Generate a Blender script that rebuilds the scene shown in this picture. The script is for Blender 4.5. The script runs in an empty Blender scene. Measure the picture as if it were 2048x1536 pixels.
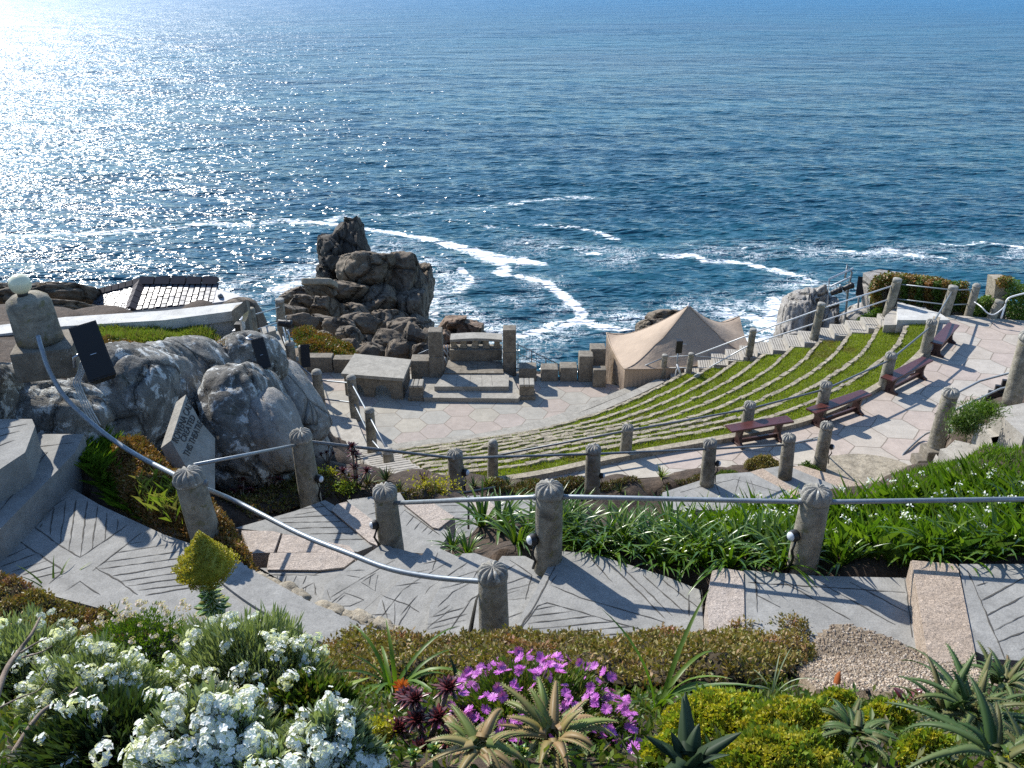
import bpy, bmesh, math, random
import numpy as np
from mathutils import Vector, Matrix, noise as mnoise, Euler

# ------------------------------------------------------------------ camera, sky, sun, exposure
SC = bpy.context.scene
COL = SC.collection
F_PX, PITCH = 1750.0, math.radians(26.0)          # focal length in pixels of the 2048 wide photograph
CP, SP = math.cos(PITCH), math.sin(PITCH)
cam_d = bpy.data.cameras.new("camera"); cam = bpy.data.objects.new("camera", cam_d); COL.objects.link(cam)
cam_d.sensor_width = 36.0; cam_d.lens = 36.0 * F_PX / 2048.0
cam_d.clip_start = 0.05; cam_d.clip_end = 60000
cam.location = (0, 0, 0); cam.rotation_euler = (math.pi / 2 - PITCH, 0, 0)
SC.camera = cam
SUN_EL, SUN_AZ = math.radians(39), math.radians(-41)     # azimuth from +Y, negative = left
SUND = Vector((math.sin(SUN_AZ) * math.cos(SUN_EL), math.cos(SUN_AZ) * math.cos(SUN_EL), math.sin(SUN_EL)))
W = bpy.data.worlds.new("World"); SC.world = W; W.use_nodes = True
nt = W.node_tree; bg = nt.nodes['Background']
sky = nt.nodes.new('ShaderNodeTexSky'); sky.sky_type = 'NISHITA'; sky.sun_disc = False
sky.sun_elevation = SUN_EL; sky.sun_rotation = SUN_AZ; sky.air_density = 1.0; sky.dust_density = 0.15; sky.ozone_density = 2.5
tint = nt.nodes.new('ShaderNodeMix'); tint.data_type = 'RGBA'; tint.blend_type = 'MULTIPLY'; tint.inputs[0].default_value = 1.0
nt.links.new(sky.outputs[0], tint.inputs[6]); tint.inputs[7].default_value = (0.86, 0.95, 1.03, 1)
nt.links.new(tint.outputs[2], bg.inputs[0]); bg.inputs[1].default_value = 0.15
sun_d = bpy.data.lights.new("sun", 'SUN'); sun = bpy.data.objects.new("sun", sun_d); COL.objects.link(sun)
sun_d.energy = 5.0; sun_d.angle = math.radians(0.6); sun_d.color = (1.0, 0.955, 0.88)
sun.rotation_euler = (-SUND).to_track_quat('-Z', 'Y').to_euler()
SC.view_settings.view_transform = 'Standard'; SC.view_settings.look = 'None'
SC.view_settings.exposure = 0.56; SC.view_settings.gamma = 1.0
SC.cycles.max_bounces = 6; SC.cycles.diffuse_bounces = 3; SC.cycles.glossy_bounces = 3
SC.cycles.transmission_bounces = 3; SC.cycles.transparent_max_bounces = 8
SC.cycles.sample_clamp_indirect = 6.0
R = random.Random(7)
rng = np.random.default_rng(7)
V = Vector
SEA = -28.0

# ------------------------------------------------------------------ measuring helpers
def ray(px, py):
    u = (px - 1024) / F_PX; v = (py - 768) / F_PX
    return V((u, CP - v * SP, -(SP + v * CP)))
def P(px, py, z):
    d = ray(px, py); return d * (z / d.z)
def PY(px, py, Y):
    d = ray(px, py); return d * (Y / d.y)
def proj(p):
    dep = p[1] * CP - p[2] * SP; up = p[2] * CP + p[1] * SP
    return 1024 + F_PX * p[0] / dep, 768 - F_PX * up / dep, dep
def catmull(pts, n=8):
    pts = [V(p) for p in pts]; out = []
    q = [pts[0] * 2 - pts[1]] + pts + [pts[-1] * 2 - pts[-2]]
    for i in range(1, len(q) - 2):
        for k in range(n):
            t = k / n; a, b, c, d = q[i-1], q[i], q[i+1], q[i+2]
            out.append(0.5 * ((2*b) + (c-a)*t + (2*a-5*b+4*c-d)*t*t + (3*b-a-3*c+d)*t**3))
    out.append(pts[-1]); return out
def resample(pts, n):
    L = [0]
    for a, b in zip(pts, pts[1:]): L.append(L[-1] + (b - a).length)
    out = []; j = 0
    for i in range(n):
        s = L[-1] * i / (n - 1)
        while j < len(L) - 2 and L[j+1] < s: j += 1
        t = (s - L[j]) / max(1e-9, L[j+1] - L[j]); out.append(pts[j].lerp(pts[j+1], min(1, max(0, t))))
    return out
def inpoly(X, Y, poly):
    X = np.asarray(X, float); Y = np.asarray(Y, float); ins = np.zeros(X.shape, bool)
    n = len(poly); j = n - 1
    for i in range(n):
        xi, yi = poly[i][0], poly[i][1]; xj, yj = poly[j][0], poly[j][1]
        with np.errstate(divide='ignore', invalid='ignore'):
            c = ((yi > Y) != (yj > Y)) & (X < (xj - xi) * (Y - yi) / (yj - yi + 1e-12) + xi)
        ins ^= c; j = i
    return ins
def edgedist(X, Y, poly):
    d = np.full(np.shape(X), 1e9); n = len(poly)
    for i in range(n):
        a = np.array(poly[i][:2]); b = np.array(poly[(i+1) % n][:2]); ab = b - a
        t = np.clip(((X - a[0]) * ab[0] + (Y - a[1]) * ab[1]) / (ab @ ab + 1e-12), 0, 1)
        d = np.minimum(d, np.hypot(X - a[0] - t * ab[0], Y - a[1] - t * ab[1]))
    return d
def polyz(X, Y, poly):
    num = np.zeros(np.shape(X)); den = np.zeros(np.shape(X))
    for p in poly:
        w = 1 / ((X - p[0])**2 + (Y - p[1])**2 + 1e-3)**1.5; num += w * p[2]; den += w
    return num / den

# ------------------------------------------------------------------ object helpers
def tag(o, label=None, cat=None, group=None, kind=None):
    if label: o['label'] = label
    if cat: o['category'] = cat
    if group: o['group'] = group
    if kind: o['kind'] = kind
    return o
def empty(name, loc, label=None, cat=None, group=None, rz=0):
    o = bpy.data.objects.new(name, None); COL.objects.link(o); o.location = loc; o.rotation_euler = (0, 0, rz)
    o.empty_display_size = 0.2
    return tag(o, label, cat, group)
def link(name, me, parent=None, loc=None):
    o = bpy.data.objects.new(name, me); COL.objects.link(o)
    if parent is not None: o.parent = parent
    if loc is not None: o.location = loc
    return o
def fastmesh(name, verts, faces, mats, midx=None, smooth=False):
    """verts Nx3 array, faces MxK array with one K"""
    verts = np.asarray(verts, np.float32); faces = np.asarray(faces, np.int32); m, k = faces.shape
    me = bpy.data.meshes.new(name)
    me.vertices.add(len(verts)); me.vertices.foreach_set('co', verts.ravel())
    me.loops.add(m * k); me.loops.foreach_set('vertex_index', faces.ravel())
    me.polygons.add(m); me.polygons.foreach_set('loop_start', np.arange(0, m * k, k, dtype=np.int32))
    try: me.polygons.foreach_set('loop_total', np.full(m, k, np.int32))
    except Exception: pass
    for mt in (mats if isinstance(mats, (list, tuple)) else [mats]): me.materials.append(mt)
    if midx is not None: me.polygons.foreach_set('material_index', np.asarray(midx, np.int32))
    me.polygons.foreach_set('use_smooth', np.full(m, smooth))
    me.update(calc_edges=True); me.validate(); return me
class MB:
    def __init__(s): s.v = []; s.f = []; s.m = []; s.cur = 0; s.sm = []; s.smooth = False
    def add(s, vs, fs):
        o = len(s.v); s.v += [tuple(p) for p in vs]
        for f in fs: s.f.append(tuple(i + o for i in f)); s.m.append(s.cur); s.sm.append(s.smooth)
    def prism(s, poly, h=None, z0=None, bottom=True):
        """poly: list of top points (x,y,z); goes down by h or to z0"""
        n = len(poly); a = sum(poly[i][0]*poly[(i+1) % n][1]-poly[(i+1) % n][0]*poly[i][1] for i in range(n))
        if a < 0: poly = poly[::-1]
        top = [tuple(p) for p in poly]; bot = [(p[0], p[1], (p[2]-h) if h is not None else z0) for p in poly]
        fs = [tuple(range(n))] + [(i, i + n, (i+1) % n + n, (i+1) % n) for i in range(n)]
        if bottom: fs.append(tuple(range(2*n-1, n-1, -1)))
        s.add(top + bot, fs)
    def box(s, c, size, rz=0, bev=0.0, tilt=None):
        x, y, z = size[0]/2, size[1]/2, size[2]/2
        M = Matrix.Rotation(rz, 3, 'Z')
        if tilt is not None: M = M @ tilt
        c = V(c)
        if bev <= 0:
            vs = [c + M @ V(p) for p in ((-x,-y,-z),(x,-y,-z),(x,y,-z),(-x,y,-z),(-x,-y,z),(x,-y,z),(x,y,z),(-x,y,z))]
            s.add(vs, [(3,2,1,0),(4,5,6,7),(0,1,5,4),(1,2,6,5),(2,3,7,6),(3,0,4,7)])
        else:
            bm = bmesh.new(); bmesh.ops.create_cube(bm, size=1)
            for v in bm.verts: v.co = V((v.co.x*2*x, v.co.y*2*y, v.co.z*2*z))
            bmesh.ops.bevel(bm, geom=bm.edges[:], offset=min(bev, .45*min(size)), segments=2, affect='EDGES', profile=0.6)
            bm.verts.index_update()
            s.add([c + M @ v.co for v in bm.verts], [tuple(v.index for v in f.verts) for f in bm.faces]); bm.free()
    def tube(s, pts, r, n=8, cap=True):
        pts = [V(p) for p in pts]; rs = r if isinstance(r, (list, tuple)) else [r]*len(pts)
        vs = []; fs = []; up = V((0, 0, 1))
        for i, p in enumerate(pts):
            t = (pts[min(i+1, len(pts)-1)] - pts[max(i-1, 0)]).normalized()
            a = t.cross(up)
            if a.length < 1e-3: a = t.cross(V((0, 1, 0)))
            a.normalize(); b = t.cross(a)
            for k in range(n):
                w = 2*math.pi*k/n; vs.append(p + (a*math.cos(w) + b*math.sin(w))*rs[i])
        for i in range(len(pts)-1):
            for k in range(n): fs.append((i*n+k, (i+1)*n+k, (i+1)*n+(k+1) % n, i*n+(k+1) % n))
        if cap: fs.append(tuple(range(n))); fs.append(tuple((len(pts)-1)*n + k for k in range(n-1, -1, -1)))
        sm = s.smooth; s.smooth = True; s.add(vs, fs); s.smooth = sm
    def lathe(s, prof, c=(0, 0, 0), n=20, fn=None, M=None, fz=None):
        vs = []; fs = []; c = V(c)
        for i, (r, z) in enumerate(prof):
            for k in range(n):
                a = 2*math.pi*k/n; rr = r*(fn(i, a) if fn else 1); p = V((rr*math.cos(a), rr*math.sin(a), z + (fz(i, a) if fz else 0)))
                vs.append(c + (M @ p if M else p))
        for i in range(len(prof)-1):
            for k in range(n): fs.append((i*n+k, i*n+(k+1) % n, (i+1)*n+(k+1) % n, (i+1)*n+k))
        fs.append(tuple(range(n-1, -1, -1))); fs.append(tuple((len(prof)-1)*n+k for k in range(n)))
        sm = s.smooth; s.smooth = True; s.add(vs, fs); s.smooth = sm
    def build(s, name, mats, parent=None, loc=None):
        me = bpy.data.meshes.new(name); me.from_pydata(s.v, [], s.f)
        for mt in (mats if isinstance(mats, (list, tuple)) else [mats]): me.materials.append(mt)
        me.polygons.foreach_set('material_index', s.m); me.polygons.foreach_set('use_smooth', s.sm)
        me.update(); return link(name, me, parent, loc)

# ------------------------------------------------------------------ materials
def newmat(name):
    m = bpy.data.materials.new(name); m.use_nodes = True; t = m.node_tree
    return m, t, t.nodes['Principled BSDF']
def N(t, typ, **kw):
    n = t.nodes.new(typ)
    for k, v in kw.items():
        if k.startswith('i_'): n.inputs[k[2:].replace('_', ' ')].default_value = v
        else: setattr(n, k, v)
    return n
def ramp(t, fac, stops):
    r = t.nodes.new('ShaderNodeValToRGB'); e = r.color_ramp.elements
    while len(e) < len(stops): e.new(0.5)
    for i, (p, c) in enumerate(stops):
        e[i].position = p; e[i].color = (c[0], c[1], c[2], 1) if not isinstance(c, (int, float)) else (c, c, c, 1)
    t.links.new(fac, r.inputs[0]); return r
def mix(t, fac, a, b, mode='MIX'):
    n = t.nodes.new('ShaderNodeMix'); n.data_type = 'RGBA'; n.blend_type = mode
    for s, x in ((n.inputs[0], fac), (n.inputs[6], a), (n.inputs[7], b)):
        if hasattr(x, 'links') or hasattr(x, 'is_linked'): t.links.new(x, s)
        elif isinstance(x, (int, float)): s.default_value = x
        else: s.default_value = (x[0], x[1], x[2], 1)
    return n.outputs[2]
def noise_(t, vec, scale, detail=6, rough=0.6, dist=0.0):
    n = N(t, 'ShaderNodeTexNoise'); n.inputs['Scale'].default_value = scale; n.inputs['Detail'].default_value = detail
    n.inputs['Roughness'].default_value = rough; n.inputs['Distortion'].default_value = dist
    if vec: t.links.new(vec, n.inputs['Vector'])
    return n.outputs[0]
def geo(t): return t.nodes.new('ShaderNodeNewGeometry')
def bump_(t, b, h, strength, dist=0.02, nrm=None):
    n = N(t, 'ShaderNodeBump'); n.inputs['Strength'].default_value = strength; n.inputs['Distance'].default_value = dist
    t.links.new(h, n.inputs['Height'])
    if nrm: t.links.new(nrm, n.inputs['Normal'])
    if b: t.links.new(n.outputs[0], b.inputs['Normal'])
    return n.outputs[0]
def stone(name, c1, c2, spots=None, lichen=None, sc=1.0, rough=0.85, bump=0.5, speck=0.0, stain=0.35, moss=None, lich_amt=0.55, cracks=None):
    m, t, b = newmat(name); g = geo(t); pos = g.outputs['Position']
    big = noise_(t, pos, 0.9*sc, 5, 0.6); mid = noise_(t, pos, 7*sc, 8, 0.7); fine = noise_(t, pos, 60*sc, 4, 0.8)
    col = mix(t, ramp(t, mid, [(0.3, 0), (0.7, 1)]).outputs[0], c1, c2)
    st = ramp(t, noise_(t, pos, 2.3*sc, 9, 0.75, 0.6), [(0.35, 1 - stain), (0.62, 1.0)])
    col = mix(t, 1.0, col, st.outputs[0], 'MULTIPLY')
    sp = ramp(t, fine, [(0.38, 0.72), (0.5, 1.0), (0.66, 1.15)]); col = mix(t, 0.75, col, sp.outputs[0], 'MULTIPLY')
    if speck:
        vv = N(t, 'ShaderNodeTexVoronoi'); vv.inputs['Scale'].default_value = 75*sc; t.links.new(pos, vv.inputs['Vector'])
        sr = N(t, 'ShaderNodeSeparateColor'); t.links.new(vv.outputs['Color'], sr.inputs[0])
        s2 = ramp(t, sr.outputs[0], [(0.0, 0.45), (0.35, 0.9), (0.75, 1.0), (1.0, 1.5)]); col = mix(t, speck, col, s2.outputs[0], 'MULTIPLY')
    if lichen:
        lf = ramp(t, noise_(t, pos, 5.5*sc, 9, 0.68, 0.3), [(lich_amt, 0), (lich_amt + .06, 1)])
        col = mix(t, lf.outputs[0], col, lichen)
    if spots:
        lf = ramp(t, noise_(t, pos, 3.1*sc, 7, 0.7, 0.2), [(0.60, 0), (0.68, 1)]); col = mix(t, lf.outputs[0], col, spots)
    if moss:
        sx = N(t, 'ShaderNodeSeparateXYZ'); t.links.new(g.outputs['Normal'], sx.inputs[0])
        mm = N(t, 'ShaderNodeMath', operation='MULTIPLY'); t.links.new(sx.outputs[2], mm.inputs[0]); t.links.new(big, mm.inputs[1])
        lf = ramp(t, mm.outputs[0], [(0.44, 0), (0.55, 1)]); col = mix(t, lf.outputs[0], col, moss)
    t.links.new(col, b.inputs['Base Color']); b.inputs['Roughness'].default_value = rough
    b.inputs['Specular IOR Level'].default_value = 0.3
    n0 = None
    if cracks:      # natural joints: deep dark fissures between blocks
        mp = N(t, 'ShaderNodeMapping'); mp.inputs['Scale'].default_value = (1.0, 1.0, 0.62); mp.inputs['Rotation'].default_value = (0.15, 0.1, 0.3)
        wn_ = N(t, 'ShaderNodeTexNoise'); wn_.inputs['Scale'].default_value = cracks[0]*1.2; wn_.inputs['Detail'].default_value = 4; t.links.new(pos, wn_.inputs['Vector'])
        ad = N(t, 'ShaderNodeVectorMath', operation='MULTIPLY_ADD'); t.links.new(wn_.outputs['Color'], ad.inputs[0]); ad.inputs[1].default_value = (.45/cracks[0],)*3; t.links.new(pos, ad.inputs[2])
        t.links.new(ad.outputs[0], mp.inputs[0]); vo = N(t, 'ShaderNodeTexVoronoi'); vo.feature = 'DISTANCE_TO_EDGE'; vo.inputs['Scale'].default_value = cracks[0]; vo.inputs['Randomness'].default_value = 0.75; t.links.new(mp.outputs[0], vo.inputs['Vector'])
        ce = ramp(t, vo.outputs[0], [(0.0, 0), (cracks[1], 1)]); col = mix(t, 1.0, col, ramp(t, vo.outputs[0], [(0.0, 0.30), (cracks[1]*.45, 1.0)]).outputs[0], 'MULTIPLY'); t.links.new(col, b.inputs['Base Color'])
        n0 = bump_(t, None, ce.outputs[0], 0.9, cracks[2])
    n1 = bump_(t, None, mid, bump, 0.05/sc, n0); bump_(t, b, fine, bump*0.8, 0.008/sc, n1)
    return m
def leafmat(name, cols, rough=0.45, trans=0.25, patch=None, spec=0.4):
    """cols: list of colours picked per leaf"""
    m, t, b = newmat(name); g = geo(t)
    n = len(cols); r = ramp(t, g.outputs['Random Per Island'], [(i/(n-1) if n > 1 else 0, c) for i, c in enumerate(cols)])
    col = r.outputs[0]
    big = noise_(t, g.outputs['Position'], 1.7, 4, 0.6)
    col = mix(t, 0.85, col, ramp(t, big, [(0.3, 0.65), (0.7, 1.25)]).outputs[0], 'MULTIPLY')
    if patch:
        col = mix(t, ramp(t, noise_(t, g.outputs['Position'], patch[1], 5, 0.65), [(patch[2], 0), (patch[2] + .12, 1)]).outputs[0], col, patch[0])
    t.links.new(col, b.inputs['Base Color']); b.inputs['Roughness'].default_value = rough
    b.inputs['Specular IOR Level'].default_value = spec
    if trans > 0:
        tr = N(t, 'ShaderNodeBsdfTranslucent'); t.links.new(mix(t, 1.0, col, (1.3, 1.35, 0.5), 'MULTIPLY'), tr.inputs[0])
        ms = N(t, 'ShaderNodeMixShader'); ms.inputs[0].default_value = trans
        t.links.new(b.outputs[0], ms.inputs[1]); t.links.new(tr.outputs[0], ms.inputs[2])
        t.links.new(ms.outputs[0], t.nodes['Material Output'].inputs[0])
    return m
def plain(name, c, rough=0.5, metal=0.0, var=0.25, sc=20, bump=0.0):
    m, t, b = newmat(name); g = geo(t); n = noise_(t, g.outputs['Position'], sc, 6, 0.7)
    col = mix(t, 1.0, c, ramp(t, n, [(0.3, 1-var), (0.7, 1+var*0.4)]).outputs[0], 'MULTIPLY')
    t.links.new(col, b.inputs['Base Color']); b.inputs['Roughness'].default_value = rough; b.inputs['Metallic'].default_value = metal
    if bump: bump_(t, b, n, bump, 0.01)
    return m
M = {}
M['concrete'] = stone('path_concrete', (0.255,0.25,0.232), (0.335,0.328,0.305), sc=1.2, stain=0.28, bump=0.25)
M['concrete_dark'] = stone('shaded_path_concrete', (0.25,0.25,0.235), (0.32,0.315,0.295), sc=1.2, stain=0.3, bump=0.3)
M['groove'] = plain('groove_soil', (0.07,0.065,0.056), 0.95)
M['granite_pink'] = stone('pink_granite', (0.40,0.335,0.28), (0.50,0.43,0.37), sc=1.4, stain=0.2, bump=0.8, speck=0.55)
M['granite_brown'] = stone('brown_granite', (0.36,0.28,0.21), (0.46,0.37,0.29), sc=1.4, stain=0.15, bump=0.8, speck=0.7)
M['post'] = stone('post_concrete', (0.27,0.24,0.185), (0.40,0.365,0.29), sc=2.0, stain=0.65, bump=0.7, lichen=(0.17,0.155,0.085), lich_amt=0.57)
M['post_cap'] = stone('post_cap_concrete', (0.29,0.275,0.235), (0.42,0.40,0.35), sc=2.4, stain=0.45, bump=0.8, lichen=(0.5,0.5,0.46), lich_amt=0.58)
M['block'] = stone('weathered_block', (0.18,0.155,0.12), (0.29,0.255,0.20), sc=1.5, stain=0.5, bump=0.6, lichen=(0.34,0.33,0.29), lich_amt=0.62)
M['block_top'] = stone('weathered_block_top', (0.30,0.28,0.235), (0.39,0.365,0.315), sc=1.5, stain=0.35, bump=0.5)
M['boulder'] = stone('lichened_granite', (0.20,0.19,0.165), (0.37,0.355,0.32), sc=1.0, stain=0.75, bump=1.2, lichen=(0.58,0.59,0.56), spots=(0.07,0.075,0.06), lich_amt=0.535, cracks=(0.75, 0.03, 0.08))
M['boulder_pale'] = stone('pale_granite', (0.30,0.28,0.25), (0.42,0.39,0.35), sc=0.9, stain=0.5, bump=0.9, lichen=(0.50,0.50,0.47), lich_amt=0.6, moss=None, cracks=(0.8, 0.04, 0.10))
M['cliff'] = stone('brown_cliff_granite', (0.15,0.12,0.085), (0.25,0.20,0.15), sc=0.55, stain=0.55, bump=0.9, lichen=(0.24,0.215,0.16), lich_amt=0.6, cracks=(0.42, 0.07, 0.35))
M['cliff_dark'] = stone('dark_wet_granite', (0.075,0.065,0.055), (0.13,0.112,0.09), sc=0.5, stain=0.55, bump=1.0, cracks=(0.55, 0.07, 0.35))
M['cliff_red'] = stone('reddish_sea_granite', (0.20,0.135,0.09), (0.30,0.21,0.145), sc=0.5, stain=0.5, bump=1.0, cracks=(0.6, 0.07, 0.3))
M['edging'] = stone('row_edging_stone', (0.32,0.27,0.19), (0.50,0.44,0.34), sc=2.6, stain=0.55, bump=1.0, speck=0.4, lichen=(0.19,0.15,0.10), lich_amt=0.63)
M['stairs'] = stone('pale_step_concrete', (0.36,0.33,0.28), (0.45,0.42,0.365), sc=1.4, stain=0.3, bump=0.35)
M['rendered'] = stone('rendered_wall', (0.52,0.51,0.47), (0.62,0.61,0.57), sc=0.8, stain=0.3, bump=0.25)
M['soil'] = stone('soil', (0.055,0.038,0.026), (0.115,0.08,0.055), sc=2.2, stain=0.6, bump=1.2)
M['gravel'] = stone('gravel', (0.22,0.165,0.11), (0.38,0.30,0.21), sc=1.6, stain=0.35, bump=1.2, speck=0.9)
M['steel'] = plain('galvanised_steel', (0.27,0.30,0.32), 0.45, 0.45, 0.3, 30)
M['steel_dark'] = plain('old_grey_pipe', (0.17,0.185,0.195), 0.5, 0.3, 0.4, 25)
M['white_steel'] = plain('white_painted_steel', (0.66,0.67,0.66), 0.4, 0.1, 0.25, 12)
M['black'] = plain('black_plastic', (0.012,0.012,0.013), 0.5, 0, 0.3, 30)
M['grille'] = plain('speaker_grille', (0.009,0.009,0.010), 0.7, 0, 0.5, 400)
M['wood'] = plain('dark_red_brown_wood', (0.085,0.028,0.024), 0.33, 0, 0.35, 14)
M['wood_leg'] = plain('dark_brown_bench_end', (0.058,0.026,0.022), 0.45, 0, 0.35, 14)
M['globe'] = plain('opal_glass', (0.72,0.69,0.48), 0.25, 0, 0.05, 4)
M['lens'] = plain('lamp_lens', (0.62,0.66,0.70), 0.15, 0, 0.1, 20)
M['plate'] = plain('metal_plate', (0.5,0.5,0.5), 0.3, 0.8)
M['cable'] = plain('white_cable', (0.50,0.50,0.47), 0.5)
M['hose'] = plain('black_hose', (0.02,0.022,0.024), 0.4)
M['slate'] = plain('roof_slate', (0.16,0.17,0.19), 0.34, 0, 0.5, 5, 0.3)
M['slate_joint'] = plain('roof_joint', (0.018,0.02,0.035), 0.7)
M['ridge'] = plain('ridge_tile', (0.055,0.04,0.038), 0.6, 0, 0.4, 8)
M['lead'] = plain('roof_lead', (0.30,0.31,0.33), 0.5)
M['bark'] = stone('grey_bark', (0.20,0.15,0.11), (0.33,0.26,0.20), sc=5, stain=0.4, bump=0.6)
M['letters'] = plain('cut_letters', (0.045,0.043,0.04), 0.9)

def hexpave(name, size, rot, cols, joint=0.012):
    m, t, b = newmat(name); g = geo(t)
    mp = N(t, 'ShaderNodeMapping'); t.links.new(g.outputs['Position'], mp.inputs[0])
    mp.inputs['Rotation'].default_value = (0, 0, rot); k = 1/size; mp.inputs['Scale'].default_value = (k, k, 0)
    mp.inputs['Location'].default_value = (200, 200, 0)
    wob = N(t, 'ShaderNodeTexNoise'); wob.inputs['Scale'].default_value = 3.0; t.links.new(g.outputs['Position'], wob.inputs['Vector'])
    ws = N(t, 'ShaderNodeVectorMath', operation='SCALE'); ws.inputs['Scale'].default_value = 0.05; t.links.new(wob.outputs['Color'], ws.inputs[0])
    pw = N(t, 'ShaderNodeVectorMath', operation='ADD'); t.links.new(mp.outputs[0], pw.inputs[0]); t.links.new(ws.outputs[0], pw.inputs[1])
    # flat topped hexagons: lattice s = (sqrt3, 1, 1)
    S = (math.sqrt(3), 1, 1); H = (S[0]/2, .5, .5)
    def vm(op, a, bb):
        n = N(t, 'ShaderNodeVectorMath', operation=op); 
        for i, x in enumerate((a, bb)):
            if x is None: continue
            if isinstance(x, tuple): n.inputs[i].default_value = x
            else: t.links.new(x, n.inputs[i])
        return n
    a = vm('SUBTRACT', vm('MODULO', pw.outputs[0], S).outputs[0], H).outputs[0]
    bq = vm('SUBTRACT', vm('MODULO', vm('SUBTRACT', pw.outputs[0], H).outputs[0], S).outputs[0], H).outputs[0]
    z0 = vm('MULTIPLY', a, (1, 1, 0)).outputs[0]; z1 = vm('MULTIPLY', bq, (1, 1, 0)).outputs[0]
    la = vm('LENGTH', z0, None).outputs['Value']; lb = vm('LENGTH', z1, None).outputs['Value']
    lt = N(t, 'ShaderNodeMath', operation='LESS_THAN'); t.links.new(la, lt.inputs[0]); t.links.new(lb, lt.inputs[1])
    mv = N(t, 'ShaderNodeMix'); mv.data_type = 'VECTOR'; t.links.new(lt.outputs[0], mv.inputs[0]); t.links.new(z1, mv.inputs[4]); t.links.new(z0, mv.inputs[5])
    gq = mv.outputs[1]
    idv = vm('SUBTRACT', vm('MULTIPLY', pw.outputs[0], (1, 1, 0)).outputs[0], gq).outputs[0]
    idr = vm('SNAP', vm('ADD', idv, (0.1, 0.1, 0)).outputs[0], (0.25, 0.25, 1)).outputs[0]
    ab = vm('ABSOLUTE', gq, None).outputs[0]
    d2 = vm('DOT_PRODUCT', ab, (math.sqrt(3)/2, .5, 0)).outputs['Value']
    sx = N(t, 'ShaderNodeSeparateXYZ'); t.links.new(ab, sx.inputs[0])
    mx = N(t, 'ShaderNodeMath', operation='MAXIMUM'); t.links.new(sx.outputs[1], mx.inputs[0]); t.links.new(d2, mx.inputs[1])
    wn = N(t, 'ShaderNodeTexWhiteNoise'); wn.noise_dimensions = '2D'; t.links.new(idr, wn.inputs['Vector'])
    cr = ramp(t, wn.outputs['Value'], [(i/(len(cols)-1), c) for i, c in enumerate(cols)]); cr.color_ramp.interpolation = 'CONSTANT'
    for i, e in enumerate(cr.color_ramp.elements): e.position = i/len(cols)
    pos = g.outputs['Position']
    mid = noise_(t, pos, 5, 8, 0.7); fine = noise_(t, pos, 55, 5, 0.8)
    col = mix(t, 0.8, cr.outputs[0], ramp(t, mid, [(0.3, 0.8), (0.7, 1.12)]).outputs[0], 'MULTIPLY')
    col = mix(t, 0.6, col, ramp(t, fine, [(0.35, 0.75), (0.65, 1.15)]).outputs[0], 'MULTIPLY')
    col = mix(t, 1.0, col, ramp(t, noise_(t, pos, 1.1, 8, 0.75, .5), [(0.3, 0.80), (0.6, 1.0)]).outputs[0], 'MULTIPLY')
    jt = ramp(t, mx.outputs[0], [(0.5-joint*1.6, 0), (0.5-joint*0.4, 1)])
    col = mix(t, jt.outputs[0], col, (0.17, 0.14, 0.11))
    t.links.new(col, b.inputs['Base Color']); b.inputs['Roughness'].default_value = 0.85; b.inputs['Specular IOR Level'].default_value = 0.3
    n1 = bump_(t, None, mid, 0.3, 0.02); bump_(t, b, fine, 0.3, 0.006, n1)
    return m
M['hex_walk'] = hexpave('walkway_hexagons', 0.93, 0.12, [(0.44,0.39,0.33), (0.435,0.365,0.31), (0.44,0.40,0.345), (0.43,0.36,0.31), (0.45,0.405,0.335)])
M['hex_stage'] = hexpave('stage_hexagons', 0.86, -0.10, [(0.37,0.34,0.28), (0.345,0.325,0.28), (0.37,0.315,0.27), (0.38,0.35,0.29), (0.34,0.325,0.285), (0.37,0.32,0.28)])

def tentmat():
    m, t, b = newmat('tan_canvas'); g = geo(t)
    n = noise_(t, g.outputs['Position'], 2.0, 6, 0.6)
    col = mix(t, 1, (0.37, 0.28, 0.20), ramp(t, n, [(0.3, 0.88), (0.7, 1.08)]).outputs[0], 'MULTIPLY')
    wv = N(t, 'ShaderNodeTexWave'); wv.inputs['Scale'].default_value = 40; wv.inputs['Distortion'].default_value = 1.0
    t.links.new(g.outputs['Position'], wv.inputs['Vector'])
    t.links.new(col, b.inputs['Base Color']); b.inputs['Roughness'].default_value = 0.8
    bump_(t, b, n, 0.35, 0.12); return m
M['tent'] = tentmat()

G = dict(
 turf=[(0.16,0.235,0.018),(0.22,0.29,0.028),(0.29,0.33,0.045),(0.19,0.25,0.022)],
)
M['turf'] = leafmat('turf_blades', G['turf'], 0.5, 0.35, patch=((0.19,0.15,0.06), 0.8, 0.56))
M['turf_base'] = plain('turf_base', (0.16,0.18,0.035), 0.95, 0, 0.5, 6)
M['bright_grass'] = leafmat('bright_grass', [(0.055,0.12,0.01),(0.09,0.175,0.014),(0.14,0.22,0.025),(0.05,0.10,0.01)], 0.45, 0.4)
M['bank_grass'] = leafmat('bank_grass', [(0.10,0.16,0.02),(0.15,0.21,0.03),(0.21,0.24,0.05),(0.15,0.13,0.07)], 0.5, 0.35)
M['strap'] = leafmat('strap_leaves', [(0.035,0.09,0.008),(0.06,0.13,0.010),(0.09,0.17,0.014),(0.14,0.20,0.02)], 0.3, 0.3, spec=0.6)
M['heath'] = leafmat('stonecrop_leaves', [(0.18,0.15,0.035),(0.26,0.19,0.06),(0.14,0.16,0.03),(0.32,0.20,0.10),(0.21,0.22,0.04)], 0.5, 0.2, patch=((0.34,0.15,0.10), 2.2, 0.57))
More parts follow.
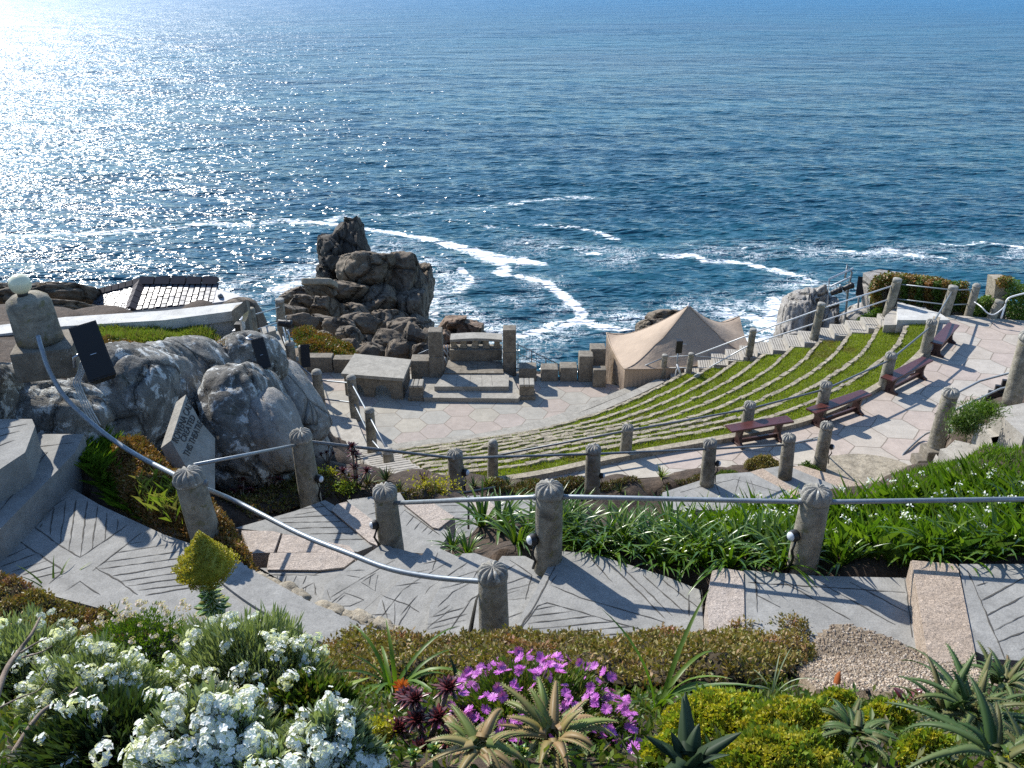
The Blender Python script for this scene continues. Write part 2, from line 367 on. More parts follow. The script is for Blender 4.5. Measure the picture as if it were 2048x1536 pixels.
M['heath_red'] = leafmat('rusty_stonecrop_leaves', [(0.20,0.10,0.03),(0.28,0.13,0.045),(0.15,0.13,0.03),(0.33,0.16,0.06),(0.16,0.16,0.03)], 0.5, 0.2, patch=((0.08,0.12,0.015), 1.8, 0.56))
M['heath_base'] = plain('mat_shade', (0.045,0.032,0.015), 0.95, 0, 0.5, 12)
M['silver'] = leafmat('silver_green_leaves', [(0.15,0.20,0.09),(0.23,0.29,0.15),(0.31,0.36,0.23),(0.19,0.24,0.08)], 0.5, 0.25)
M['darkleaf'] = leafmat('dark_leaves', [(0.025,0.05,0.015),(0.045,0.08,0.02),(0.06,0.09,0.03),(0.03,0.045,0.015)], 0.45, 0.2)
M['herb'] = leafmat('mixed_herb_leaves', [(0.05,0.10,0.015),(0.08,0.14,0.02),(0.12,0.16,0.03),(0.16,0.13,0.05)], 0.45, 0.3)
M['white_petal'] = leafmat('white_petals', [(0.80,0.81,0.79),(0.86,0.86,0.84),(0.76,0.78,0.74)], 0.6, 0.25)
M['pale_petal'] = leafmat('cream_pink_petals', [(0.72,0.62,0.56),(0.80,0.74,0.68),(0.62,0.45,0.42)], 0.6, 0.25)
M['purple_petal'] = leafmat('purple_petals', [(0.42,0.09,0.46),(0.52,0.13,0.55),(0.60,0.20,0.60),(0.36,0.06,0.42)], 0.5, 0.3)
M['orange_petal'] = leafmat('orange_petals', [(0.85,0.18,0.01),(0.90,0.26,0.02)], 0.5, 0.3)
M['yellow'] = leafmat('acid_yellow_heads', [(0.40,0.37,0.03),(0.52,0.46,0.04),(0.30,0.33,0.03),(0.46,0.34,0.04)], 0.5, 0.3)
M['olive_head'] = leafmat('olive_flower_beads', [(0.42,0.38,0.06),(0.52,0.44,0.08),(0.34,0.37,0.05),(0.46,0.32,0.07)], 0.5, 0.25)
M['lime'] = leafmat('lime_leaves', [(0.20,0.28,0.03),(0.30,0.36,0.04),(0.13,0.22,0.03),(0.38,0.38,0.05)], 0.45, 0.3)
M['maroon'] = leafmat('maroon_leaves', [(0.045,0.008,0.012),(0.08,0.014,0.02),(0.13,0.02,0.02),(0.03,0.008,0.01)], 0.3, 0.1, spec=0.6)
M['aeonium'] = leafmat('glossy_green_leaves', [(0.05,0.13,0.012),(0.08,0.19,0.02),(0.13,0.24,0.03),(0.30,0.26,0.02)], 0.3, 0.25, spec=0.6)
M['aloe'] = leafmat('aloe_leaves', [(0.12,0.17,0.035),(0.17,0.20,0.05),(0.23,0.17,0.065),(0.27,0.17,0.08)], 0.5, 0.15, spec=0.3, patch=((0.30,0.17,0.08), 5.0, 0.58))
M['aloe_green'] = leafmat('green_aloe_leaves', [(0.04,0.085,0.02),(0.06,0.11,0.03),(0.10,0.13,0.04),(0.15,0.12,0.05)], 0.5, 0.12, spec=0.25, patch=((0.20,0.11,0.05), 4.0, 0.62))
M['agave'] = leafmat('dark_agave_leaves', [(0.018,0.038,0.014),(0.028,0.052,0.020),(0.035,0.06,0.024)], 0.55, 0.05, spec=0.25)
M['rust_leaf'] = leafmat('rusty_leaf', [(0.42,0.15,0.04),(0.36,0.11,0.05)], 0.4, 0.3)
M['ice'] = leafmat('trailing_succulent', [(0.06,0.11,0.012),(0.11,0.16,0.02),(0.22,0.12,0.03),(0.28,0.15,0.04)], 0.45, 0.2, patch=((0.24,0.11,0.025), 1.3, 0.50))
M['hedge'] = leafmat('green_shrub_leaves', [(0.05,0.11,0.012),(0.09,0.16,0.02),(0.14,0.20,0.04)], 0.45, 0.25)
M['bedmix'] = leafmat('mixed_bed_leaves', [(0.09,0.03,0.02),(0.08,0.12,0.02),(0.22,0.11,0.04),(0.13,0.15,0.03),(0.06,0.03,0.03),(0.20,0.19,0.04)], 0.5, 0.2)
M['berry'] = leafmat('dark_rosette', [(0.10,0.05,0.05),(0.16,0.09,0.06)], 0.5, 0.1)

# ================================================================== SEA
SC.cycles.use_denoising = False
WAVE = 0.024
def build_sea():
    az = np.radians(np.concatenate([np.linspace(-88, -36, 40, endpoint=False), np.linspace(-36, 36, 620, endpoint=False), np.linspace(36, 88, 40)]))
    r = np.concatenate([np.linspace(24, 60, 60, endpoint=False), np.linspace(60, 130, 240, endpoint=False), np.geomspace(130, 420, 300, endpoint=False), np.geomspace(420, 40000, 80)])
    A, Rr = np.meshgrid(az, r); X = np.sin(A)*Rr; Y = np.cos(A)*Rr - 8
    foam = np.zeros(X.shape); lace = np.zeros(X.shape)
    def line(pts, hw, amt=1.0, into=None):
        nonlocal foam, lace
        w = [P(p[0], p[1], SEA) for p in pts]; hws = [(p[2] if len(p) > 2 else hw)*.85 for p in pts]
        tgt = np.zeros(X.shape)
        for i in range(len(w)-1):
            a = np.array(w[i][:2]); b = np.array(w[i+1][:2]); ab = b-a
            t = np.clip(((X-a[0])*ab[0]+(Y-a[1])*ab[1])/(ab@ab), 0, 1)
            d = np.hypot(X-a[0]-t*ab[0], Y-a[1]-t*ab[1]); h = hws[i]*(1-t)+hws[i+1]*t
            tgt = np.maximum(tgt, np.clip(1.25-d/h, 0, 1))
        if into == 'lace': lace = np.maximum(lace, tgt*amt)
        else: foam = np.maximum(foam, tgt*amt)
    line([(-60,475),(100,470),(200,465),(330,456),(420,447),(500,453),(560,440),(640,447),(690,432)], 2.4, .78)
    line([(690,432),(760,428),(860,426),(960,415),(1080,400),(1200,393)], 2.2, .66)
    line([(620,372),(760,376),(850,372),(905,368)], 1.6, .5)
    line([(640,445),(690,452),(730,458,1.2),(800,468,1.2),(870,482,1.6),(930,497,2.2),(990,515,3.4),(1030,520,3.2),(1085,527,1.0)], 1.2, 1.0)
    line([(990,515),(1010,532),(1005,548)], 2.0, .95)
    line([(860,602),(915,583),(943,562),(925,540)], 1.1, .9)
    line([(1040,555),(1090,565),(1120,588),(1158,618),(1167,642),(1105,660),(1040,672)], 1.3, .95)
    line([(1167,642),(1190,652),(1245,660)], 1.6, .9)
    line([(1090,655),(1150,640)], 1.5, .8)
    line([(905,440),(980,452),(1040,462)], 1.5, .62)
    line([(1080,450),(1150,455),(1200,466),(1240,480)], 1.4, .72)
    line([(1060,490),(1130,495),(1200,510),(1240,515)], 2.0, .62)
    line([(1170,490),(1235,505),(1290,505)], 1.6, .6)
    line([(1330,514),(1380,510),(1412,521),(1492,525),(1535,540),(1592,550)], 1.5, .92)
    line([(1592,550),(1640,565),(1670,572)], 1.0, .8)
    line([(1370,490),(1430,497)], 1.3, .66); line([(1480,497),(1560,494),(1620,505)], 1.3, .62)
    line([(1680,500),(1730,506),(1775,500),(1835,512),(1880,515)], 1.7, .8)
    line([(1868,487),(1925,492),(1965,484)], 1.4, .75); line([(1990,488),(2060,500)], 1.4, .85); line([(1990,512),(2060,516)], 1.2, .7)
    line([(1380,320),(1430,327),(1500,337),(1590,344)], 2.2, .48)
    line([(1040,328),(1075,330)], 3.0, .5)
    # lace round the rocks
    line([(500,575),(560,560),(640,535)], 6.5, .62, 'lace'); line([(560,580),(640,545)], 2.5, .8)
    line([(740,490),(800,520),(870,560),(900,620),(960,660),(1000,700)], 6.0, .66, 'lace')
    line([(862,560),(868,600),(866,650),(900,640),(990,690),(1010,730)], 1.8, .72)
    line([(1080,560),(1140,620),(1150,660),(1060,690)], 4.0, .5, 'lace')
    line([(1060,490),(1250,515)], 5.0, .5, 'lace')
    line([(1180,650),(1420,620),(1560,600),(1640,570)], 5.0, .66, 'lace'); line([(1470,625),(1560,640),(1510,690),(1560,600)], 3.2, .85)
    line([(1420,690),(1540,690)], 2.5, .8)
    line([(1420,500),(1900,510),(2060,505)], 5.0, .50, 'lace')
    line([(1010,600),(980,640)], 3.0, .55, 'lace')
    # summed wave trains, each faded out where the sheet is too coarse to carry it
    Zs = np.zeros(X.shape); sp = np.maximum(np.hypot(np.gradient(X, axis=1), np.gradient(Y, axis=1)), np.abs(np.gradient(Rr, axis=0)))
    wr = np.random.default_rng(11)
    for q in range(150):
        lam = float(np.exp(wr.uniform(np.log(0.8), np.log(13.0)))); th = math.radians(wr.normal(82, 25)); kk = 2*math.pi/lam
        amp = WAVE*lam/(2*math.pi)*(1.0 if lam < 4 else 0.42); ph = wr.uniform(0, 6.28)
        arg = kk*(X*math.cos(th) + Y*math.sin(th)) + ph + 0.6*np.sin(X*0.05+q) + 0.6*np.sin(Y*0.043+q*1.7)
        fade = np.clip((lam/sp - 2.2)/1.5, 0, 1); Zs += amp*fade*(np.sin(arg) + 0.22*np.cos(2*arg))
    patch = 0.75 + 0.35*np.sin(X*0.021+0.8)*np.sin(Y*0.017+0.3*X*0.02)
    Zs *= patch; Zs = np.clip(Zs, -1.2, 1.6)*np.clip(1-foam*0.5, 0.4, 1)
    n1, n2 = X.shape; verts = np.stack([X.ravel(), Y.ravel(), (SEA + Zs).ravel()], 1)
    i = np.arange(n1-1)[:, None]*n2 + np.arange(n2-1)[None, :]
    faces = np.stack([i, i+1, i+n2+1, i+n2], -1).reshape(-1, 4)[:, ::-1]
    m, t, b = newmat('sea_water'); g = geo(t); pos = g.outputs['Position']
    def mapped(rot, sx, sy):
        mp = N(t, 'ShaderNodeMapping'); t.links.new(pos, mp.inputs[0]); mp.inputs['Rotation'].default_value = (0, 0, rot); mp.inputs['Scale'].default_value = (sx, sy, 0); return mp.outputs[0]
    w1 = noise_(t, mapped(0.2, 0.5, 1.2), 1.6, 1, 0.5); w2 = noise_(t, mapped(0.05, 0.42, 1.2), 0.75, 1, 0.5); w3 = noise_(t, mapped(-0.15, 0.5, 1.2), 0.06, 3, 0.6)
    n3 = bump_(t, None, w3, 1.0, 3.5); n2_ = bump_(t, None, w2, 1.0, 0.50, n3); n1_ = bump_(t, None, w1, 1.0, 0.46, n2_)
    fa = N(t, 'ShaderNodeAttribute'); fa.attribute_name = 'foam'; la = N(t, 'ShaderNodeAttribute'); la.attribute_name = 'lace'
    fn = noise_(t, mapped(0.1, 0.8, 1.1), 0.8, 10, 0.72, 1.0); fn2 = noise_(t, mapped(0.1, 1, 1), 3.4, 6, 0.75)
    def mth(op, a, bb, cc=None):
        n = N(t, 'ShaderNodeMath', operation=op)
        for i_, x in enumerate((a, bb, cc)):
            if x is None: continue
            if isinstance(x, (int, float)): n.inputs[i_].default_value = x
            else: t.links.new(x, n.inputs[i_])
        return n.outputs[0]
    s1 = mth('ADD', mth('MULTIPLY', fa.outputs['Fac'], 0.72), mth('MULTIPLY', fn, 1.7)); s1 = mth('ADD', s1, mth('MULTIPLY', fn2, 0.55))
    f1 = ramp(t, mth('MULTIPLY', s1, 0.5), [(0.815, 0), (0.885, 1)]).outputs[0]
    gate = ramp(t, fa.outputs['Fac'], [(0.03, 0), (0.25, 1)]).outputs[0]; f1 = mth('MULTIPLY', f1, gate)
    # lacy web: ridged noise
    rid = mth('ABSOLUTE', mth('SUBTRACT', noise_(t, mapped(0.3, 1, 1), 0.62, 5, 0.6, 1.4), 0.5), None)
    rid2 = mth('ABSOLUTE', mth('SUBTRACT', noise_(t, mapped(0.9, 1, 1), 1.3, 5, 0.6, 1.0), 0.5), None)
    wth = mth('MULTIPLY', la.outputs['Fac'], 0.058)
    l1 = mth('SUBTRACT', wth, rid); l2 = mth('SUBTRACT', wth, rid2)
    lz = mth('MAXIMUM', l1, l2); f2 = ramp(t, lz, [(0.0, 0), (0.03, 0.85)]).outputs[0]
    patchy = ramp(t, noise_(t, mapped(0, 1, 1), 0.23, 4, 0.6), [(0.40, 0), (0.56, 1)]).outputs[0]
    f2 = mth('MULTIPLY', f2, patchy)
    fm = mth('MAXIMUM', f1, f2)
    # deep water colour with paler milky water near the rocks
    big = noise_(t, mapped(0.1, 0.35, 1), 0.02, 4, 0.6)
    deep = ramp(t, big, [(0.35, (0.005,0.046,0.080)), (0.65, (0.009,0.075,0.108))]).outputs[0]
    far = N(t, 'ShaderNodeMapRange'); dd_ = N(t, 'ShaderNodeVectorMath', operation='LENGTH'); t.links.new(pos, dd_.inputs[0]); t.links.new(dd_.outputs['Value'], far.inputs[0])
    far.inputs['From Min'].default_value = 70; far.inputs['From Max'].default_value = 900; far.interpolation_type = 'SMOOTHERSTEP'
    deep = mix(t, far.outputs[0], deep, (0.036, 0.150, 0.275))  # paler blue far out: sky reflection put into the base colour
    milk = mth('MULTIPLY', mth('MAXIMUM', la.outputs['Fac'], fa.outputs['Fac']), 0.5)
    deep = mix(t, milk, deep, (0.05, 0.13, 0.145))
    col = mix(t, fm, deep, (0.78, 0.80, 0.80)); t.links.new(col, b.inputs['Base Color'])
    d = N(t, 'ShaderNodeVectorMath', operation='LENGTH'); t.links.new(pos, d.inputs[0])
    mr = N(t, 'ShaderNodeMapRange'); t.links.new(d.outputs['Value'], mr.inputs[0])
    for k, x in (('From Min', 60), ('From Max', 700), ('To Min', 0.17), ('To Max', 0.50)): mr.inputs[k].default_value = x
    rg = mix(t, fm, mr.outputs[0], (0.9, 0.9, 0.9)); t.links.new(rg, b.inputs['Roughness'])
    b.inputs['IOR'].default_value = 1.33; b.inputs['Specular IOR Level'].default_value = 0.5; t.links.new(n1_, b.inputs['Normal'])
    me = fastmesh('water', verts, faces, m, smooth=True)
    for nm, arr in (('foam', foam), ('lace', lace)):
        a = me.attributes.new(nm, 'FLOAT', 'POINT'); a.data.foreach_set('value', arr.ravel().astype(np.float32))
    tag(link('water', me), 'deep blue sea with drifting foam and sun glitter', 'sea', kind='structure')
build_sea()

# ================================================================== LEVELS (metres below the eye)
Z_STAGE, Z_WALK, Z_UP = -12.6, -9.5, -4.75
FEAT = []          # footprints (world xyz polygons) the ground must stay under
def W3(pts): return [P(*p) for p in pts]

# auditorium curves
inner = resample(catmull([P(776,912,Z_STAGE), P(800,903,Z_STAGE), P(980,880,Z_STAGE), P(1100,850,Z_STAGE), P(1180,820,Z_STAGE), P(1262,786,Z_STAGE)]), 61)
outer = resample(catmull([P(880,978,Z_WALK), P(1060,957,Z_WALK), P(1253,916,Z_WALK), P(1497,872,Z_WALK), P(1640,835,Z_WALK), P(1775,765,Z_WALK), P(1850,700,Z_WALK), P(1872,640,Z_WALK)]), 61)
NROW = 11
def rowcurve(s, z):
    return [V((a.x*(1-s)+b.x*s, a.y*(1-s)+b.y*s, z)) for a, b in zip(inner, outer)]

STAGE = W3([(545,745,Z_STAGE),(640,742,Z_STAGE),(820,748,Z_STAGE),(1060,746,Z_STAGE),(1213,767,Z_STAGE),(1262,776,Z_STAGE),(1262,800,Z_STAGE),(1100,862,Z_STAGE),(980,890,Z_STAGE),(800,915,Z_STAGE),(770,925,Z_STAGE),(600,850,Z_STAGE)])
WALK = [P(870,990,Z_WALK)] + [V((p.x, p.y, Z_WALK)) for p in outer] + W3([(1905,630,Z_WALK),(2060,642,Z_WALK),(2250,660,Z_WALK),(2200,780,Z_WALK),(2010,800,Z_WALK),(1880,880,Z_WALK),(1850,930,Z_WALK),(1800,985,Z_WALK),(1700,958,Z_WALK),(1625,938,Z_WALK),(1560,926,Z_WALK),(1400,948,Z_WALK),(1250,958,Z_WALK),(1060,968,Z_WALK),(950,978,Z_WALK)])
FEAT += [STAGE, WALK]
for k in range(NROW):
    z = Z_STAGE + (Z_WALK - Z_STAGE)*(k+1)/NROW*0.99
    FEAT.append([V((p.x, p.y, z)) for p in rowcurve(k/NROW, z)] + [V((p.x, p.y, z)) for p in rowcurve((k+1)/NROW, z)[::-1]])

# ================================================================== upper path: treads traced as level slabs
TREADS = [  # name, z, material key, outline px, thickness
 ('path', -4.30, 'concrete', [(1918,1128),(2200,1128),(2800,1150),(2800,1380),(2200,1330),(1985,1318),(1945,1300)]),
 ('path_step', -4.29, 'granite_brown', [(1822,1118),(1915,1126),(1950,1300),(1958,1350),(1905,1365),(1862,1345),(1850,1290)]),
 ('path', -4.50, 'concrete', [(1488,1140),(1640,1152),(1830,1156),(1862,1300),(1700,1330),(1488,1330)]),
 ('path_step', -4.49, 'granite_pink', [(1424,1141),(1446,1135),(1488,1142),(1492,1330),(1424,1330),(1412,1200)]),
 ('path', -4.68, 'concrete', [(1096,1134),(1112,1102),(1180,1106),(1260,1130),(1330,1152),(1400,1180),(1416,1340),(990,1360),(1010,1290),(1060,1200)]),
 ('path', -4.80, 'concrete', [(1004,1112),(1050,1112),(1096,1136),(1060,1200),(1010,1292),(985,1330),(935,1330),(955,1200),(975,1150)]),
 ('path', -4.92, 'concrete', [(925,1107),(950,1106),(1008,1128),(975,1150),(950,1200),(925,1310),(850,1300),(860,1210),(905,1130)]),
 ('path', -5.04, 'concrete', [(853,1096),(878,1096),(930,1120),(900,1145),(860,1215),(850,1300),(740,1260),(760,1200),(838,1120)]),
 ('path', -5.16, 'concrete', [(785,1096),(800,1098),(860,1115),(830,1145),(760,1205),(740,1265),(640,1220),(650,1170),(700,1130),(770,1085)]),
 ('path', -5.30, 'concrete', [(520,1136),(700,1132),(770,1086),(790,1110),(700,1160),(660,1230),(600,1190),(560,1160)]),
 ('path_step', -5.28, 'granite_pink', [(538,1106),(694,1105),(712,1118),(690,1135),(640,1141),(532,1140)]),
 ('path_step', -5.42, 'granite_pink', [(482,1061),(545,1062),(562,1066),(548,1106),(500,1108)]),
 ('path_step', -5.425, 'granite_pink', [(564,1067),(620,1078),(700,1092),(712,1106),(552,1106)]),
 ('path', -5.62, 'concrete_dark', [(470,1056),(590,1022),(650,1000),(668,1010),(745,1092),(715,1104),(560,1066)]),
 ('path_step', -5.60, 'granite_pink', [(662,1020),(672,1008),(692,1003),(708,1012),(780,1066),(770,1100),(738,1085)]),
 ('path', -5.95, 'concrete', [(694,1000),(800,985),(815,1010),(900,1065),(870,1110),(780,1100),(735,1050)]),
 ('path_step', -5.93, 'granite_pink', [(806,1008),(820,1002),(858,1000),(910,1034),(878,1058),(866,1056)]),
 ('path', -6.30, 'concrete_dark', [(858,1000),(960,990),(972,1060),(905,1085),(905,1036)]),
 ('path_step', -6.28, 'granite_pink', [(938,1005),(955,996),(972,996),(1000,1022),(1000,1060),(958,1030)]),
 ('path', -6.70, 'concrete', [(975,994),(1060,990),(1100,1010),(1080,1060),(1000,1056)]),
 ('path', -8.85, 'concrete', [(1325,985),(1440,948),(1500,944),(1580,985),(1560,1020),(1330,1020)]),
 ('path_step', -8.98, 'granite_brown', [(1488,946),(1525,936),(1600,985),(1600,1010),(1560,1010)]),
 ('path', -9.12, 'concrete', [(1525,938),(1572,930),(1680,975),(1660,1000),(1600,990)]),
 ('path_step', -9.26, 'granite_brown', [(1572,936),(1600,930),(1700,960),(1790,992),(1680,990),(1605,955)]),
]
PLAT = [('path', -4.60, 'concrete', [(128,968),(200,1010),(330,1070),(420,1100),(520,1148),(640,1215),(800,1283),(905,1310),(985,1312),(985,1350),(700,1340),(500,1290),(250,1230),(100,1190),(-40,1150),(-250,1150),(-250,1110),(0,1060)])]
for nm, z, mk, o in TREADS + PLAT: FEAT.append([P(a, b, z) for a, b in o])
UPSTEPS = [(-4.32, [(-250,990),(0,890),(60,868),(168,868),(150,905),(0,1058),(-250,1220)]), (-4.02, [(-300,860),(0,838),(64,838),(70,852),(50,905),(0,938),(-250,1080)])]
for z, o in UPSTEPS: FEAT.append([P(a, b, z) for a, b in o])

STR = [(-9.15, [(1795,968),(1835,930),(1870,935),(1850,985),(1790,990)]), (-8.95, [(1852,952),(1872,908),(1885,925),(1905,960),(1870,985)]),
 (-8.55, [(1880,898),(1892,896),(1910,880),(1975,895),(2000,915),(1945,920),(1905,918)]), (-8.25, [(1952,848),(1995,846),(2022,870),(2030,880),(1985,920),(1982,875)]), (-8.25, [(1982,875),(2022,868),(2060,876),(2080,900),(1990,905)]),
 (-7.85, [(1985,818),(2048,806),(2200,790),(2200,850),(2040,852),(2010,835)]), (-7.60, [(2008,836),(2060,828),(2260,812),(2260,872),(2048,872)])]
for z, o in STR: FEAT.append([P(a, b, z-0.5) for a, b in o])

def bedz(Y):
    return np.interp(Y, [0.2, 0.9, 1.78, 2.76, 3.68, 4.9, 5.6], [-1.65, -1.75, -2.1, -2.9, -3.65, -4.6, -4.8])

# ================================================================== GROUND
CTRL = [(x, y, bedz(y)) for y in (0.3, 1.2, 2, 2.8, 3.6, 4.4, 5.0) for x in np.linspace(-7, 7, 15)]
CTRL += [tuple(P(*p)) for p in [
 # lily bed and grass bank
 (830,1085,-4.95),(900,1090,-4.85),(1000,1090,-4.8),(1100,1080,-4.75),(1200,1090,-4.75),(1300,1120,-4.72),(1450,1130,-4.6),(1600,1140,-4.5),(1750,1150,-4.5),(1900,1120,-4.35),(2050,1120,-4.3),(2250,1120,-4.2),
 (1000,1050,-5.3),(1100,1040,-5.3),(1250,1050,-5.3),(1400,1060,-5.2),(1550,1070,-5.0),(1700,1080,-4.9),(1850,1080,-4.7),(2050,1050,-4.6),(2200,1050,-4.5),
 (1700,1015,-5.9),(1850,990,-5.6),(2048,960,-5.2),(2200,940,-5.0),
 (1800,965,-7.6),(1900,930,-7.2),(2000,900,-6.9),
 # narrow bed beside lower path
 (450,1020,-5.7),(520,1000,-5.9),(560,960,-6.2),(650,980,-5.9),(720,985,-6.0),(480,960,-6.0),(620,930,-6.6),(700,950,-6.6),(780,975,-6.8),(860,970,-7.4),(960,975,-7.9),(1060,978,-8.3),(1130,978,-8.6),(1250,965,-8.9),(1340,962,-9.15),(1420,952,-9.2),(1500,940,-9.25),(1600,935,-9.3),
 (560,905,-7.0),(640,905,-7.6),(690,935,-8.6),
 # boulder slope on the left
 (150,850,-4.9),(250,900,-5.2),(350,900,-5.5),(430,900,-6.0),(200,960,-4.9),(300,1000,-4.9),(420,1060,-4.85),(500,830,-7.2),(560,850,-8.0),(600,850,-10.0),(620,830,-12.4),(600,800,-12.2),
 (100,760,-4.2),(0,760,-4.0),(-150,800,-3.9),(-250,900,-3.9),(200,700,-4.9),(300,690,-5.0),(400,670,-5.2),(460,650,-5.5),(200,660,-5.1),(300,650,-5.15),(400,635,-5.3),(50,700,-4.6),(-100,700,-4.5),(0,672,-5.0),
 (480,700,-6.0),(520,680,-8.0),(540,720,-9.0),(560,780,-11.5),(520,760,-7.5),
 # behind the coping wall
 (0,630,-6.8),(100,625,-6.9),(200,618,-7.2),(400,602,-7.4),(480,600,-9.0),(-150,640,-6.8),
]]
def cp(x, Y, z): CTRL.append((x, Y, z))
for x, Y, z in [(8,12,-7.2),(9.5,12.5,-7.5),(8.5,13,-8.2),(10.5,13.5,-8.4),(7,12.3,-7.6),(12,13,-8),(10,11,-6.6),(12,10.5,-6.2),(8.6,14,-9.0),(10,14,-8.8),(11,15.5,-9.2),(9,16,-9.6),(7.5,13.5,-9.2),(0.5,8.3,-6.2),(2,8.3,-6.3),(3.5,8.3,-6.1),(1.5,10,-7.6),(3,10,-7.6),(4.5,10.5,-7.6),(2.5,12,-8.8),(4,12.5,-8.9),(5.5,12.3,-8.6),(5,14.5,-9.8),(3,14.3,-9.8),(1,13,-8.8),(0,11,-8.0),
                (-4.4,14,-8.8),(-4.2,12.9,-8.0),(-3,12,-8.5),(-5,18,-10.8),(-4,20,-12.4),(-6,22,-12.4),(-3.2,16,-11),(-2.8,10.5,-7.2),(-6.5,18,-9.5),(-7.5,20.5,-10.8),(-6,15,-8.0),(-8,17,-8.5),(-2.5,14,-10.5),(-2,18,-12.4),
                (-20,19,-8),(-14,20,-8.3),(-9.5,20,-9),(-24,24,-12),(-16,25,-13),(-10,24,-13),(-26,32,-26),(-18,34,-25),(-14,30,-15.5),(-18,30,-16),(-12,33,-17.5),(-36,50,-36),(-34,34,-31),(-50,70,-38),(-45,90,-38),(-30,25,-22),(-20,16,-9),(-24,16,-14),(-28,20,-20),(-30,40,-31),(-22,40,-31),
                (-8,26,-13.0),(-10,28,-14),(-6,28,-13.6),(-2,28.5,-14),(-9,32,-15.2),(-5,32,-15.6),(-12,36,-17.8),(-8,36,-17.0),(-4,35,-17.5),(0,33,-22),(-14,45,-21.5),(-9,45,-20.0),(-5,45,-20.6),(-1,44,-30),
                (-16,58,-27),(-11,58,-24.5),(-7,60,-25.5),(-3.5,58,-29),(-20,58,-31),(-17,70,-30),(-12,68,-27),(-7,72,-28.5),(-3,70,-32),(-15,85,-33),(-8,85,-33),(0,60,-34),(8,60,-36),(-30,60,-36),(-30,85,-38),(20,85,-38),(-3,50,-32),
                (3,27,-14.5),(0,30,-20),(2,32,-30),(6,27,-13.9),(8,29,-14.2),(6,33,-28),(10,33,-24),(9,27,-12.5),(12,27,-11.5),(13,32,-18),(17,31,-14),(20,33,-17),(26,33,-20),(16,27,-10.5),(21,27,-10.2),(24,24,-9.8),(12,38,-32),(18,40,-32),(26,42,-34),(34,40,-32),(30,30,-22),(30,34,-30),(24,34,-28),(28,50,-38),(38,60,-40),(50,80,-40),(36,90,-40),(45,90,-40),(34,36,-30),(38,45,-36),(20,60,-38),(0,38,-34),(6,42,-36),
                (16,20,-9.7),(17,16,-9.4),(14,12,-6.8),(13,9,-5.6),(10,6,-4.2),(12,4,-3),(9,2,-2),(-9,2,-2),(-9,5,-3.6),(-10,8,-3.8),(-14,12,-4.6),(-20,10,-4.5)]: cp(x, Y, z)
for poly in FEAT:
    for i, p in enumerate(poly):
        if i % max(1, len(poly)//14) == 0: CTRL.append((p[0], p[1], p[2]-0.22))
CT = np.array(CTRL)
def ground_raw(X, Y):
    sh = np.shape(X); x = np.ravel(X); y = np.ravel(Y); num = np.zeros(x.size); den = np.zeros(x.size)
    for c in CT:
        w = 1/(((x-c[0])**2 + (y-c[1])**2) + 0.02)**2.2; num += w*c[2]; den += w
    return (num/den).reshape(sh)
def ground_h(X, Y):
    z = ground_raw(X, Y)
    near = np.clip((5.2 - Y)/0.6, 0, 1); z = z*(1-near) + (bedz(Y))*near
    for poly in FEAT:
        pz = min(p[2] for p in poly) - 0.2
        ins = inpoly(X, Y, poly) | (edgedist(X, Y, poly) < 0.14)
        z = np.where(ins, np.minimum(z, pz), z)
    return z
_ys = np.concatenate([np.linspace(0.2, 10, 150, endpoint=False), np.linspace(10, 30, 190, endpoint=False), np.linspace(30, 92, 110)])
_a = np.linspace(-1, 1, 260)
GX = _a[None, :]*(_ys[:, None]*0.62 + 6.0); GY = np.repeat(_ys[:, None], len(_a), 1)
GZ = ground_h(GX, GY)
def build_ground():
    Z = GZ.copy()
    for i in range(Z.shape[0]):
        for j in range(Z.shape[1]):
            x, y = GX[i, j], GY[i, j]; a = 0.05 + 0.02*max(0, y-26)
            Z[i, j] += -abs(mnoise.fractal(V((x*1.3, y*1.3, 0)), 0.8, 2.0, 4))*a*0.8
    n1, n2 = Z.shape; verts = np.stack([GX.ravel(), GY.ravel(), Z.ravel()], 1)
    i = np.arange(n1-1)[:, None]*n2 + np.arange(n2-1)[None, :]
    faces = np.stack([i, i+1, i+n2+1, i+n2], -1).reshape(-1, 4)
    mid = (GY[:-1, :-1] > 22).ravel().astype(int)
    steep = (np.abs(np.diff(Z, axis=0))[:, :-1] > 1.3*np.diff(GY, axis=0)[:, :-1]).ravel() & (GY[:-1, :-1] > 12).ravel()
    mid = np.maximum(mid, steep.astype(int))
    me = fastmesh('ground', verts, faces, [M['soil'], M['cliff']], mid, smooth=True)
    tag(link('ground', me), 'dark soil and brown cliff rock falling to the sea', 'ground', kind='structure')
build_ground()
from bisect import bisect
def gz(x, y):
    i = min(len(_ys)-2, max(0, bisect(list(_ys), y)-1)); t = (y-_ys[i])/(_ys[i+1]-_ys[i]); t = min(1, max(0, t))
    r = []
    for k in (i, i+1):
        a = x/(_ys[k]*0.62+6.0); f = (a+1)/2*(len(_a)-1); f = min(len(_a)-1.001, max(0, f)); j = int(f); q = f-j
        r.append(GZ[k, j]*(1-q) + GZ[k, j+1]*q)
    return r[0]*(1-t)+r[1]*t
def hit(px, py, lift=0.0, y0=0.8):
    """where the sight line meets the ground sheet"""
    d = ray(px, py); d = d/d.y; y = y0
    while y < 60:
        if d.z*y <= gz(d.x*y, y) + lift: break
        y += 0.03
    return V((d.x*y, y, gz(d.x*y, y)))

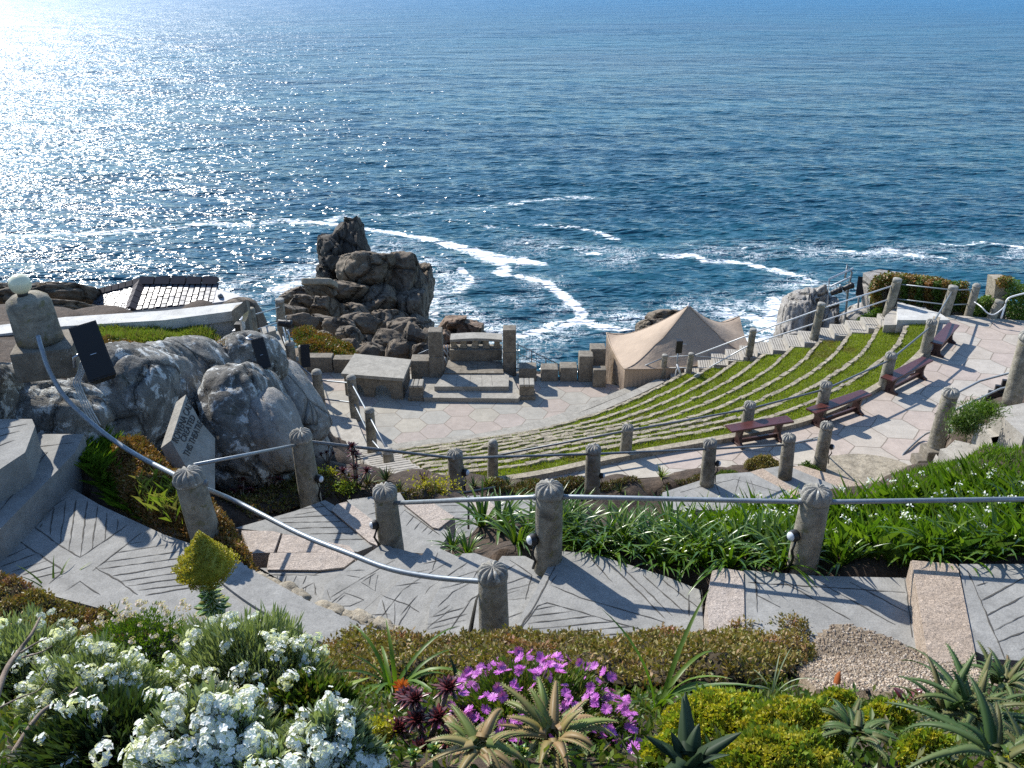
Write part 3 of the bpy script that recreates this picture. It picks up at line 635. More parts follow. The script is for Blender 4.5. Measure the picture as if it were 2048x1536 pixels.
# ================================================================== PAVING with traced joints
def ribbon_lines(mb, lines, z, w=0.02, wob=0.004):
    for ln in lines:
        pts = [P(a, b, z) for a, b in ln]; dense = []
        for a, b in zip(pts, pts[1:]):
            n = max(2, int((b-a).length/0.06))
            for k in range(n): dense.append(a.lerp(b, k/n))
        dense.append(pts[-1]); n = len(dense); vs = []
        for i, p in enumerate(dense):
            t = (dense[min(n-1, i+1)] - dense[max(0, i-1)]); t = V((-t.y, t.x, 0)).normalized()
            ww = w*0.28*R.uniform(0.3, 1.3)*(0.4 if i in (0, n-1) else 1); o = R.uniform(-wob, wob)
            vs += [p + t*(o+ww), p + t*(o-ww)]
        mb.add([v + V((0, 0, 0.0035)) for v in vs], [(2*i, 2*i+1, 2*i+3, 2*i+2) for i in range(n-1)])
def hatch(a, b, c, d, n, trim=0.0):
    """n lines running from edge a-b to edge d-c (pixels)"""
    out = []
    for i in range(n):
        t = (i+0.5)/n; p = (a[0]+(b[0]-a[0])*t, a[1]+(b[1]-a[1])*t); q = (d[0]+(c[0]-d[0])*t, d[1]+(c[1]-d[1])*t)
        out.append([p, q])
    return out
LINES = {}   # tread index -> lines
PLAT_LINES = [
 [(70,1055),(125,1095),(160,1115)],[(160,1115),(215,1078),(255,1050)],[(185,1142),(220,1115),(282,1066)],
 [(32,1078),(128,1142)],[(70,1055),(110,1010),(135,995)],[(128,1142),(98,1168)],[(190,1135),(235,1160),(275,1190)],[(130,1182),(160,1162),(200,1190)],
]
PLAT_LINES += [[(84,1047),(80,1056)],[(108,1015),(100,1070)],[(132,1003),(120,1087)],[(153,1000),(138,1100)],[(175,1002),(161,1113)],[(195,1012),(184,1100)],[(214,1026),(210,1082)],[(236,1038),(234,1062)]]
PLAT_LINES += [[(0,1107),(38,1086)],[(0,1120),(55,1096)],[(2,1134),(72,1108)],[(25,1143),(95,1121)],[(45,1150),(110,1131)],[(62,1158),(124,1143)]]
PLAT_LINES += [[(250,1090),(282,1084)],[(228,1106),(330,1090)],[(205,1125),(360,1103)],[(198,1138),(375,1115)],[(225,1152),(385,1126)],[(240,1163),(392,1140)],[(255,1172),(398,1152)],[(275,1181),(380,1168)],[(290,1191),(400,1172)]]
PLAT_LINES += [[(478,1160),(560,1200),(600,1215)],[(620,1258),(633,1240),(720,1280),(790,1305)],[(620,1258),(668,1248)],[(640,1275),(700,1272)],[(455,1165),(478,1152)]]
T4 = [[(1112,1130),(1070,1210),(1015,1290)],[(1020,1290),(1075,1212),(1094,1205),(1290,1262),(1350,1278)],[(1100,1170),(1160,1195),(1300,1235),(1330,1245)],
      [(1068,1220),(1110,1212)],[(1062,1233),(1145,1222)],[(1055,1247),(1190,1232)],[(1047,1260),(1225,1243)],[(1042,1273),(1260,1253)],[(1036,1285),(1300,1262)],[(1030,1300),(1340,1272)],
      [(1180,1115),(1225,1165)],[(1210,1122),(1280,1185),(1330,1238)],[(1250,1140),(1345,1232)],[(1285,1150),(1370,1225)],[(1325,1160),(1395,1215)],[(1378,1190),(1377,1232)],[(1403,1180),(1406,1232)],[(1100,1168),(1114,1150)]]
LINES[4] = T4
LINES[5] = [[(1020,1120),(1064,1150),(1050,1200)],[(1064,1150),(1000,1172)],[(1070,1165),(1010,1182)],[(1058,1195),(1015,1200)],[(1030,1130),(985,1155)],[(1045,1225),(1008,1238)],[(1040,1180),(1012,1188)]]
LINES[6] = [[(975,1145),(905,1185),(875,1215)],[(935,1125),(860,1175),(850,1190)],[(952,1142),(898,1160)],[(960,1158),(870,1180)],[(935,1205),(970,1180)],[(945,1195),(900,1260)],[(865,1232),(900,1210)],[(930,1215),(860,1235)],[(935,1228),(852,1250)],[(930,1240),(845,1262)],[(920,1252),(860,1268)],[(905,1215),(852,1258)],[(960,1135),(940,1165)]]
LINES[7] = [[(895,1125),(835,1160),(805,1180)],[(875,1105),(865,1140)],[(885,1120),(845,1128)],[(858,1140),(800,1150)],[(845,1165),(790,1172)],[(805,1180),(762,1235)],[(762,1190),(720,1228)],[(762,1190),(820,1212),(790,1262)],[(765,1200),(775,1240)],[(790,1205),(788,1250)],[(836,1190),(800,1230)],[(718,1232),(780,1228)],[(820,1212),(838,1225)]]
LINES[8] = [[(790,1120),(745,1145),(660,1195)],[(690,1142),(730,1140)],[(690,1150),(720,1155)],[(722,1165),(750,1182),(755,1150)],[(722,1165),(752,1145)],[(738,1172),(742,1150)],[(660,1208),(688,1185),(728,1200),(700,1212),(668,1212)],[(655,1180),(660,1200)],[(690,1190),(672,1205)],[(632,1175),(628,1190)]]
LINES[9] = [[(538,1150),(640,1150)],[(555,1152),(550,1170)],[(572,1152),(566,1175)],[(592,1152),(585,1172)],[(612,1152),(606,1168)],[(590,1185),(628,1165),(632,1190)],[(612,1172),(610,1192)],[(628,1150),(700,1118)]]
LINES[13] = hatch((560,1030),(655,1022),(738,1080),(600,1070), 2)[:0] + [[(590,1030),(640,1022)],[(560,1037),(668,1030)],[(545,1046),(690,1043)],[(580,1057),(705,1054)],[(620,1068),(720,1066)],[(665,1080),(735,1078)],[(640,1005),(668,1030),(742,1088)],[(600,1018),(655,1012)]]
LINES[15] = [[(808,1020),(880,1070)],[(800,1030),(812,1018)],[(812,1052),(828,1032)],[(828,1060),(843,1042)],[(843,1066),(858,1050)],[(855,1070),(866,1060)],[(735,1030),(755,1024)],[(790,1015),(806,1010)]]
LINES[17] = [[(880,1012),(920,1010)],[(892,1025),(935,1024)],[(905,1036),(945,1037)],[(905,1050),(950,1048)]]
LINES[0] = [[(1935,1140),(2010,1318)],[(1950,1172),(1975,1165)],[(1972,1232),(2048,1192)],[(1962,1202),(2060,1150)],[(1985,1262),(2060,1225)],[(1995,1285),(2060,1258)],[(2040,1300),(2060,1292)]]
LINES[2] = [[(1510,1145),(1515,1225)],[(1810,1160),(1825,1275)],[(1560,1160),(1700,1240)],[(1640,1165),(1790,1250)],[(1512,1190),(1560,1215)],[(1700,1165),(1815,1225)],[(1495,1165),(1810,1185)]]
LINES[20] = [[(1400,975),(1470,958),(1560,985)],[(1360,985),(1440,962)],[(1480,952),(1470,985)],[(1500,956),(1510,985)],[(1430,965),(1440,990)]]
def build_treads(lst, lines):
    for i, (nm, z, mk, o) in enumerate(lst):
        mb = MB(); poly = [P(a, b, z) for a, b in o]
        if mk.startswith('granite'):
            # softened slab edge: slightly inset proud top
            c = sum(poly, V())/len(poly); mb.prism([p + V((0, 0, -0.02)) for p in poly], h=0.26)
            mb.prism([c + (p-c)*0.975 + V((0, 0, 0.004)) for p in poly], h=0.02, bottom=False)
        else: mb.prism(poly, h=0.35)
        o_ = mb.build(nm, [M[mk], M['groove']])
        tag(o_, kind='structure')
        if i in lines:
            g_ = MB(); ribbon_lines(g_, lines[i], z, 0.014 if i in (5, 6, 7, 8) else 0.020)
            tag(g_.build('path_joint', M['groove'], o_), kind='structure')
build_treads(TREADS, LINES)
build_treads(PLAT, {0: PLAT_LINES})
for z, o in UPSTEPS:
    mb = MB(); mb.prism([P(a, b, z) for a, b in o], h=0.45); ob = tag(mb.build('path_step', M['concrete_dark']), kind='structure')
    g_ = MB()
    if z < -4.2: L_ = [[(20,900),(150,885)],[(0,915),(95,905),(62,935)],[(0,945),(55,925)],[(0,975),(45,950)],[(0,1000),(35,972)],[(95,905),(30,985),(0,1020)],[(30,985),(-60,1035)],[(-60,955),(5,935)]]
    else: L_ = [[(-10,860),(55,848)],[(-30,880),(40,862)],[(-40,905),(30,880)]]
    ribbon_lines(g_, L_, z, 0.02); tag(g_.build('path_joint', M['groove'], ob), kind='structure')
# crumbled stones along the broken edge of the upper platform: one kerb with a ragged side
kerb_px = [(418,1092),(470,1122),(500,1142),(560,1178),(640,1216),(740,1258),(830,1290),(905,1308),(985,1300)]
kerb_w = catmull([P(a, b, -4.575) for a, b in kerb_px], 10)
mb = MB(); vs = []; n = len(kerb_w)
for i, p in enumerate(kerb_w):
    t = (kerb_w[min(n-1, i+1)]-kerb_w[max(0, i-1)]); nn = V((t.y, -t.x, 0)).normalized()
    if nn.y < 0: nn = -nn
    w = 0.20 + 0.10*min(1, i/n*1.5)
    vs += [p + nn*(0.03*mnoise.noise(V((i*0.7, 0, 0)))+0.02), p - nn*w, p + nn*0.03 - V((0, 0, 0.5)), p - nn*w - V((0, 0, 0.05))]
fs = []
for i in range(n-1):
    a = 4*i; b = a+4; fs += [(a, b, b+1, a+1), (a+2, b+2, b, a), (a+1, b+1, b+3, a+3)]
mb.add(vs, fs); kerb = tag(mb.build('kerb', M['concrete']), kind='structure')

def blob(n, seed, size, rot=0.0, pn=3.0, amp=0.16, fr=1.6, rz=None, facet=0.0, lean=0.0):
    """a rock: superquadric block with fractal surface; returns verts, faces arrays"""
    bm = bmesh.new(); bmesh.ops.create_cube(bm, size=2); bmesh.ops.subdivide_edges(bm, edges=bm.edges[:], cuts=n, use_grid_fill=True)
    rr = random.Random(seed); off = V((rr.uniform(-50, 50), rr.uniform(-50, 50), rr.uniform(-50, 50)))
    E = Euler((rr.uniform(-.15, .15), rr.uniform(-.15, .15), rot)).to_matrix() if rz is None else rz
    planes = [(V((rr.gauss(0, 1), rr.gauss(0, 1), rr.gauss(0, 1))).normalized(), rr.uniform(0.68, 0.92)) for _ in range(11)] if facet else []
    for v in bm.verts:
        p = v.co.copy(); q = (abs(p.x)**pn + abs(p.y)**pn + abs(p.z)**pn)**(1/pn); p = p/q
        for nn, dd in planes:
            s_ = p.dot(nn)
            if s_ > dd: p = p - nn*(s_-dd)*facet*1.0
        nz = mnoise.fractal(p*fr + off, 0.75, 2.1, 5)
        cr = 1-abs(mnoise.noise(p*fr*1.1 + off*1.3))*2
        p = p*(1 + amp*nz - amp*0.9*max(0, cr-0.84)*6 + (lean*.09*abs(math.sin(p.x*3.2+p.z*1.2+off.x+mnoise.noise(p*1.2+off)*1.2)) if lean else 0))
        v.co = E @ V((p.x*size[0], p.y*size[1], p.z*size[2]))
    vs = [v.co.copy() for v in bm.verts]; fs = [tuple(v.index for v in f.verts) for f in bm.faces]
    bm.verts.index_update(); fs = [tuple(v.index for v in f.verts) for f in bm.faces]; bm.free(); return vs, fs
def add_rock(mb, c, size, seed, n=12, **k):
    vs, fs = blob(n, seed, size, **k); mb.smooth = True; mb.add([V(c)+v for v in vs], fs); mb.smooth = False
kr = MB()
for k, (a, b, s) in enumerate([(505,1148,.04),(522,1157,.05),(540,1166,.045),(548,1170,.05),(575,1180,.07),(592,1190,.05),(600,1194,.06),(650,1216,.06),(662,1220,.05),(672,1224,.06),(700,1234,.05),(722,1238,.07),(733,1246,.06),(748,1250,.05),(765,1252,.06),(780,1258,.05),(800,1266,.05),(815,1272,.04),(860,1285,.05),(885,1290,.05)]):
    add_rock(kr, P(a, b, -4.68), (s*1.5, s, s*0.8), 100+k, 5, rot=-0.6, amp=.25)
kr.build('broken_edge_stone', M['edging'], kerb)

# ------------------------------------------------------------------ stage and walkway
mb = MB(); mb.prism(STAGE, h=0.6); tag(mb.build('path', M['hex_stage']), kind='structure')
mb = MB(); mb.prism(WALK, h=0.5); tag(mb.build('path', M['hex_walk']), kind='structure')
ramp_px = [(600,832),(645,826),(712,838),(745,915),(775,955),(770,985),(660,985),(640,930),(610,870)]
mb = MB(); mb.prism([P(a, b, -12.42) for a, b in ramp_px], h=0.5); rp = tag(mb.build('path', M['stairs']), kind='structure')
g_ = MB(); LL = []
for k in range(11): LL.append([(655+k*9, 925+ (k % 2)), (680+k*8.5, 905)])
for k in range(6): LL.append([(655, 902+k*7), (745, 892+k*8)])
ribbon_lines(g_, LL, -12.42, 0.02); tag(g_.build('path_joint', M['groove'], rp), kind='structure')

# ------------------------------------------------------------------ seating rows
def clip_curve(c, a, b): n = len(c); return c[int(a*(n-1)):int(b*(n-1))+1]

def grass_blades(polyfn, n, h, w, lean=0.35):
    """polyfn(n)-> Nx3 points ; returns verts, faces (tris as quads w/ repeated?)"""
    p = polyfn(n); n = len(p); a = rng.uniform(0, 2*np.pi, n); hh = h*rng.uniform(0.5, 1.3, n)
    d = np.stack([np.cos(a), np.sin(a), np.zeros(n)], 1); s = np.stack([-np.sin(a), np.cos(a), np.zeros(n)], 1)
    ln = lean*rng.uniform(0.2, 1.2, n)
    b0 = p - s*w[0]/2 if isinstance(w, tuple) else p - s*w/2; b1 = p + s*w/2
    mid = p + d*(hh*ln*0.35)[:, None]; mid[:, 2] += hh*0.6
    tip = p + d*(hh*ln)[:, None]; tip[:, 2] += hh
    v = np.stack([b0, b1, mid + s*w*0.35, tip], 1).reshape(-1, 3)
    f = np.arange(n*4).reshape(-1, 4); return v, f
row_names = ['lowest', 'second', 'third', 'fourth', 'fifth', 'sixth', 'seventh', 'eighth', 'ninth', 'tenth', 'topmost']
for k in range(NROW):
    z = Z_STAGE + (Z_WALK-Z_STAGE)*(k+1)/NROW - (0.02 if k == NROW-1 else 0); zb = z - 0.50
    A = rowcurve(k/NROW, z); B = rowcurve((k+1)/NROW, z)
    if k < 2:
        lab = ('lowest' if k == 0 else 'second lowest') + ' curved tier of bare grey concrete seats bordering the stage'
    else: lab = '%s curved grass seat row with stone edging, counting up from the stage' % row_names[k-1-1+0] if k-2 > 0 and k < NROW-1 else ('lowest curved grass seat row above the bare concrete tiers' if k == 2 else 'topmost curved grass seat row just below the bench walkway')
    root = empty('seat_row', A[30], lab, 'seat row', 'curved seat rows above the stage')
    ew = 0.105 if k > 1 else 0.30
    def inset(i, d):
        t = (A[min(60, i+1)]-A[max(0, i-1)]); nn = V((t.y, -t.x, 0)).normalized()
        if nn.dot(B[i]-A[i]) < 0: nn = -nn
        return nn*d
    e = MB()
    if k > 1:
        dense = resample([V(p) for p in A], 600); Ln = sum((dense[i+1]-dense[i]).length for i in range(599)); pos_ = 0.0
        while pos_ < Ln-0.12:
            ln = R.uniform(.12, .34); i0 = int(pos_/Ln*599); i1 = min(599, int((pos_+ln)/Ln*599)); pos_ += ln
            a_, b_ = dense[i0], dense[i1]; t = (b_-a_)
            if t.length < .05: continue
            t.normalize(); nn = V((t.y, -t.x, 0)); 
            if nn.dot(B[min(60, i0//10)]-A[min(60, i0//10)]) < 0: nn = -nn
            w_ = ew*R.uniform(.85, 1.2); o_ = R.uniform(-.018, .012); hz_ = R.uniform(-.016, .012); jj = lambda: V((R.uniform(-.015, .015), R.uniform(-.015, .015), R.uniform(-.014, .014)))
            c4 = [a_+nn*o_, b_+t*.004+nn*o_, b_+t*.004+nn*(o_+w_), a_+nn*(o_+w_)]
            cc_ = sum(c4, V())/4; top = [cc_+(q-cc_)*.93+V((0, 0, hz_+.012))+jj()-A[30] for q in c4]; mid_ = [q+V((0, 0, hz_-.022))+jj()*.6-A[30] for q in c4]; bot = [q+V((0, 0, -.5))-A[30] for q in c4]
            if (c4[1]-c4[0]).cross(c4[3]-c4[0]).z < 0: top.reverse(); mid_.reverse(); bot.reverse()
            e.add(top+mid_+bot, [(0, 1, 2, 3)] + [(4+q, 4+(q+1) % 4, (q+1) % 4, q) for q in range(4)] + [(8+q, 8+(q+1) % 4, 4+(q+1) % 4, 4+q) for q in range(4)])
    else:
        vs = []
        for i in range(61):
            a_ = A[i]-A[30]; b_ = a_ + inset(i, ew); vs += [a_ + V((0, 0, -.5)), a_ + V((0, 0, .0)), b_ + V((0, 0, .004)), b_ + V((0, 0, -.05))]
        e.add(vs, [(4*i+j, 4*i+4+j, 4*i+5+j, 4*i+1+j) for i in range(60) for j in range(3)])
    e.build('stone_edge', M['edging'] if k > 1 else M['block_top'], root)
    t_ = MB(); vs = []
    for i in range(61):
        a = A[i] + inset(i, ew*0.6); vs += [a - A[30] + V((0, 0, -0.035)), B[i] + inset(i, 0.06) - A[30] + V((0, 0, -0.035))]
    t_.add(vs, [(2*i, 2*i+1, 2*i+3, 2*i+2) for i in range(60)])
    if k > 1:
        t_.build('turf', M['turf_base'], root)
        def fn(n):
            i = rng.integers(0, 60, n); f = rng.random(n); s = rng.random(n)**0.9
            a = np.array([A[j] + inset(j, ew*0.8) for j in range(61)]); b = np.array([B[j] + inset(j, -0.02) for j in range(61)])
            pa = a[i]*(1-f)[:, None] + a[i+1]*f[:, None]; pb = b[i]*(1-f)[:, None] + b[i+1]*f[:, None]
            p = pa*(1-s)[:, None] + pb*s[:, None]; p[:, 2] = z-0.035
            return p - np.array(A[30])
        L_ = sum((A[i+1]-A[i]).length for i in range(60))
        v, f = grass_blades(fn, int(L_*1500), 0.062, 0.013)
        link('turf_blades', fastmesh('turf_blades', v, f, M['turf']), root)
    else: t_.build('seat_top', M['block_top'], root)
# curb along the outer edge of the top row
c = [V((p.x, p.y, Z_WALK)) for p in outer]; mb = MB(); vs = []
for i, p in enumerate(c):
    t = (c[min(60, i+1)]-c[max(0, i-1)]); nn = V((t.y, -t.x, 0)).normalized()
    if nn.y > 0: nn = -nn
    vs += [p - nn*0.10 + V((0, 0, -0.2)), p - nn*0.09 + V((0, 0, 0.10)), p + nn*0.09 + V((0, 0, 0.11)), p + nn*0.11 + V((0, 0, -0.05))]
mb.add(vs, [(4*i+j, 4*i+4+j, 4*i+5+j, 4*i+1+j) for i in range(60) for j in range(3)]); tag(mb.build('kerb', M['edging']), kind='structure')

# ------------------------------------------------------------------ stairs flanking the rows
def stair_run(a0, a1, w_dir, width, n, name_label, bulge=0.0, mat='stairs', lines=True):
    root = empty('staircase', a0, name_label, 'staircase')
    d = (a1-a0); rise = d.z/n; hz = V((d.x, d.y, 0))/n; wd = V(w_dir).normalized()*width; mb = MB(); g = MB()
    for k in range(n):
        o = wd.normalized()*bulge*math.sin(math.pi*k/n)
        p = V((a0.x, a0.y, a0.z)) + hz*k + V((0, 0, rise*(k+1))) + o - a0; q = p + hz*1.02 + V((0, 0, 0.002*(k % 2)))
        j = V((R.uniform(-.02, .02), R.uniform(-.02, .02), 0))
        mb.prism([p+j, q+j, q+wd-j, p+wd-j], h=abs(rise)+0.3)
        for s in range(1, 6):
            a = p + hz*(s/6) + wd*0.06; b = p + hz*(s/6) + wd*0.94
            t = hz.normalized()*0.008; up = V((0, 0, 0.004))
            g.add([a-t+up, a+t+up, b+t+up, b-t+up], [(0, 1, 2, 3)])
    mb.build('step', M[mat], root)
    if lines: g.build('tread_groove', M['groove'], root)
    return root
sR0 = V((inner[-1].x, inner[-1].y, Z_STAGE)); sR1 = V((outer[-1].x, outer[-1].y, Z_WALK))
stair_run(sR0 + V((-0.1, 0.05, 0)), sR1 + V((0, 0.05, 0)), (0.12, 1, 0), 0.95, 20, 'pale concrete staircase climbing beside the tent along the far end of the grass rows', 0.25)
sL0 = V((inner[0].x, inner[0].y, Z_STAGE)); sL1 = V((outer[0].x, outer[0].y, Z_WALK))
stair_run(sL0 + V((-0.85, -0.1, 0)), sL1 + V((-0.95, -0.15, 0)), (1, 0.3, 0), 0.95, 16, 'pale concrete staircase rising beside the near end of the grass rows', 0.0)

# ================================================================== POSTS
def flute(i, a): return 1.0
def post(px, pyb, z, pxt, pyt, wpx, label, style='flute', lamp=None, name='concrete_post', group='round concrete posts carrying the handrails', radius=None):
    b = P(px, pyb, z); _, _, dep = proj(b); r = radius or wpx*dep/F_PX/2
    base = b + V((0, r*0.9, 0))
    # height so that the far rim of the cap reaches pyt
    lo, hi = 0.1, 4.0
    for _ in range(40):
        m_ = (lo+hi)/2
        if proj(base + V((0, r*0.5, m_)))[1] > pyt: lo = m_
        else: hi = m_
    h = lo; dx = P(pxt, pyt, base.z + h)
    tiltx = 0.0
    top = proj(base + V((0, 0, h))); off = (pxt-top[0])*top[2]/F_PX
    root = empty(name, base, label, 'post', group)
    ax = math.atan2(max(-0.12, min(0.12, off)), h); Mx = Matrix.Rotation(ax, 3, 'Y')
    mb = MB(); n = 28
    prof = [(r*1.06, -0.25), (r*1.06, 0.0), (r*1.04, 0.05), (r*1.03, h*0.3), (r*0.99, h*0.6), (r*0.96, h-r*1.05), (r*0.93, h-r*0.98)]
    sd = R.uniform(0, 99)
    mb.lathe(prof, n=n, fn=lambda i, a: 1+0.018*mnoise.noise(V((math.cos(a)*1.5, math.sin(a)*1.5, i+sd))), M=Mx)
    mb.build('shaft', M['post'], root)
    c = MB()
    if style == 'flute':
        pr = [(r*0.93, h-r*1.0), (r*1.02, h-r*0.93), (r*1.03, h-r*0.70), (r*1.0, h-r*0.42), (r*0.90, h-r*0.18), (r*0.72, h-r*0.03), (r*0.45, h+r*0.03), (r*0.2, h+r*0.03), (0.001, h+r*0.02)]
        amp = [0, .01, .06, .14, .20, .26, .22, .0, 0]; dz = [0, 0, .03, .08, .16, .24, .26, .10, 0]
        c.lathe(pr, n=72, fn=lambda i, a: 1 + amp[i]*(abs(math.sin(6*a+sd))**0.6-0.75) + 0.02*mnoise.noise(V((math.cos(a)*2, math.sin(a)*2, i+sd))), M=Mx, fz=lambda i, a: -r*dz[i]*(1-abs(math.sin(6*a+sd))**0.6))
    elif style == 'dome':
        pr = [(r*0.94, h-r*1.0), (r*1.04, h-r*0.95), (r*1.04, h-r*0.78), (r*0.98, h-r*0.74)] + [(r*0.98*math.cos(t), h-r*0.72+r*0.72*math.sin(t)) for t in (0.25, .5, .75, 1.0, 1.25, 1.5)]
        c.lathe(pr, n=24, M=Mx)
    elif style == 'ball':
        pr = [(r*0.9, h-r*1.6), (r*0.62, h-r*1.5)] + [(max(.002, r*0.85*math.cos(t)), h-r*0.8+r*0.8*math.sin(t)) for t in (-1.0, -.6, -.2, .2, .6, 1.0, 1.3, 1.55)]
        c.lathe(pr, n=24, M=Mx)
    else:
        pr = [(r*0.95, h-r*1.0), (r*0.96, h-r*0.1), (r*0.85, h), (0.002, h+0.01)]; c.lathe(pr, n=24, M=Mx)
    c.build('cap', M['post_cap'], root)
    if lamp:
        sx, hz, br = lamp     # side direction (-1 left / +1 right), height, radius
        lm = MB(); ctr = V((sx*(r*0.97), -r*0.45, hz)); dirv = V((sx, -0.55, 0.1)).normalized(); q = dirv.to_track_quat('Z', 'Y').to_matrix()
        lm.lathe([(br*1.15, 0.0), (br*1.2, 0.03), (br*1.0, 0.055), (br*0.98, 0.06)], c=ctr, n=18, M=q); lo_ = lm.build('bulkhead_lamp', M['black'], root)
        gl = MB(); gl.lathe([(br*0.95, 0.05)] + [(br*0.95*math.cos(t), 0.055+br*0.6*math.sin(t)) for t in (.3, .6, .9, 1.2, 1.5)], c=ctr, n=16, M=q); gl.build('lamp_lens', M['lens'], lo_)
        cb = MB(); cb.tube([ctr + V((0, -0.02, -0.03)), ctr + V((sx*0.03, -0.05, -0.12)), ctr + V((0, -0.02, -0.22)), ctr + V((sx*0.02, 0, -hz-0.05))], 0.012, 6); cb.build('cable', M['hose'], lo_)
    return dict(base=base, h=h, r=r, M=Mx, root=root)
def at_post(p, frac=0.86, off=(0, 0)):
    q = p['M'] @ V((0, 0, p['h']*frac)); return p['base'] + q + V((off[0], off[1], 0))
PO = {}
# upper path
PO['near'] = post(988, 1302, -4.85, 985, 1124, 58, 'stubby concrete post with rough fluted top standing nearest, beside the magenta daisies')
PO['left'] = post(405, 1092, -4.62, 373, 932, 58, 'leaning fluted concrete post between the rusty mat and the conical yellow flower head')
PO['mid'] = post(1097, 1135, -4.70, 1099, 960, 54, 'fluted post with a round lamp at the left end of the strap leaf bed', lamp=(-1, 0.26, 0.045))
PO['right'] = post(1612, 1144, -4.52, 1636, 968, 57, 'leaning fluted concrete post in the white bell flowers, lamp on its left', lamp=(-1, 0.33, 0.042))
PO['off'] = post(2420, 1135, -4.32, 2450, 955, 57, 'fluted concrete post beyond the right edge that ends the long rail')
PO['stub'] = post(780, 1105, -5.25, 768, 966, 47, 'fluted post at the corner of the zigzag path, lamp low on its left', lamp=(-1, 0.30, 0.04))
PO['low1'] = post(618, 1013, -5.75, 600, 856, 42, 'tall fluted post with a bright starry top beside the dark red rosettes', lamp=(1, 0.35, 0.04))
PO['low2'] = post(914, 985, -7.35, 909, 897, 31, 'fluted post by the small aloe bed, left of the strap leaves', lamp=(1, 0.33, 0.05))
PO['low3'] = post(1186, 975, -7.9, 1187, 887, 30, 'fluted post on the lower path showing above the middle of the strap leaf bed', lamp=(1, 0.2, 0.04))
PO['low4'] = post(1417, 962, -8.7, 1421, 876, 27, 'fluted post beside the blue grey fan shaped step below the terrace', lamp=(1, 0.35, 0.05))
PO['low5'] = post(1575, 942, -8.9, 1579, 866, 26, 'fluted post beside the rust coloured mound of stonecrop below the benches')
PO['low6'] = post(1645, 926, -9.25, 1655, 842, 25, 'fluted post at the right end of the lower rail by the round landing', lamp=(1, 0.35, 0.05))
PO['walk1'] = post(985, 958, Z_WALK, 986, 876, 21, 'slim post with a dark ball top at the near end of the grass rows', 'ball')
PO['walk2'] = post(1252, 912, Z_WALK, 1256, 847, 23, 'pale fluted post on the walkway kerb nearest the camera, left of the first bench')
PO['walk3'] = post(1493, 872, Z_WALK, 1501, 801, 23, 'fluted post on the kerb right behind the nearest bench')
PO['walk4'] = post(1641, 842, Z_WALK, 1654, 761, 23, 'fluted post on the kerb behind the second nearest bench')
PO['walk5'] = post(1770, 782, Z_WALK, 1784, 703, 22, 'fluted post on the kerb behind the third bench up the walkway')
PO['walk6'] = post(1852, 715, Z_WALK, 1865, 637, 20, 'fluted post on the kerb behind the farthest bench')
PO['walk7'] = post(1893, 632, Z_WALK, 1908, 570, 19, 'round post at the corner where the grass rows meet the ivy covered wall', 'flat')
PO['walk8'] = post(1940, 632, Z_WALK, 1955, 565, 15, 'slim round topped post carrying the hanging white rope', 'dome')
PO['walk9'] = post(1987, 638, Z_WALK, 2002, 598, 17, 'short stubby post below the far right of the hanging white rope', 'flat')
PO['big'] = post(1873, 912, -9.2, 1904, 774, 31, 'thick tall post at the foot of the right hand stairs', lamp=(1, 0.55, 0.05))
PO['big2'] = post(2034, 800, -8.2, 2060, 660, 34, 'thick pale post cut by the right edge of the view above the stone stairs')
# beside the stage, two rails
PO['st1'] = post(564, 690, -11.9, 559, 596, 18, 'round post carrying a black floodlight, farthest of the line by the stage', 'flat')
PO['st2'] = post(590, 792, -12.3, 578, 679, 19, 'dome topped post against the pale boulders, just below the black floodlight', 'dome')
PO['st3'] = post(641, 826, -12.5, 632, 736, 20, 'dome topped post left of the stone slab table, beside the stage paving', 'dome')
PO['st4'] = post(710, 838, -12.5, 701, 747, 19, 'dome topped post in front of the stone slab table', 'dome')
PO['st5'] = post(744, 914, -12.3, 738, 812, 20, 'dome topped post at the bend of the rails over the plain concrete landing', 'dome')
PO['st6'] = post(782, 968, -11.6, 774, 893, 22, 'dome topped post at the foot of the stairs beside the grass rows', 'dome')
PO['st7'] = post(607, 770, -12.3, 603, 690, 14, 'slim post half hidden behind the dome topped posts near the boulders', 'flat')
# along the far stairs
PO['fs1'] = post(1259, 772, -12.35, 1258, 737, 12, 'shortest post at the foot of the far stairs, at the tent corner', 'flat')
PO['fs2'] = post(1326, 750, -12.0, 1330, 708, 12, 'post left of the little loudspeaker in front of the tent', 'flat')
PO['fs3'] = post(1378, 750, -11.9, 1383, 705, 12, 'post right of the little loudspeaker in front of the tent', 'flat')
PO['fs4'] = post(1499, 714, -11.2, 1507, 656, 14, 'post on the far stairs in front of the right end of the tent', 'flat')
PO['fs5'] = post(1631, 676, -10.5, 1644, 604, 16, 'post on the far stairs in front of the cracked cliff rocks', 'flat')
PO['fs6'] = post(1779, 628, -9.7, 1796, 555, 18, 'topmost post of the far stairs, in front of the succulent covered wall', 'flat')
PO['fs7'] = post(1440, 726, -11.8, 1443, 712, 11, 'low post stub hidden among the rails in front of the tent', 'flat')

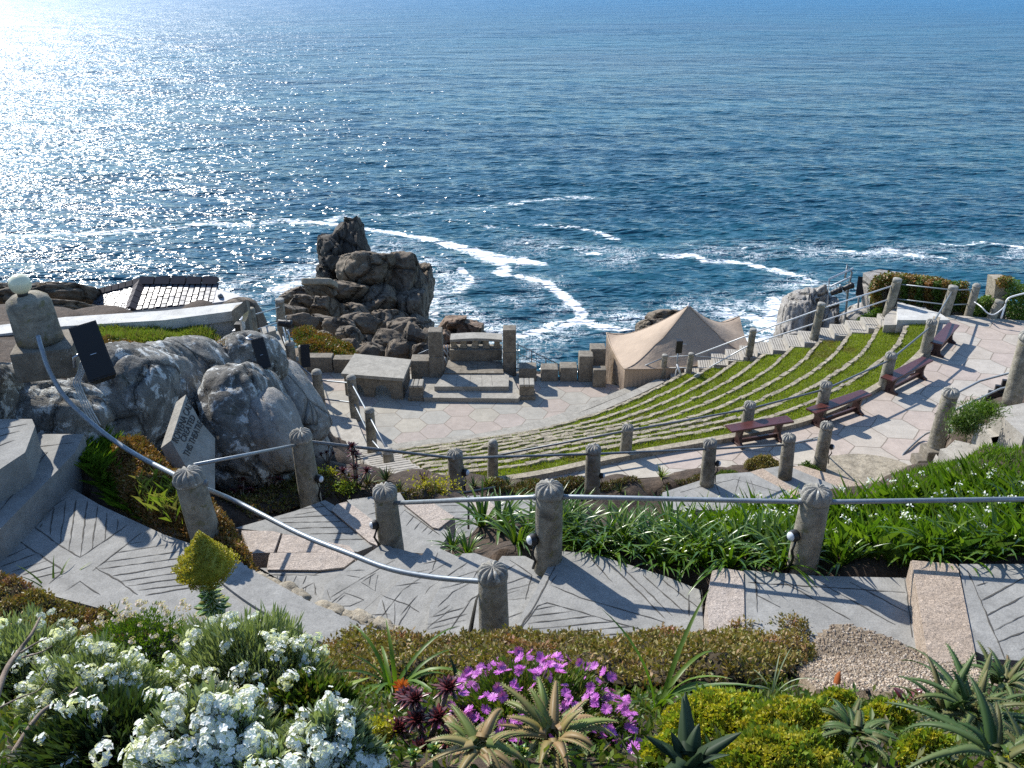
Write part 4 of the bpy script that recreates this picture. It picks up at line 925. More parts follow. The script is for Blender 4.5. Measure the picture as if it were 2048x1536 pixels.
def rail(name, label, pts, r, mat='steel', parts=None, cat='handrail', group='metal handrails'):
    root = empty(name, pts[0], label, cat, group); mb = MB(); mb.tube([V(p)-V(pts[0]) for p in pts], r, 10); mb.build('upper_rail' if parts else 'rail_pipe', M[mat], root)
    for pt in (parts or []):
        mb = MB(); mb.tube([V(p)-V(pts[0]) for p in pt], r, 8); mb.build('lower_rail', M[mat], root)
    return root
def collars(root, posts, frac, r, mat='steel_dark'):
    for p in posts:
        mb = MB(); a = at_post(p, frac) - root.location; mb.tube([a + V((-p['r']*1.15, 0, 0)), a + V((p['r']*1.15, 0, 0))], r*1.35, 10); mb.build('rail_collar', M[mat], root)
p_pil = PY(76, 672, 7.75)        # where the near rail leaves the lamp pillar
near = catmull([p_pil, PY(84,700,7.65), PY(100,745,7.55), PY(135,800,7.45), PY(200,860,7.3), PY(270,908,7.1), at_post(PO['left'], 0.82)], 6)
near = near[:-1] + catmull([at_post(PO['left'], 0.82), PY(470,1002,6.75), PY(600,1068,6.15), PY(700,1108,5.8), PY(780,1138,5.58), PY(870,1155,5.45), at_post(PO['near'], 0.80)], 6)
rl = rail('handrail', 'thick curving galvanised rail sweeping from the globe lamp pillar down to the nearest post', near, 0.0225)
collars(rl, [PO['left']], 0.82, 0.0225)
rl = rail('handrail', 'long straight galvanised rail above the strap leaf bed, running out of view at right', [at_post(PO['stub'], .72), at_post(PO['mid'], .84), at_post(PO['right'], .82), at_post(PO['off'], .82)], 0.021)
collars(rl, [PO['mid'], PO['right']], .83, 0.021)
rail('handrail', 'thin rail rising from behind the leaning left post to the starry topped post', [PY(388,930,7.1), at_post(PO['low1'], 0.82)], 0.018)
rl = rail('handrail', 'long grey rail along the lower path linking seven fluted posts below the terrace', [at_post(PO['low1'], .86), at_post(PO['low2'], .80), at_post(PO['low3'], .78), at_post(PO['low4'], .76), at_post(PO['low5'], .70), PY(1625,878,16.4), at_post(PO['low6'], .66)], 0.021, 'steel_dark')
rail('handrail', 'grey rail along the walkway kerb behind the benches', [at_post(PO['walk1'], .55), at_post(PO['walk2'], .80), at_post(PO['walk3'], .78), at_post(PO['walk4'], .80), at_post(PO['walk5'], .80), at_post(PO['walk6'], .80), at_post(PO['walk7'], .82)], 0.023, 'steel_dark')
rail('handrail', 'double rail linking the dome topped posts beside the stage', [at_post(PO['st1'], .55), at_post(PO['st2'], .66), at_post(PO['st3'], .74), at_post(PO['st4'], .80), at_post(PO['st5'], .80), at_post(PO['st6'], .92)], 0.024, 'steel',
     [[at_post(PO['st1'], .25), at_post(PO['st2'], .40), at_post(PO['st3'], .30), at_post(PO['st4'], .34), at_post(PO['st5'], .32), PY(765,905,proj(PO['st6']['base'])[2]*.86)]])
rail('handrail', 'short old pipe rail crossing below the stage landing to the last dome topped post', [PY(672,930,19.5), PY(768,906,19.8)], 0.024, 'steel_dark')
rail('handrail', 'pair of rails climbing left from the floodlight post over the coping wall end', [PY(500,632,20.5), at_post(PO['st1'], .82)], 0.02, 'steel', [[PY(508,661,20.5), at_post(PO['st1'], .50)]])
Lr = [PO['fs3'], PO['fs4'], PO['fs5'], PO['fs6']]
rail('handrail', 'pair of pale rails climbing the far stairs behind the grass rows', [at_post(p, .82) for p in Lr], 0.022, 'white_steel', [[PY(1388,752,24.6)] + [at_post(p, .42) for p in Lr[1:]]])
rail('handrail', 'low rail joining the two short posts at the tent corner', [at_post(PO['fs1'], .8), at_post(PO['fs2'], .86)], 0.02, 'steel')
rail('handrail', 'pair of thin rails behind the little loudspeaker in front of the tent', [at_post(PO['fs2'], .88), at_post(PO['fs3'], .88), PY(1445,717,24.8), PY(1490,722,24.8)], 0.014, 'steel', [[at_post(PO['fs2'], .3), at_post(PO['fs3'], .3), PY(1440,736,24.6)]])
rail('handrail', 'pair of thin rails in front of the succulent covered wall at the back', [at_post(PO['fs6'], .84), at_post(PO['walk7'], .86), at_post(PO['walk8'], .80)], 0.018, 'steel', [[at_post(PO['fs6'], .42), at_post(PO['walk7'], .34), at_post(PO['walk8'], .34)]])
rail('handrail', 'pair of galvanised rails rising right from the thick post beside the stone stairs', [at_post(PO['big'], .88), PY(1960,762,17.0), PY(2060,735,16.6), PY(2200,700,16)], 0.024, 'steel', [[at_post(PO['big'], .60), PY(2000,778,16.6), PY(2060,763,16.4), PY(2200,725,16)]])
cb = P(1789,958,-9.3)
rail('handrail', 'bent dark rail curving down from the thick post to the round landing', catmull([at_post(PO['big'], .36), PY(1850,869,16.7), PY(1815,900,16.2), PY(1803,915,16.0), PY(1796,940,15.9), cb], 5), 0.02, 'steel_dark')
rail('handrail', 'white bent pipe rail at the top right corner by the green shrub', catmull([PY(2002,637,23.2), PY(2010,612,23.3), PY(2014,600,23.3), PY(2025,593,23.3), PY(2060,584,23.2)], 4), 0.025, 'white_steel')
rail('rope', 'white rope hanging in a loop between two slim posts at top right', catmull([at_post(PO['walk8'], .45), PY(1962,613,23.6), PY(1975,626,23.4), PY(1988,629,23.3), PY(2002,620,23.3), PY(2010,612,23.3)], 4), 0.018, 'white_steel', cat='rope', group=None)
rail('garden_stake', 'thin upright metal rod standing between the granite steps and the strap leaves', [PY(937,1058,7.9), PY(937,992,8.0)], 0.012, 'steel_dark', cat='stake', group=None)

# ================================================================== BENCHES
def bench(p0, p1, label):
    """p0,p1 pixel centre line ends of the seat top"""
    a = P(*p0, Z_WALK+0.46); b = P(*p1, Z_WALK+0.46); L = (b-a).length; rz = math.atan2(b.y-a.y, b.x-a.x); c = (a+b)/2
    root = empty('bench', (c.x, c.y, Z_WALK), label, 'bench', 'dark wooden benches along the walkway', rz)
    mb = MB(); mb.box((0, 0, 0.435), (L, 0.30, 0.045), bev=0.012); mb.build('seat', M['wood'], root)
    for s in (-1, 1):
        m = MB(); x = s*(L/2-0.28); pr = [(-.13, 0.412), (-.10, 0.30), (-.085, 0.2), (-.11, 0.10), (-.15, 0.07), (-.19, 0.05), (-.19, 0.0), (.19, 0.0), (.19, 0.05), (.15, 0.07), (.11, 0.10), (.085, 0.2), (.10, 0.30), (.13, 0.412)]
        v = [(x-0.03, q[0], q[1]) for q in pr] + [(x+0.03, q[0], q[1]) for q in pr]; n = len(pr)
        m.add(v, [tuple(range(n)), tuple(range(2*n-1, n-1, -1))] + [(i, i+n, (i+1) % n+n, (i+1) % n) for i in range(n)])
        m.box((x, 0, 0.02), (0.09, 0.42, 0.04), bev=0.008); m.build('leg', M['wood_leg'], root)
    m = MB(); m.box((0, 0, 0.09), (L-0.5, 0.06, 0.09), bev=0.008); m.build('stretcher', M['wood_leg'], root)
bench((1457, 856), (1581, 836), 'nearest dark red bench on the walkway, in front of the fluted post at lower left')
bench((1622, 821), (1734, 783), 'second nearest dark red bench, pulled out from the kerb')
bench((1773, 757), (1856, 716), 'third dark red bench up the walkway, before the farthest one')
bench((1872, 686), (1908, 647), 'farthest dark red bench, at the top of the walkway by the corner post')

# ================================================================== STAGE FURNITURE
def pxbox(xl, xr, yt, yb, zf, depth, mb, bev=0.02, xtl=None, jit=0):
    a = P(xl, yb, zf); b = P(xr, yb, zf); Y = (a.y+b.y)/2; t = PY((xl+xr)/2, yt, Y); h = t.z - zf
    c = V(((a.x+b.x)/2, Y+depth/2, zf+h/2)); mb.box(c, (abs(b.x-a.x), depth, h), bev=bev); return c, h
# slab table
zt = Z_STAGE + 0.78
T = [P(709,707,zt), P(823,719,zt), P(807,757,zt), P(682,747,zt)]
root = empty('stone_table', (T[3].x, T[3].y, Z_STAGE), 'large flat stone slab table on an arched base at the left of the stage', 'stone table')
o_ = V((T[3].x, T[3].y, Z_STAGE)); mb = MB(); mb.prism([p-o_ for p in T], h=0.11); mb.build('slab', M['block_top'], root)
c = sum(T, V())/4; S = [c + (p-c)*0.93 for p in T]
front_a, front_b = S[3], S[2]; L = (front_b-front_a).length; dx = (front_b-front_a).normalized(); hz = 0.67
prof = [(0, 0)]
def arch(x0, x1, h):
    out = [(x0, 0)]
    for k in range(9):
        t = math.pi*(1-k/8); out.append(((x0+x1)/2 + (x1-x0)/2*math.cos(t), h*0.25 + h*0.75*math.sin(t)))
    return out + [(x1, 0)]
prof += arch(L*.13, L*.33, .42) + arch(L*.50, L*.80, .45) + [(L, 0), (L, hz), (0, hz)]
dn = (S[0]-S[3]).normalized(); dn = V((dn.x, dn.y, 0))
def wallprof(prof, a, dx, dn, th, o):
    v = [a - o + dx*x + V((0, 0, z)) for x, z in prof] + [a - o + dx*x + V((0, 0, z)) + dn*th for x, z in prof]; n = len(prof)
    return v, [tuple(range(n)), tuple(range(2*n-1, n-1, -1))] + [(i, i+n, (i+1) % n+n, (i+1) % n) for i in range(n)]
mb = MB(); a = V((front_a.x, front_a.y, Z_STAGE)); mb.add(*wallprof(prof, a, V((dx.x, dx.y, 0)), dn, 0.22, o_))
mb.prism([S[1]-o_+V((0,0,-.115)), S[2]-o_+V((0,0,-.115))+dn*0.23, S[2]-o_+V((-.2,0,-.115))+dn*.23, S[1]-o_+V((-.2,0,-.115))], h=0.66)
mb.prism([S[0]-o_+V((0,0,-.115)), S[3]-o_+V((0,0,-.115))+dn*.23, S[3]-o_+V((.2,0,-.115))+dn*.23, S[0]-o_+V((.2,0,-.115))], h=0.66)
mb.build('arched_base', M['block'], root)
def block_thing(name, label, cat, boxes, group=None, mats=('block', 'block_top')):
    """boxes: (part, xl, xr, ytop_front, ybase, zfloor, depth, matkey)"""
    o0 = P((boxes[0][1]+boxes[0][2])/2, boxes[0][4], boxes[0][5])
    if len(boxes) == 1:
        mb = MB(); _, xl, xr, yt, yb, zf, dp, mk = boxes[0]; pxbox(xl, xr, yt, yb, zf, dp, mb, 0.03)
        mb.v = [tuple(V(v)-o0) for v in mb.v]; return tag(mb.build(name, M[mk], None, o0), label, cat, group)
    root = empty(name, o0, label, cat, group)
    for part, xl, xr, yt, yb, zf, dp, mk in boxes:
        mb = MB(); pxbox(xl, xr, yt, yb, zf, dp, mb, 0.03); mb.v = [tuple(V(v)-o0) for v in mb.v]; mb.build(part, M[mk], root)
    return root
ZS = Z_STAGE
block_thing('stone_block', 'square weathered block between the slab table and the left pillar', 'block', [('b', 823, 860, 722, 762, ZS, 0.55, 'block')])
block_thing('stone_pillar', 'left weathered stone pillar of the stage gateway', 'pillar', [('lower_block', 859, 888, 713, 763, ZS, 0.52, 'block'), ('upper_block', 860, 886, 664, 714, ZS, 0.42, 'block')])
pl = [o for o in COL.objects if o.name.startswith('upper_block')][-1]
# rebuild the upper half so that it stands on the lower half
def stack_pillar(label, x0, x1, ybase, ytop, split, dep=0.45):
    a = P((x0+x1)/2, ybase, ZS); Y = a.y; w = (x1-x0)*proj(a)[2]/F_PX
    zt_ = PY(0, ytop, Y).z; zm = PY(0, split, Y).z; root = empty('stone_pillar', a, label, 'pillar', 'stone pillars of the stage gateway')
    mb = MB(); mb.box((0, dep/2, (zm-ZS)/2), (w*1.06, dep*1.06, zm-ZS), bev=0.03); mb.build('lower_block', M['block'], root)
    mb = MB(); mb.box((0, dep/2, (zm+zt_)/2-ZS), (w, dep, zt_-zm), bev=0.03); mb.build('upper_block', M['block'], root)
for o in list(COL.objects):
    if o.name.startswith(('stone_pillar', 'lower_block', 'upper_block')): bpy.data.objects.remove(o)
stack_pillar('left weathered stone pillar of the stage gateway, beside the square block', 860, 887, 763, 664, 714)
stack_pillar('right stone pillar of the stage gateway, catching orange light on its top', 1006, 1032, 752, 660, 705)
# platforms
plat = empty('stage_platform', P(868,799,ZS), 'pale raised stone platform with two shallow steps between the gateway pillars', 'platform')
o0 = P(868,799,ZS)
def slab(part, px, z, h, mk, par=plat, o0=o0, lines=None):
    mb = MB(); mb.prism([P(a, b, z)-o0 for a, b in px], h=h); ob = mb.build(part, M[mk], par)
    if lines:
        g_ = MB(); ribbon_lines(g_, lines, z, 0.015); g_.v = [tuple(V(v)-o0) for v in g_.v]; g_.build('slab_joint', M['groove'], ob)
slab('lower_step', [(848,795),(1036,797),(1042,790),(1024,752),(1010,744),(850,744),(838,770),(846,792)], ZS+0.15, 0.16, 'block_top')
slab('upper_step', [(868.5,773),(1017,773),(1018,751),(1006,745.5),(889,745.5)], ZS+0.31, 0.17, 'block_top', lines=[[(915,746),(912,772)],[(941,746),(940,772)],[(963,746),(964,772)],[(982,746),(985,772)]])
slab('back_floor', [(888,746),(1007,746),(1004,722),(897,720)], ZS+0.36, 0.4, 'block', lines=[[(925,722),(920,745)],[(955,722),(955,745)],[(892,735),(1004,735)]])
# balustraded seat wall
bw = empty('balustrade', P(900,722,ZS+.36), 'low stone balustrade with short balusters overlooking the sea between the pillars', 'balustrade')
b0 = P(900,722,ZS+.36); a = P(900,722,ZS+.36); b = P(1004,722,ZS+.36); Yb = a.y
zl = PY(0,700,Yb).z; zr = PY(0,684,Yb).z
mb = MB(); mb.box(V(((a.x+b.x)/2, Yb+0.25, (a.z+zl)/2))-b0, (b.x-a.x, 0.5, zl-a.z), bev=0.02); mb.build('parapet', M['block'], bw)
for x in (907, 927, 950, 972, 994):
    q = PY(x, 700, Yb+0.1); mb = MB(); mb.box(V((q.x, Yb+0.25, (zl+zr)/2))-b0, (0.19, 0.2, zr-zl), bev=0.03); mb.box(V((q.x, Yb+0.25, zl+0.03))-b0, (0.24, 0.25, 0.06), bev=0.015); mb.build('baluster', M['edging'], bw)
mb = MB(); qa = PY(900,684,Yb); qb = PY(1004,684,Yb); seg = 10; vs = []
for i in range(seg+1):
    t = i/seg; x = qa.x+(qb.x-qa.x)*t; s = 0.12*math.sin(math.pi*t)
    vs += [V((x, Yb-0.02+s, zr))-b0, V((x, Yb-0.02+s, zr+0.09))-b0, V((x, Yb+0.5+s, zr+0.09))-b0, V((x, Yb+0.5+s, zr))-b0]
mb.add(vs, [(4*i+j, 4*i+4+j, 4*i+4+(j+1) % 4, 4*i+(j+1) % 4) for i in range(seg) for j in range(4)] + [(0,1,2,3), (4*seg+3, 4*seg+2, 4*seg+1, 4*seg)])
mb.build('top_rail', M['block_top'], bw)
for x0, x1, nm in ((817, 848, 'left'), (1037, 1070, 'right')):
    yb = 802 if nm == 'left' else 800; o1 = P((x0+x1)/2, yb, ZS)
    root = empty('stone_pedestal', o1, 'small ribbed stone pedestal at the %s end of the stage steps' % nm, 'pedestal', 'small pedestals flanking the stage steps')
    w = (x1-x0)*proj(o1)[2]/F_PX; mb = MB(); mb.box((0, .24, .07), (w*1.06, .52, .14), bev=.02); mb.build('plinth', M['block'], root)
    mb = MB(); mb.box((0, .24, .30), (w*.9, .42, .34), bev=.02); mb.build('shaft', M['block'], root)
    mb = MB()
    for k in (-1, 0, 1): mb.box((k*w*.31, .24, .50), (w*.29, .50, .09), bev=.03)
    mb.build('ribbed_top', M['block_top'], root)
for x0, x1, yt, lab in ((1038, 1073, 737, 'first crenel block to the right of the gateway pillar, on the stage edge'), (1082, 1116, 739, 'middle crenel block on the sea edge of the stage'), (1120, 1154, 736, 'crenel block next to the stepped stone stack on the stage edge')):
    block_thing('stone_block', lab, 'block', [('b', x0, x1, yt, 763, ZS, 0.5, 'block')], 'crenel blocks on the sea edge of the stage')
def stack(label, items):
    o1 = P(items[0][0], items[0][3], ZS); root = empty('stone_stack', o1, label, 'stone stack')
    for x0, x1, yt, yb, dp, dy in items:
        a = P((x0+x1)/2, yb, ZS); Y = a.y+dy; d_ = proj(V((a.x, Y, ZS)))[2]; zt_ = PY(0, yt, Y).z; w = (x1-x0)*d_/F_PX; x = PY((x0+x1)/2, yt, Y).x
        mb = MB(); mb.box(V((x, Y+dp/2, (ZS+zt_)/2))-o1, (w, dp, zt_-ZS), bev=.03); mb.build('block', M['block'], root)
stack('stepped stack of squared stones where the stage edge meets the tent', [(1159, 1187, 713, 764, .5, 0), (1182, 1212, 698, 762, .5, .35), (1187, 1213, 740, 768, .35, -.25)])
for i, (x0, x1, yt, yb) in enumerate(((556, 600, 722, 742), (603, 666, 715, 745), (668, 706, 719, 746))):
    block_thing('stone_wall', ['leftmost length of low block wall behind the round posts', 'long capped block of the low wall behind the slab table', 'short capped block of the low wall at the corner of the slab table'][i], 'wall', [('b', x0, x1, yt, yb, ZS, 0.4, 'block')], 'low block wall behind the stage')
# light net fence beyond the stage edge
root = empty('mesh_fence', PY(1034,690,28.5), 'sloping wire fence on thin posts beyond the gateway pillar', 'fence'); o1 = PY(1034,690,28.5)
for x, y0, y1 in ((1036, 685, 745), (1063, 700, 745), (1092, 715, 748), (1118, 728, 750)):
    mb = MB(); mb.tube([PY(x, y0, 28.5)-o1, PY(x, y1, 28.5)-o1], .02, 6); mb.build('fence_post', M['steel_dark'], root)
mb = MB(); mb.tube([PY(1034,688,28.5)-o1, PY(1120,730,28.5)-o1], .018, 6); mb.tube([PY(1034,706,28.5)-o1, PY(1120,742,28.5)-o1], .014, 6)
for k in range(14): mb.tube([PY(1034+k*6.3, 689+k*3.05, 28.5)-o1, PY(1034+k*6.3, 712+k*2.8, 28.5)-o1], .005, 4)
mb.build('fence_wire', M['steel_dark'], root)
root = empty('mesh_fence', PY(888,700,28.2), 'short net of thin rails left of the balustrade behind the left pillar', 'fence'); o1 = PY(888,700,28.2)
mb = MB()
for p, q in (((888,690),(903,712)),((888,700),(902,722)),((890,715),(898,740)),((895,690),(895,742)),((889,745),(901,718)),((836,708),(862,697))): mb.tube([PY(*p, 28.2)-o1, PY(*q, 28.2)-o1], .018, 6)
mb.build('fence_wire', M['steel'], root)

# ================================================================== TENT
ez = -11.66
FL, FR = P(1250,738,ez), P(1512,712,ez); BL, BR = P(1213,668,ez), P(1478,640,ez)
apex = PY(1376, 600, 27.55)
def tent():
    o1 = V((FL.x, FL.y, ez-1.95)); root = empty('marquee_tent', o1, 'tan canvas marquee with one tall peak beyond the stage stairs', 'tent')
    n = 48; vs = []; A = apex.z-ez
    ctr = (FL+FR+BL+BR)/4; au, av = 0.52, 0.5
    for i in range(n+1):
        for j in range(n+1):
            u, v = i/n, j/n; p = (FL*(1-u)+FR*u)*(1-v) + (BL*(1-u)+BR*u)*v
            du = (u-au)/(au if u < au else 1-au); dv = (v-av)/(av if v < av else 1-av)
            d = max(abs(du), abs(dv)); dd = math.hypot(du, dv)/1.414
            k = max(0, 1-(0.5*d+0.5*min(1, dd*1.15)))
            h = A*(k**1.55)
            eu = math.sin(math.pi*u); ev = math.sin(math.pi*v)
            bow = 0.10*(1-abs(du*dv))*d**3
            zc = 0.15*math.exp(-(((1-u)/0.16)**2 + ((1-v)/0.22)**2)) + 0.05*math.exp(-((u/0.1)**2 + ((1-v)/0.15)**2))
            q = V((p.x, p.y, ez + h - 0.16*max(eu*(d**4) if abs(dv) > abs(du) else 0, ev*(d**4) if abs(du) > abs(dv) else 0) + zc + 0.012*mnoise.noise(p*1.5)))
            vs.append(q-o1)
    ax = apex - o1
    fs = [(i*(n+1)+j, (i+1)*(n+1)+j, (i+1)*(n+1)+j+1, i*(n+1)+j+1) for i in range(n) for j in range(n)]
    ic = int(round(au*n))*(n+1)+int(round(av*n)); vs[ic] = V((vs[ic].x, vs[ic].y, ax.z+0.02))
    mb = MB(); mb.smooth = True; mb.add(vs, fs); mb.build('canopy', M['tent'], root)
    m = MB(); m.smooth = True
    edges = [[i*(n+1) for i in range(n+1)], [j for j in range(n+1)]]
    edges += [[n*(n+1)+j for j in range(n+1)], [i*(n+1)+n for i in range(n+1)]]
    for e in edges:
        w = []; 
        for k in range(len(e)*3-2):
            a = vs[e[k//3]]; b = vs[e[min(len(e)-1, k//3+1)]]; p = a.lerp(b, (k % 3)/3)
            nn = V((-(b-a).y, (b-a).x, 0)); nn = nn.normalized() if nn.length > 1e-6 else V((0, 0, 0))
            w += [p + V((0, 0, 0.004)), p + nn*0.02*math.sin(k*1.3) + V((0, 0, -1.0)), V((p.x, p.y, -0.1)) + nn*(0.045*math.sin(k*1.3)+0.02*math.sin(k*.37))]
        m.add(w, [(3*i+j, 3*i+3+j, 3*i+4+j, 3*i+1+j) for i in range(len(w)//3-1) for j in range(2)])
    m.build('side_wall', M['tent'], root)
    t = MB()
    for e in edges[:2]:
        t.tube([vs[k] + V((0, -0.01, 0.0)) for k in e], 0.022, 6)
    t.build('eave_trim', M['tent'], root)
    for ci, cj in ((0, 0), (n, 0), (0, n), (n, n)):
        sm = MB(); i0 = int(round(au*n)); j0 = int(round(av*n)); line_ = []
        for q in range(13):
            f = q/12; line_.append(vs[int(round(i0+(ci-i0)*f))*(n+1)+int(round(j0+(cj-j0)*f))] + V((0, 0, .004)))
        sm.tube(line_, .014, 5); sm.build('seam', M['tent'], root)
    t = MB(); t.tube([V((vs[ic].x, vs[ic].y, 0)), V((vs[ic].x, vs[ic].y, ax.z+0.10))], [0.04, 0.035], 8); t.build('centre_pole', M['white_steel'], root)
tent()
# little loudspeaker on a stand in front of the tent
def speaker(c, size, rot, label, badge=True, bracket=None, name='loudspeaker', group='black loudspeakers'):
    root = bpy.data.objects.new(name, None); COL.objects.link(root); root.location = c; root.rotation_euler = rot; tag(root, label, 'loudspeaker', group)
    w, d, h = size; mb = MB(); s = [(-w/2, -d/2), (w/2, -d/2), (w/2*.72, d/2), (-w/2*.72, d/2)]
    mb.prism([(x, y, h/2) for x, y in s], h=h); mb.build('cabinet', M['black'], root)
    g_ = MB(); g_.box((0, -d/2-.008, 0), (w*.94, .016, h*.96), bev=.006); g_.build('grille', M['grille'], root)
    if badge: b_ = MB(); b_.box((0, -d/2-.02, -h*.06), (w*.22, .006, h*.012)); b_.build('badge', M['plate'], root)
    if bracket:
        k = MB(); k.tube([V(p) for p in bracket], .018, 8); k.build('bracket', M['plate'], root)
    return root
c = PY(1357, 692, 24.7)
speaker(c, (.20, .18, .42), (0.05, 0, 0.1), 'little black loudspeaker on a thin stand in front of the tent', False, [(0, .1, 0), (.1, .12, 0.0), (.3, .12, -.02)])
root = empty('speaker_stand', PY(1357, 752, 24.7), 'thin pole stand under the little loudspeaker by the tent', 'stand'); o1 = PY(1357, 752, 24.7)
mb = MB(); mb.tube([PY(1353, 745, 24.75)-o1, PY(1356, 705, 24.75)-o1], .022, 8); mb.build('pole', M['steel'], root)
mb = MB(); mb.tube([PY(1354, 728, 24.75)-o1, PY(1362, 752, 24.6)-o1], .03, 8); mb.tube([PY(1354, 735, 24.75)-o1, PY(1349, 756, 24.7)-o1], .015, 8); mb.build('leg', M['white_steel'], root)

# ================================================================== ROCKS
CR, CU, CF = V((1, 0, 0)), V((0, SP, CP)), V((0, CP, -SP))
def rock_px(mb, cx, cy, w, h, Y, thick, ang, seed, origin=V(), n=14, **k):
    c = PY(cx, cy, Y); dep = proj(c)[2]; q = dep/F_PX/2; a = math.radians(ang)
    xr = CR*math.cos(a) - CU*math.sin(a); zr = CR*math.sin(a) + CU*math.cos(a)
    Mx = Matrix((xr, CF, zr)).transposed()
    vs, fs = blob(n, seed, (w*q, thick/2, h*q), rz=Mx, **k); mb.smooth = True; mb.add([c - origin + v for v in vs], fs); mb.smooth = False
def rock_thing(name, label, items, mat, cat='boulder', group=None, **k):
    """items: (cx,cy,w,h,Y,thick,ang,seed)"""
    o1 = PY(items[0][0], items[0][1] + items[0][3]/2, items[0][4]); mb = MB()
    for it in items: rock_px(mb, *it, origin=o1, **k)
    return tag(mb.build(name, M[mat], None, o1), label, cat, group)
gB = 'big lichened boulders on the left'; 
rock_thing('boulder', 'biggest lichened boulder with white blotches, behind the carved stone tablet', [(262,835,200,300,9.4,2.2,18,1),(215,860,160,230,9.2,1.6,20,14)], 'boulder', group=gB, n=30, pn=2.7, amp=.055, fr=1.3, lean=.15)
rock_thing('boulder', 'long ribbed boulder lying right behind the biggest one, its back grooved', [(345,835,150,310,9.9,1.9,-16,2),(392,805,120,270,10.4,1.8,-24,3),(428,765,100,200,10.9,1.7,-30,4),(350,745,190,110,11.3,1.6,2,13)], 'boulder', group=gB, n=26, pn=2.6, amp=.055, fr=1.4, lean=.15)
rock_thing('boulder', 'rounded grey boulder with a small orange tuft on top, left of the second loudspeaker', [(500,725,120,110,11.9,1.8,-22,5),(450,735,110,90,11.7,1.6,-24,6)], 'boulder', group=gB, n=24, pn=2.8, amp=.07, fr=1.3, lean=.5)
rock_thing('boulder', 'tall pale boulder above the dark red rosette bed, left of the oval one', [(500,860,140,260,9.9,1.8,-14,7)], 'boulder', group=gB, n=26, pn=3.0, amp=.06, fr=1.3, lean=.5)
rock_thing('boulder', 'smooth oval pale boulder with a dark crack round it, left of the starry topped post', [(552,862,92,180,9.7,1.3,-22,8)], 'boulder_pale', group=gB, n=22, pn=2.6, amp=.05, fr=1.4)
rock_thing('boulder', 'long pale boulder slanting down under the second loudspeaker to the dome topped posts', [(585,800,80,190,12.6,1.6,-32,9)], 'boulder_pale', group=gB, n=24, pn=3.0, amp=.06, fr=1.3, lean=.5)
rock_thing('boulder', 'small rounded boulder at the foot of the dome topped posts beside the concrete landing', [(610,835,60,90,14.5,1.4,-30,10),(622,880,50,110,13.0,1.3,-30,12)], 'boulder_pale', group=gB, n=18, pn=2.8, amp=.09, fr=1.5)
rock_thing('boulder', 'dark mossy boulder under the globe lamp pillar at the left edge', [(50,850,330,200,8.3,1.1,8,11),(-60,800,200,160,8.0,1.2,0,17)], 'boulder', group=gB, n=28, pn=3.4, amp=.10, fr=1.4)

c_ = V((-6.5, 8.3, -3.6)); mb = MB(); add_rock(mb, V(), (0.9, 0.9, 0.95), 19, 18, rot=.3, pn=3.2, amp=.1); tag(mb.build('boulder', M['boulder'], None, c_), 'unseen boulder added beyond the left edge to shade the upper steps', 'boulder')  # added boulder, out of view, placed to throw shade on the upper steps
# lichen-free shore rocks
def outcrop(label, items, mat, name='rock_outcrop', cat='rock', **k):
    return rock_thing(name, label, items, mat, cat, **k)
kw = dict(n=18, pn=8.0, amp=.085, fr=1.7, facet=1.0)
outcrop('tall dark jagged sea stack rising beside the white surf', [
 (702,492,50,116,76,4,3,21),(722,505,34,84,75.5,4,-4,23),(684,480,36,80,76.5,4,2,22),(664,505,52,86,75,5,-2,24),(706,448,34,26,77,3,8,32),(690,536,74,52,74,5,0,25),(732,530,40,48,74,4,6,26),
 (656,545,42,50,74,5,0,27),(655,572,46,40,73,5,0,30)], 'cliff_dark', n=22, pn=9.0, amp=.09, fr=2.2, facet=.8)
outcrop('massive brown jointed outcrop of stacked blocks in front of the sea stack', [
 (738,552,120,74,66,8,3,41),(800,560,96,96,68,8,10,42),(838,580,50,100,67.5,6,4,43),(700,592,92,62,64,7,2,44),(766,604,84,76,64,7,-3,46),(818,622,72,92,65,7,4,47),
 (702,640,100,62,61,7,-2,48),(774,660,84,72,60.5,7,0,49),(838,668,56,80,62,6,3,50),(664,618,46,70,62.5,6,0,51),(722,682,84,42,58.5,6,0,53),(800,694,80,40,58.5,6,0,54),(850,560,30,60,69,5,0,58)], 'cliff', n=22, pn=9.0, amp=.075, fr=2.0, facet=.7)
outcrop('low reddish cracked rock reaching into the surf behind the left pillar', [
 (905,652,62,46,58,6,-4,61),(940,660,50,44,57,5,8,62),(885,680,60,44,55,5,0,63),(930,690,60,44,54,5,0,64),(958,672,26,36,58,4,10,65),(900,712,70,40,50,5,0,66)], 'cliff_red', **kw)
outcrop('ridge of broken rocks left of the main outcrop, topped by a ruined wall', [
 (600,590,60,34,60,5,-8,71),(645,585,50,44,58,5,0,72),(612,612,60,36,54,5,4,73),(655,620,60,44,53,5,0,74),(585,625,50,30,50,4,0,75),(640,648,60,36,48,5,-6,76)], 'cliff', **kw)
block = rock_thing('stone_wall', 'ruined wall end with a flat pale top left of the sea stack', [(640,567,60,14,57,3,0,78)], 'edging', 'wall', n=8, pn=8.0, amp=.04)
gR = 'loose brown boulders on the slope behind the stage'
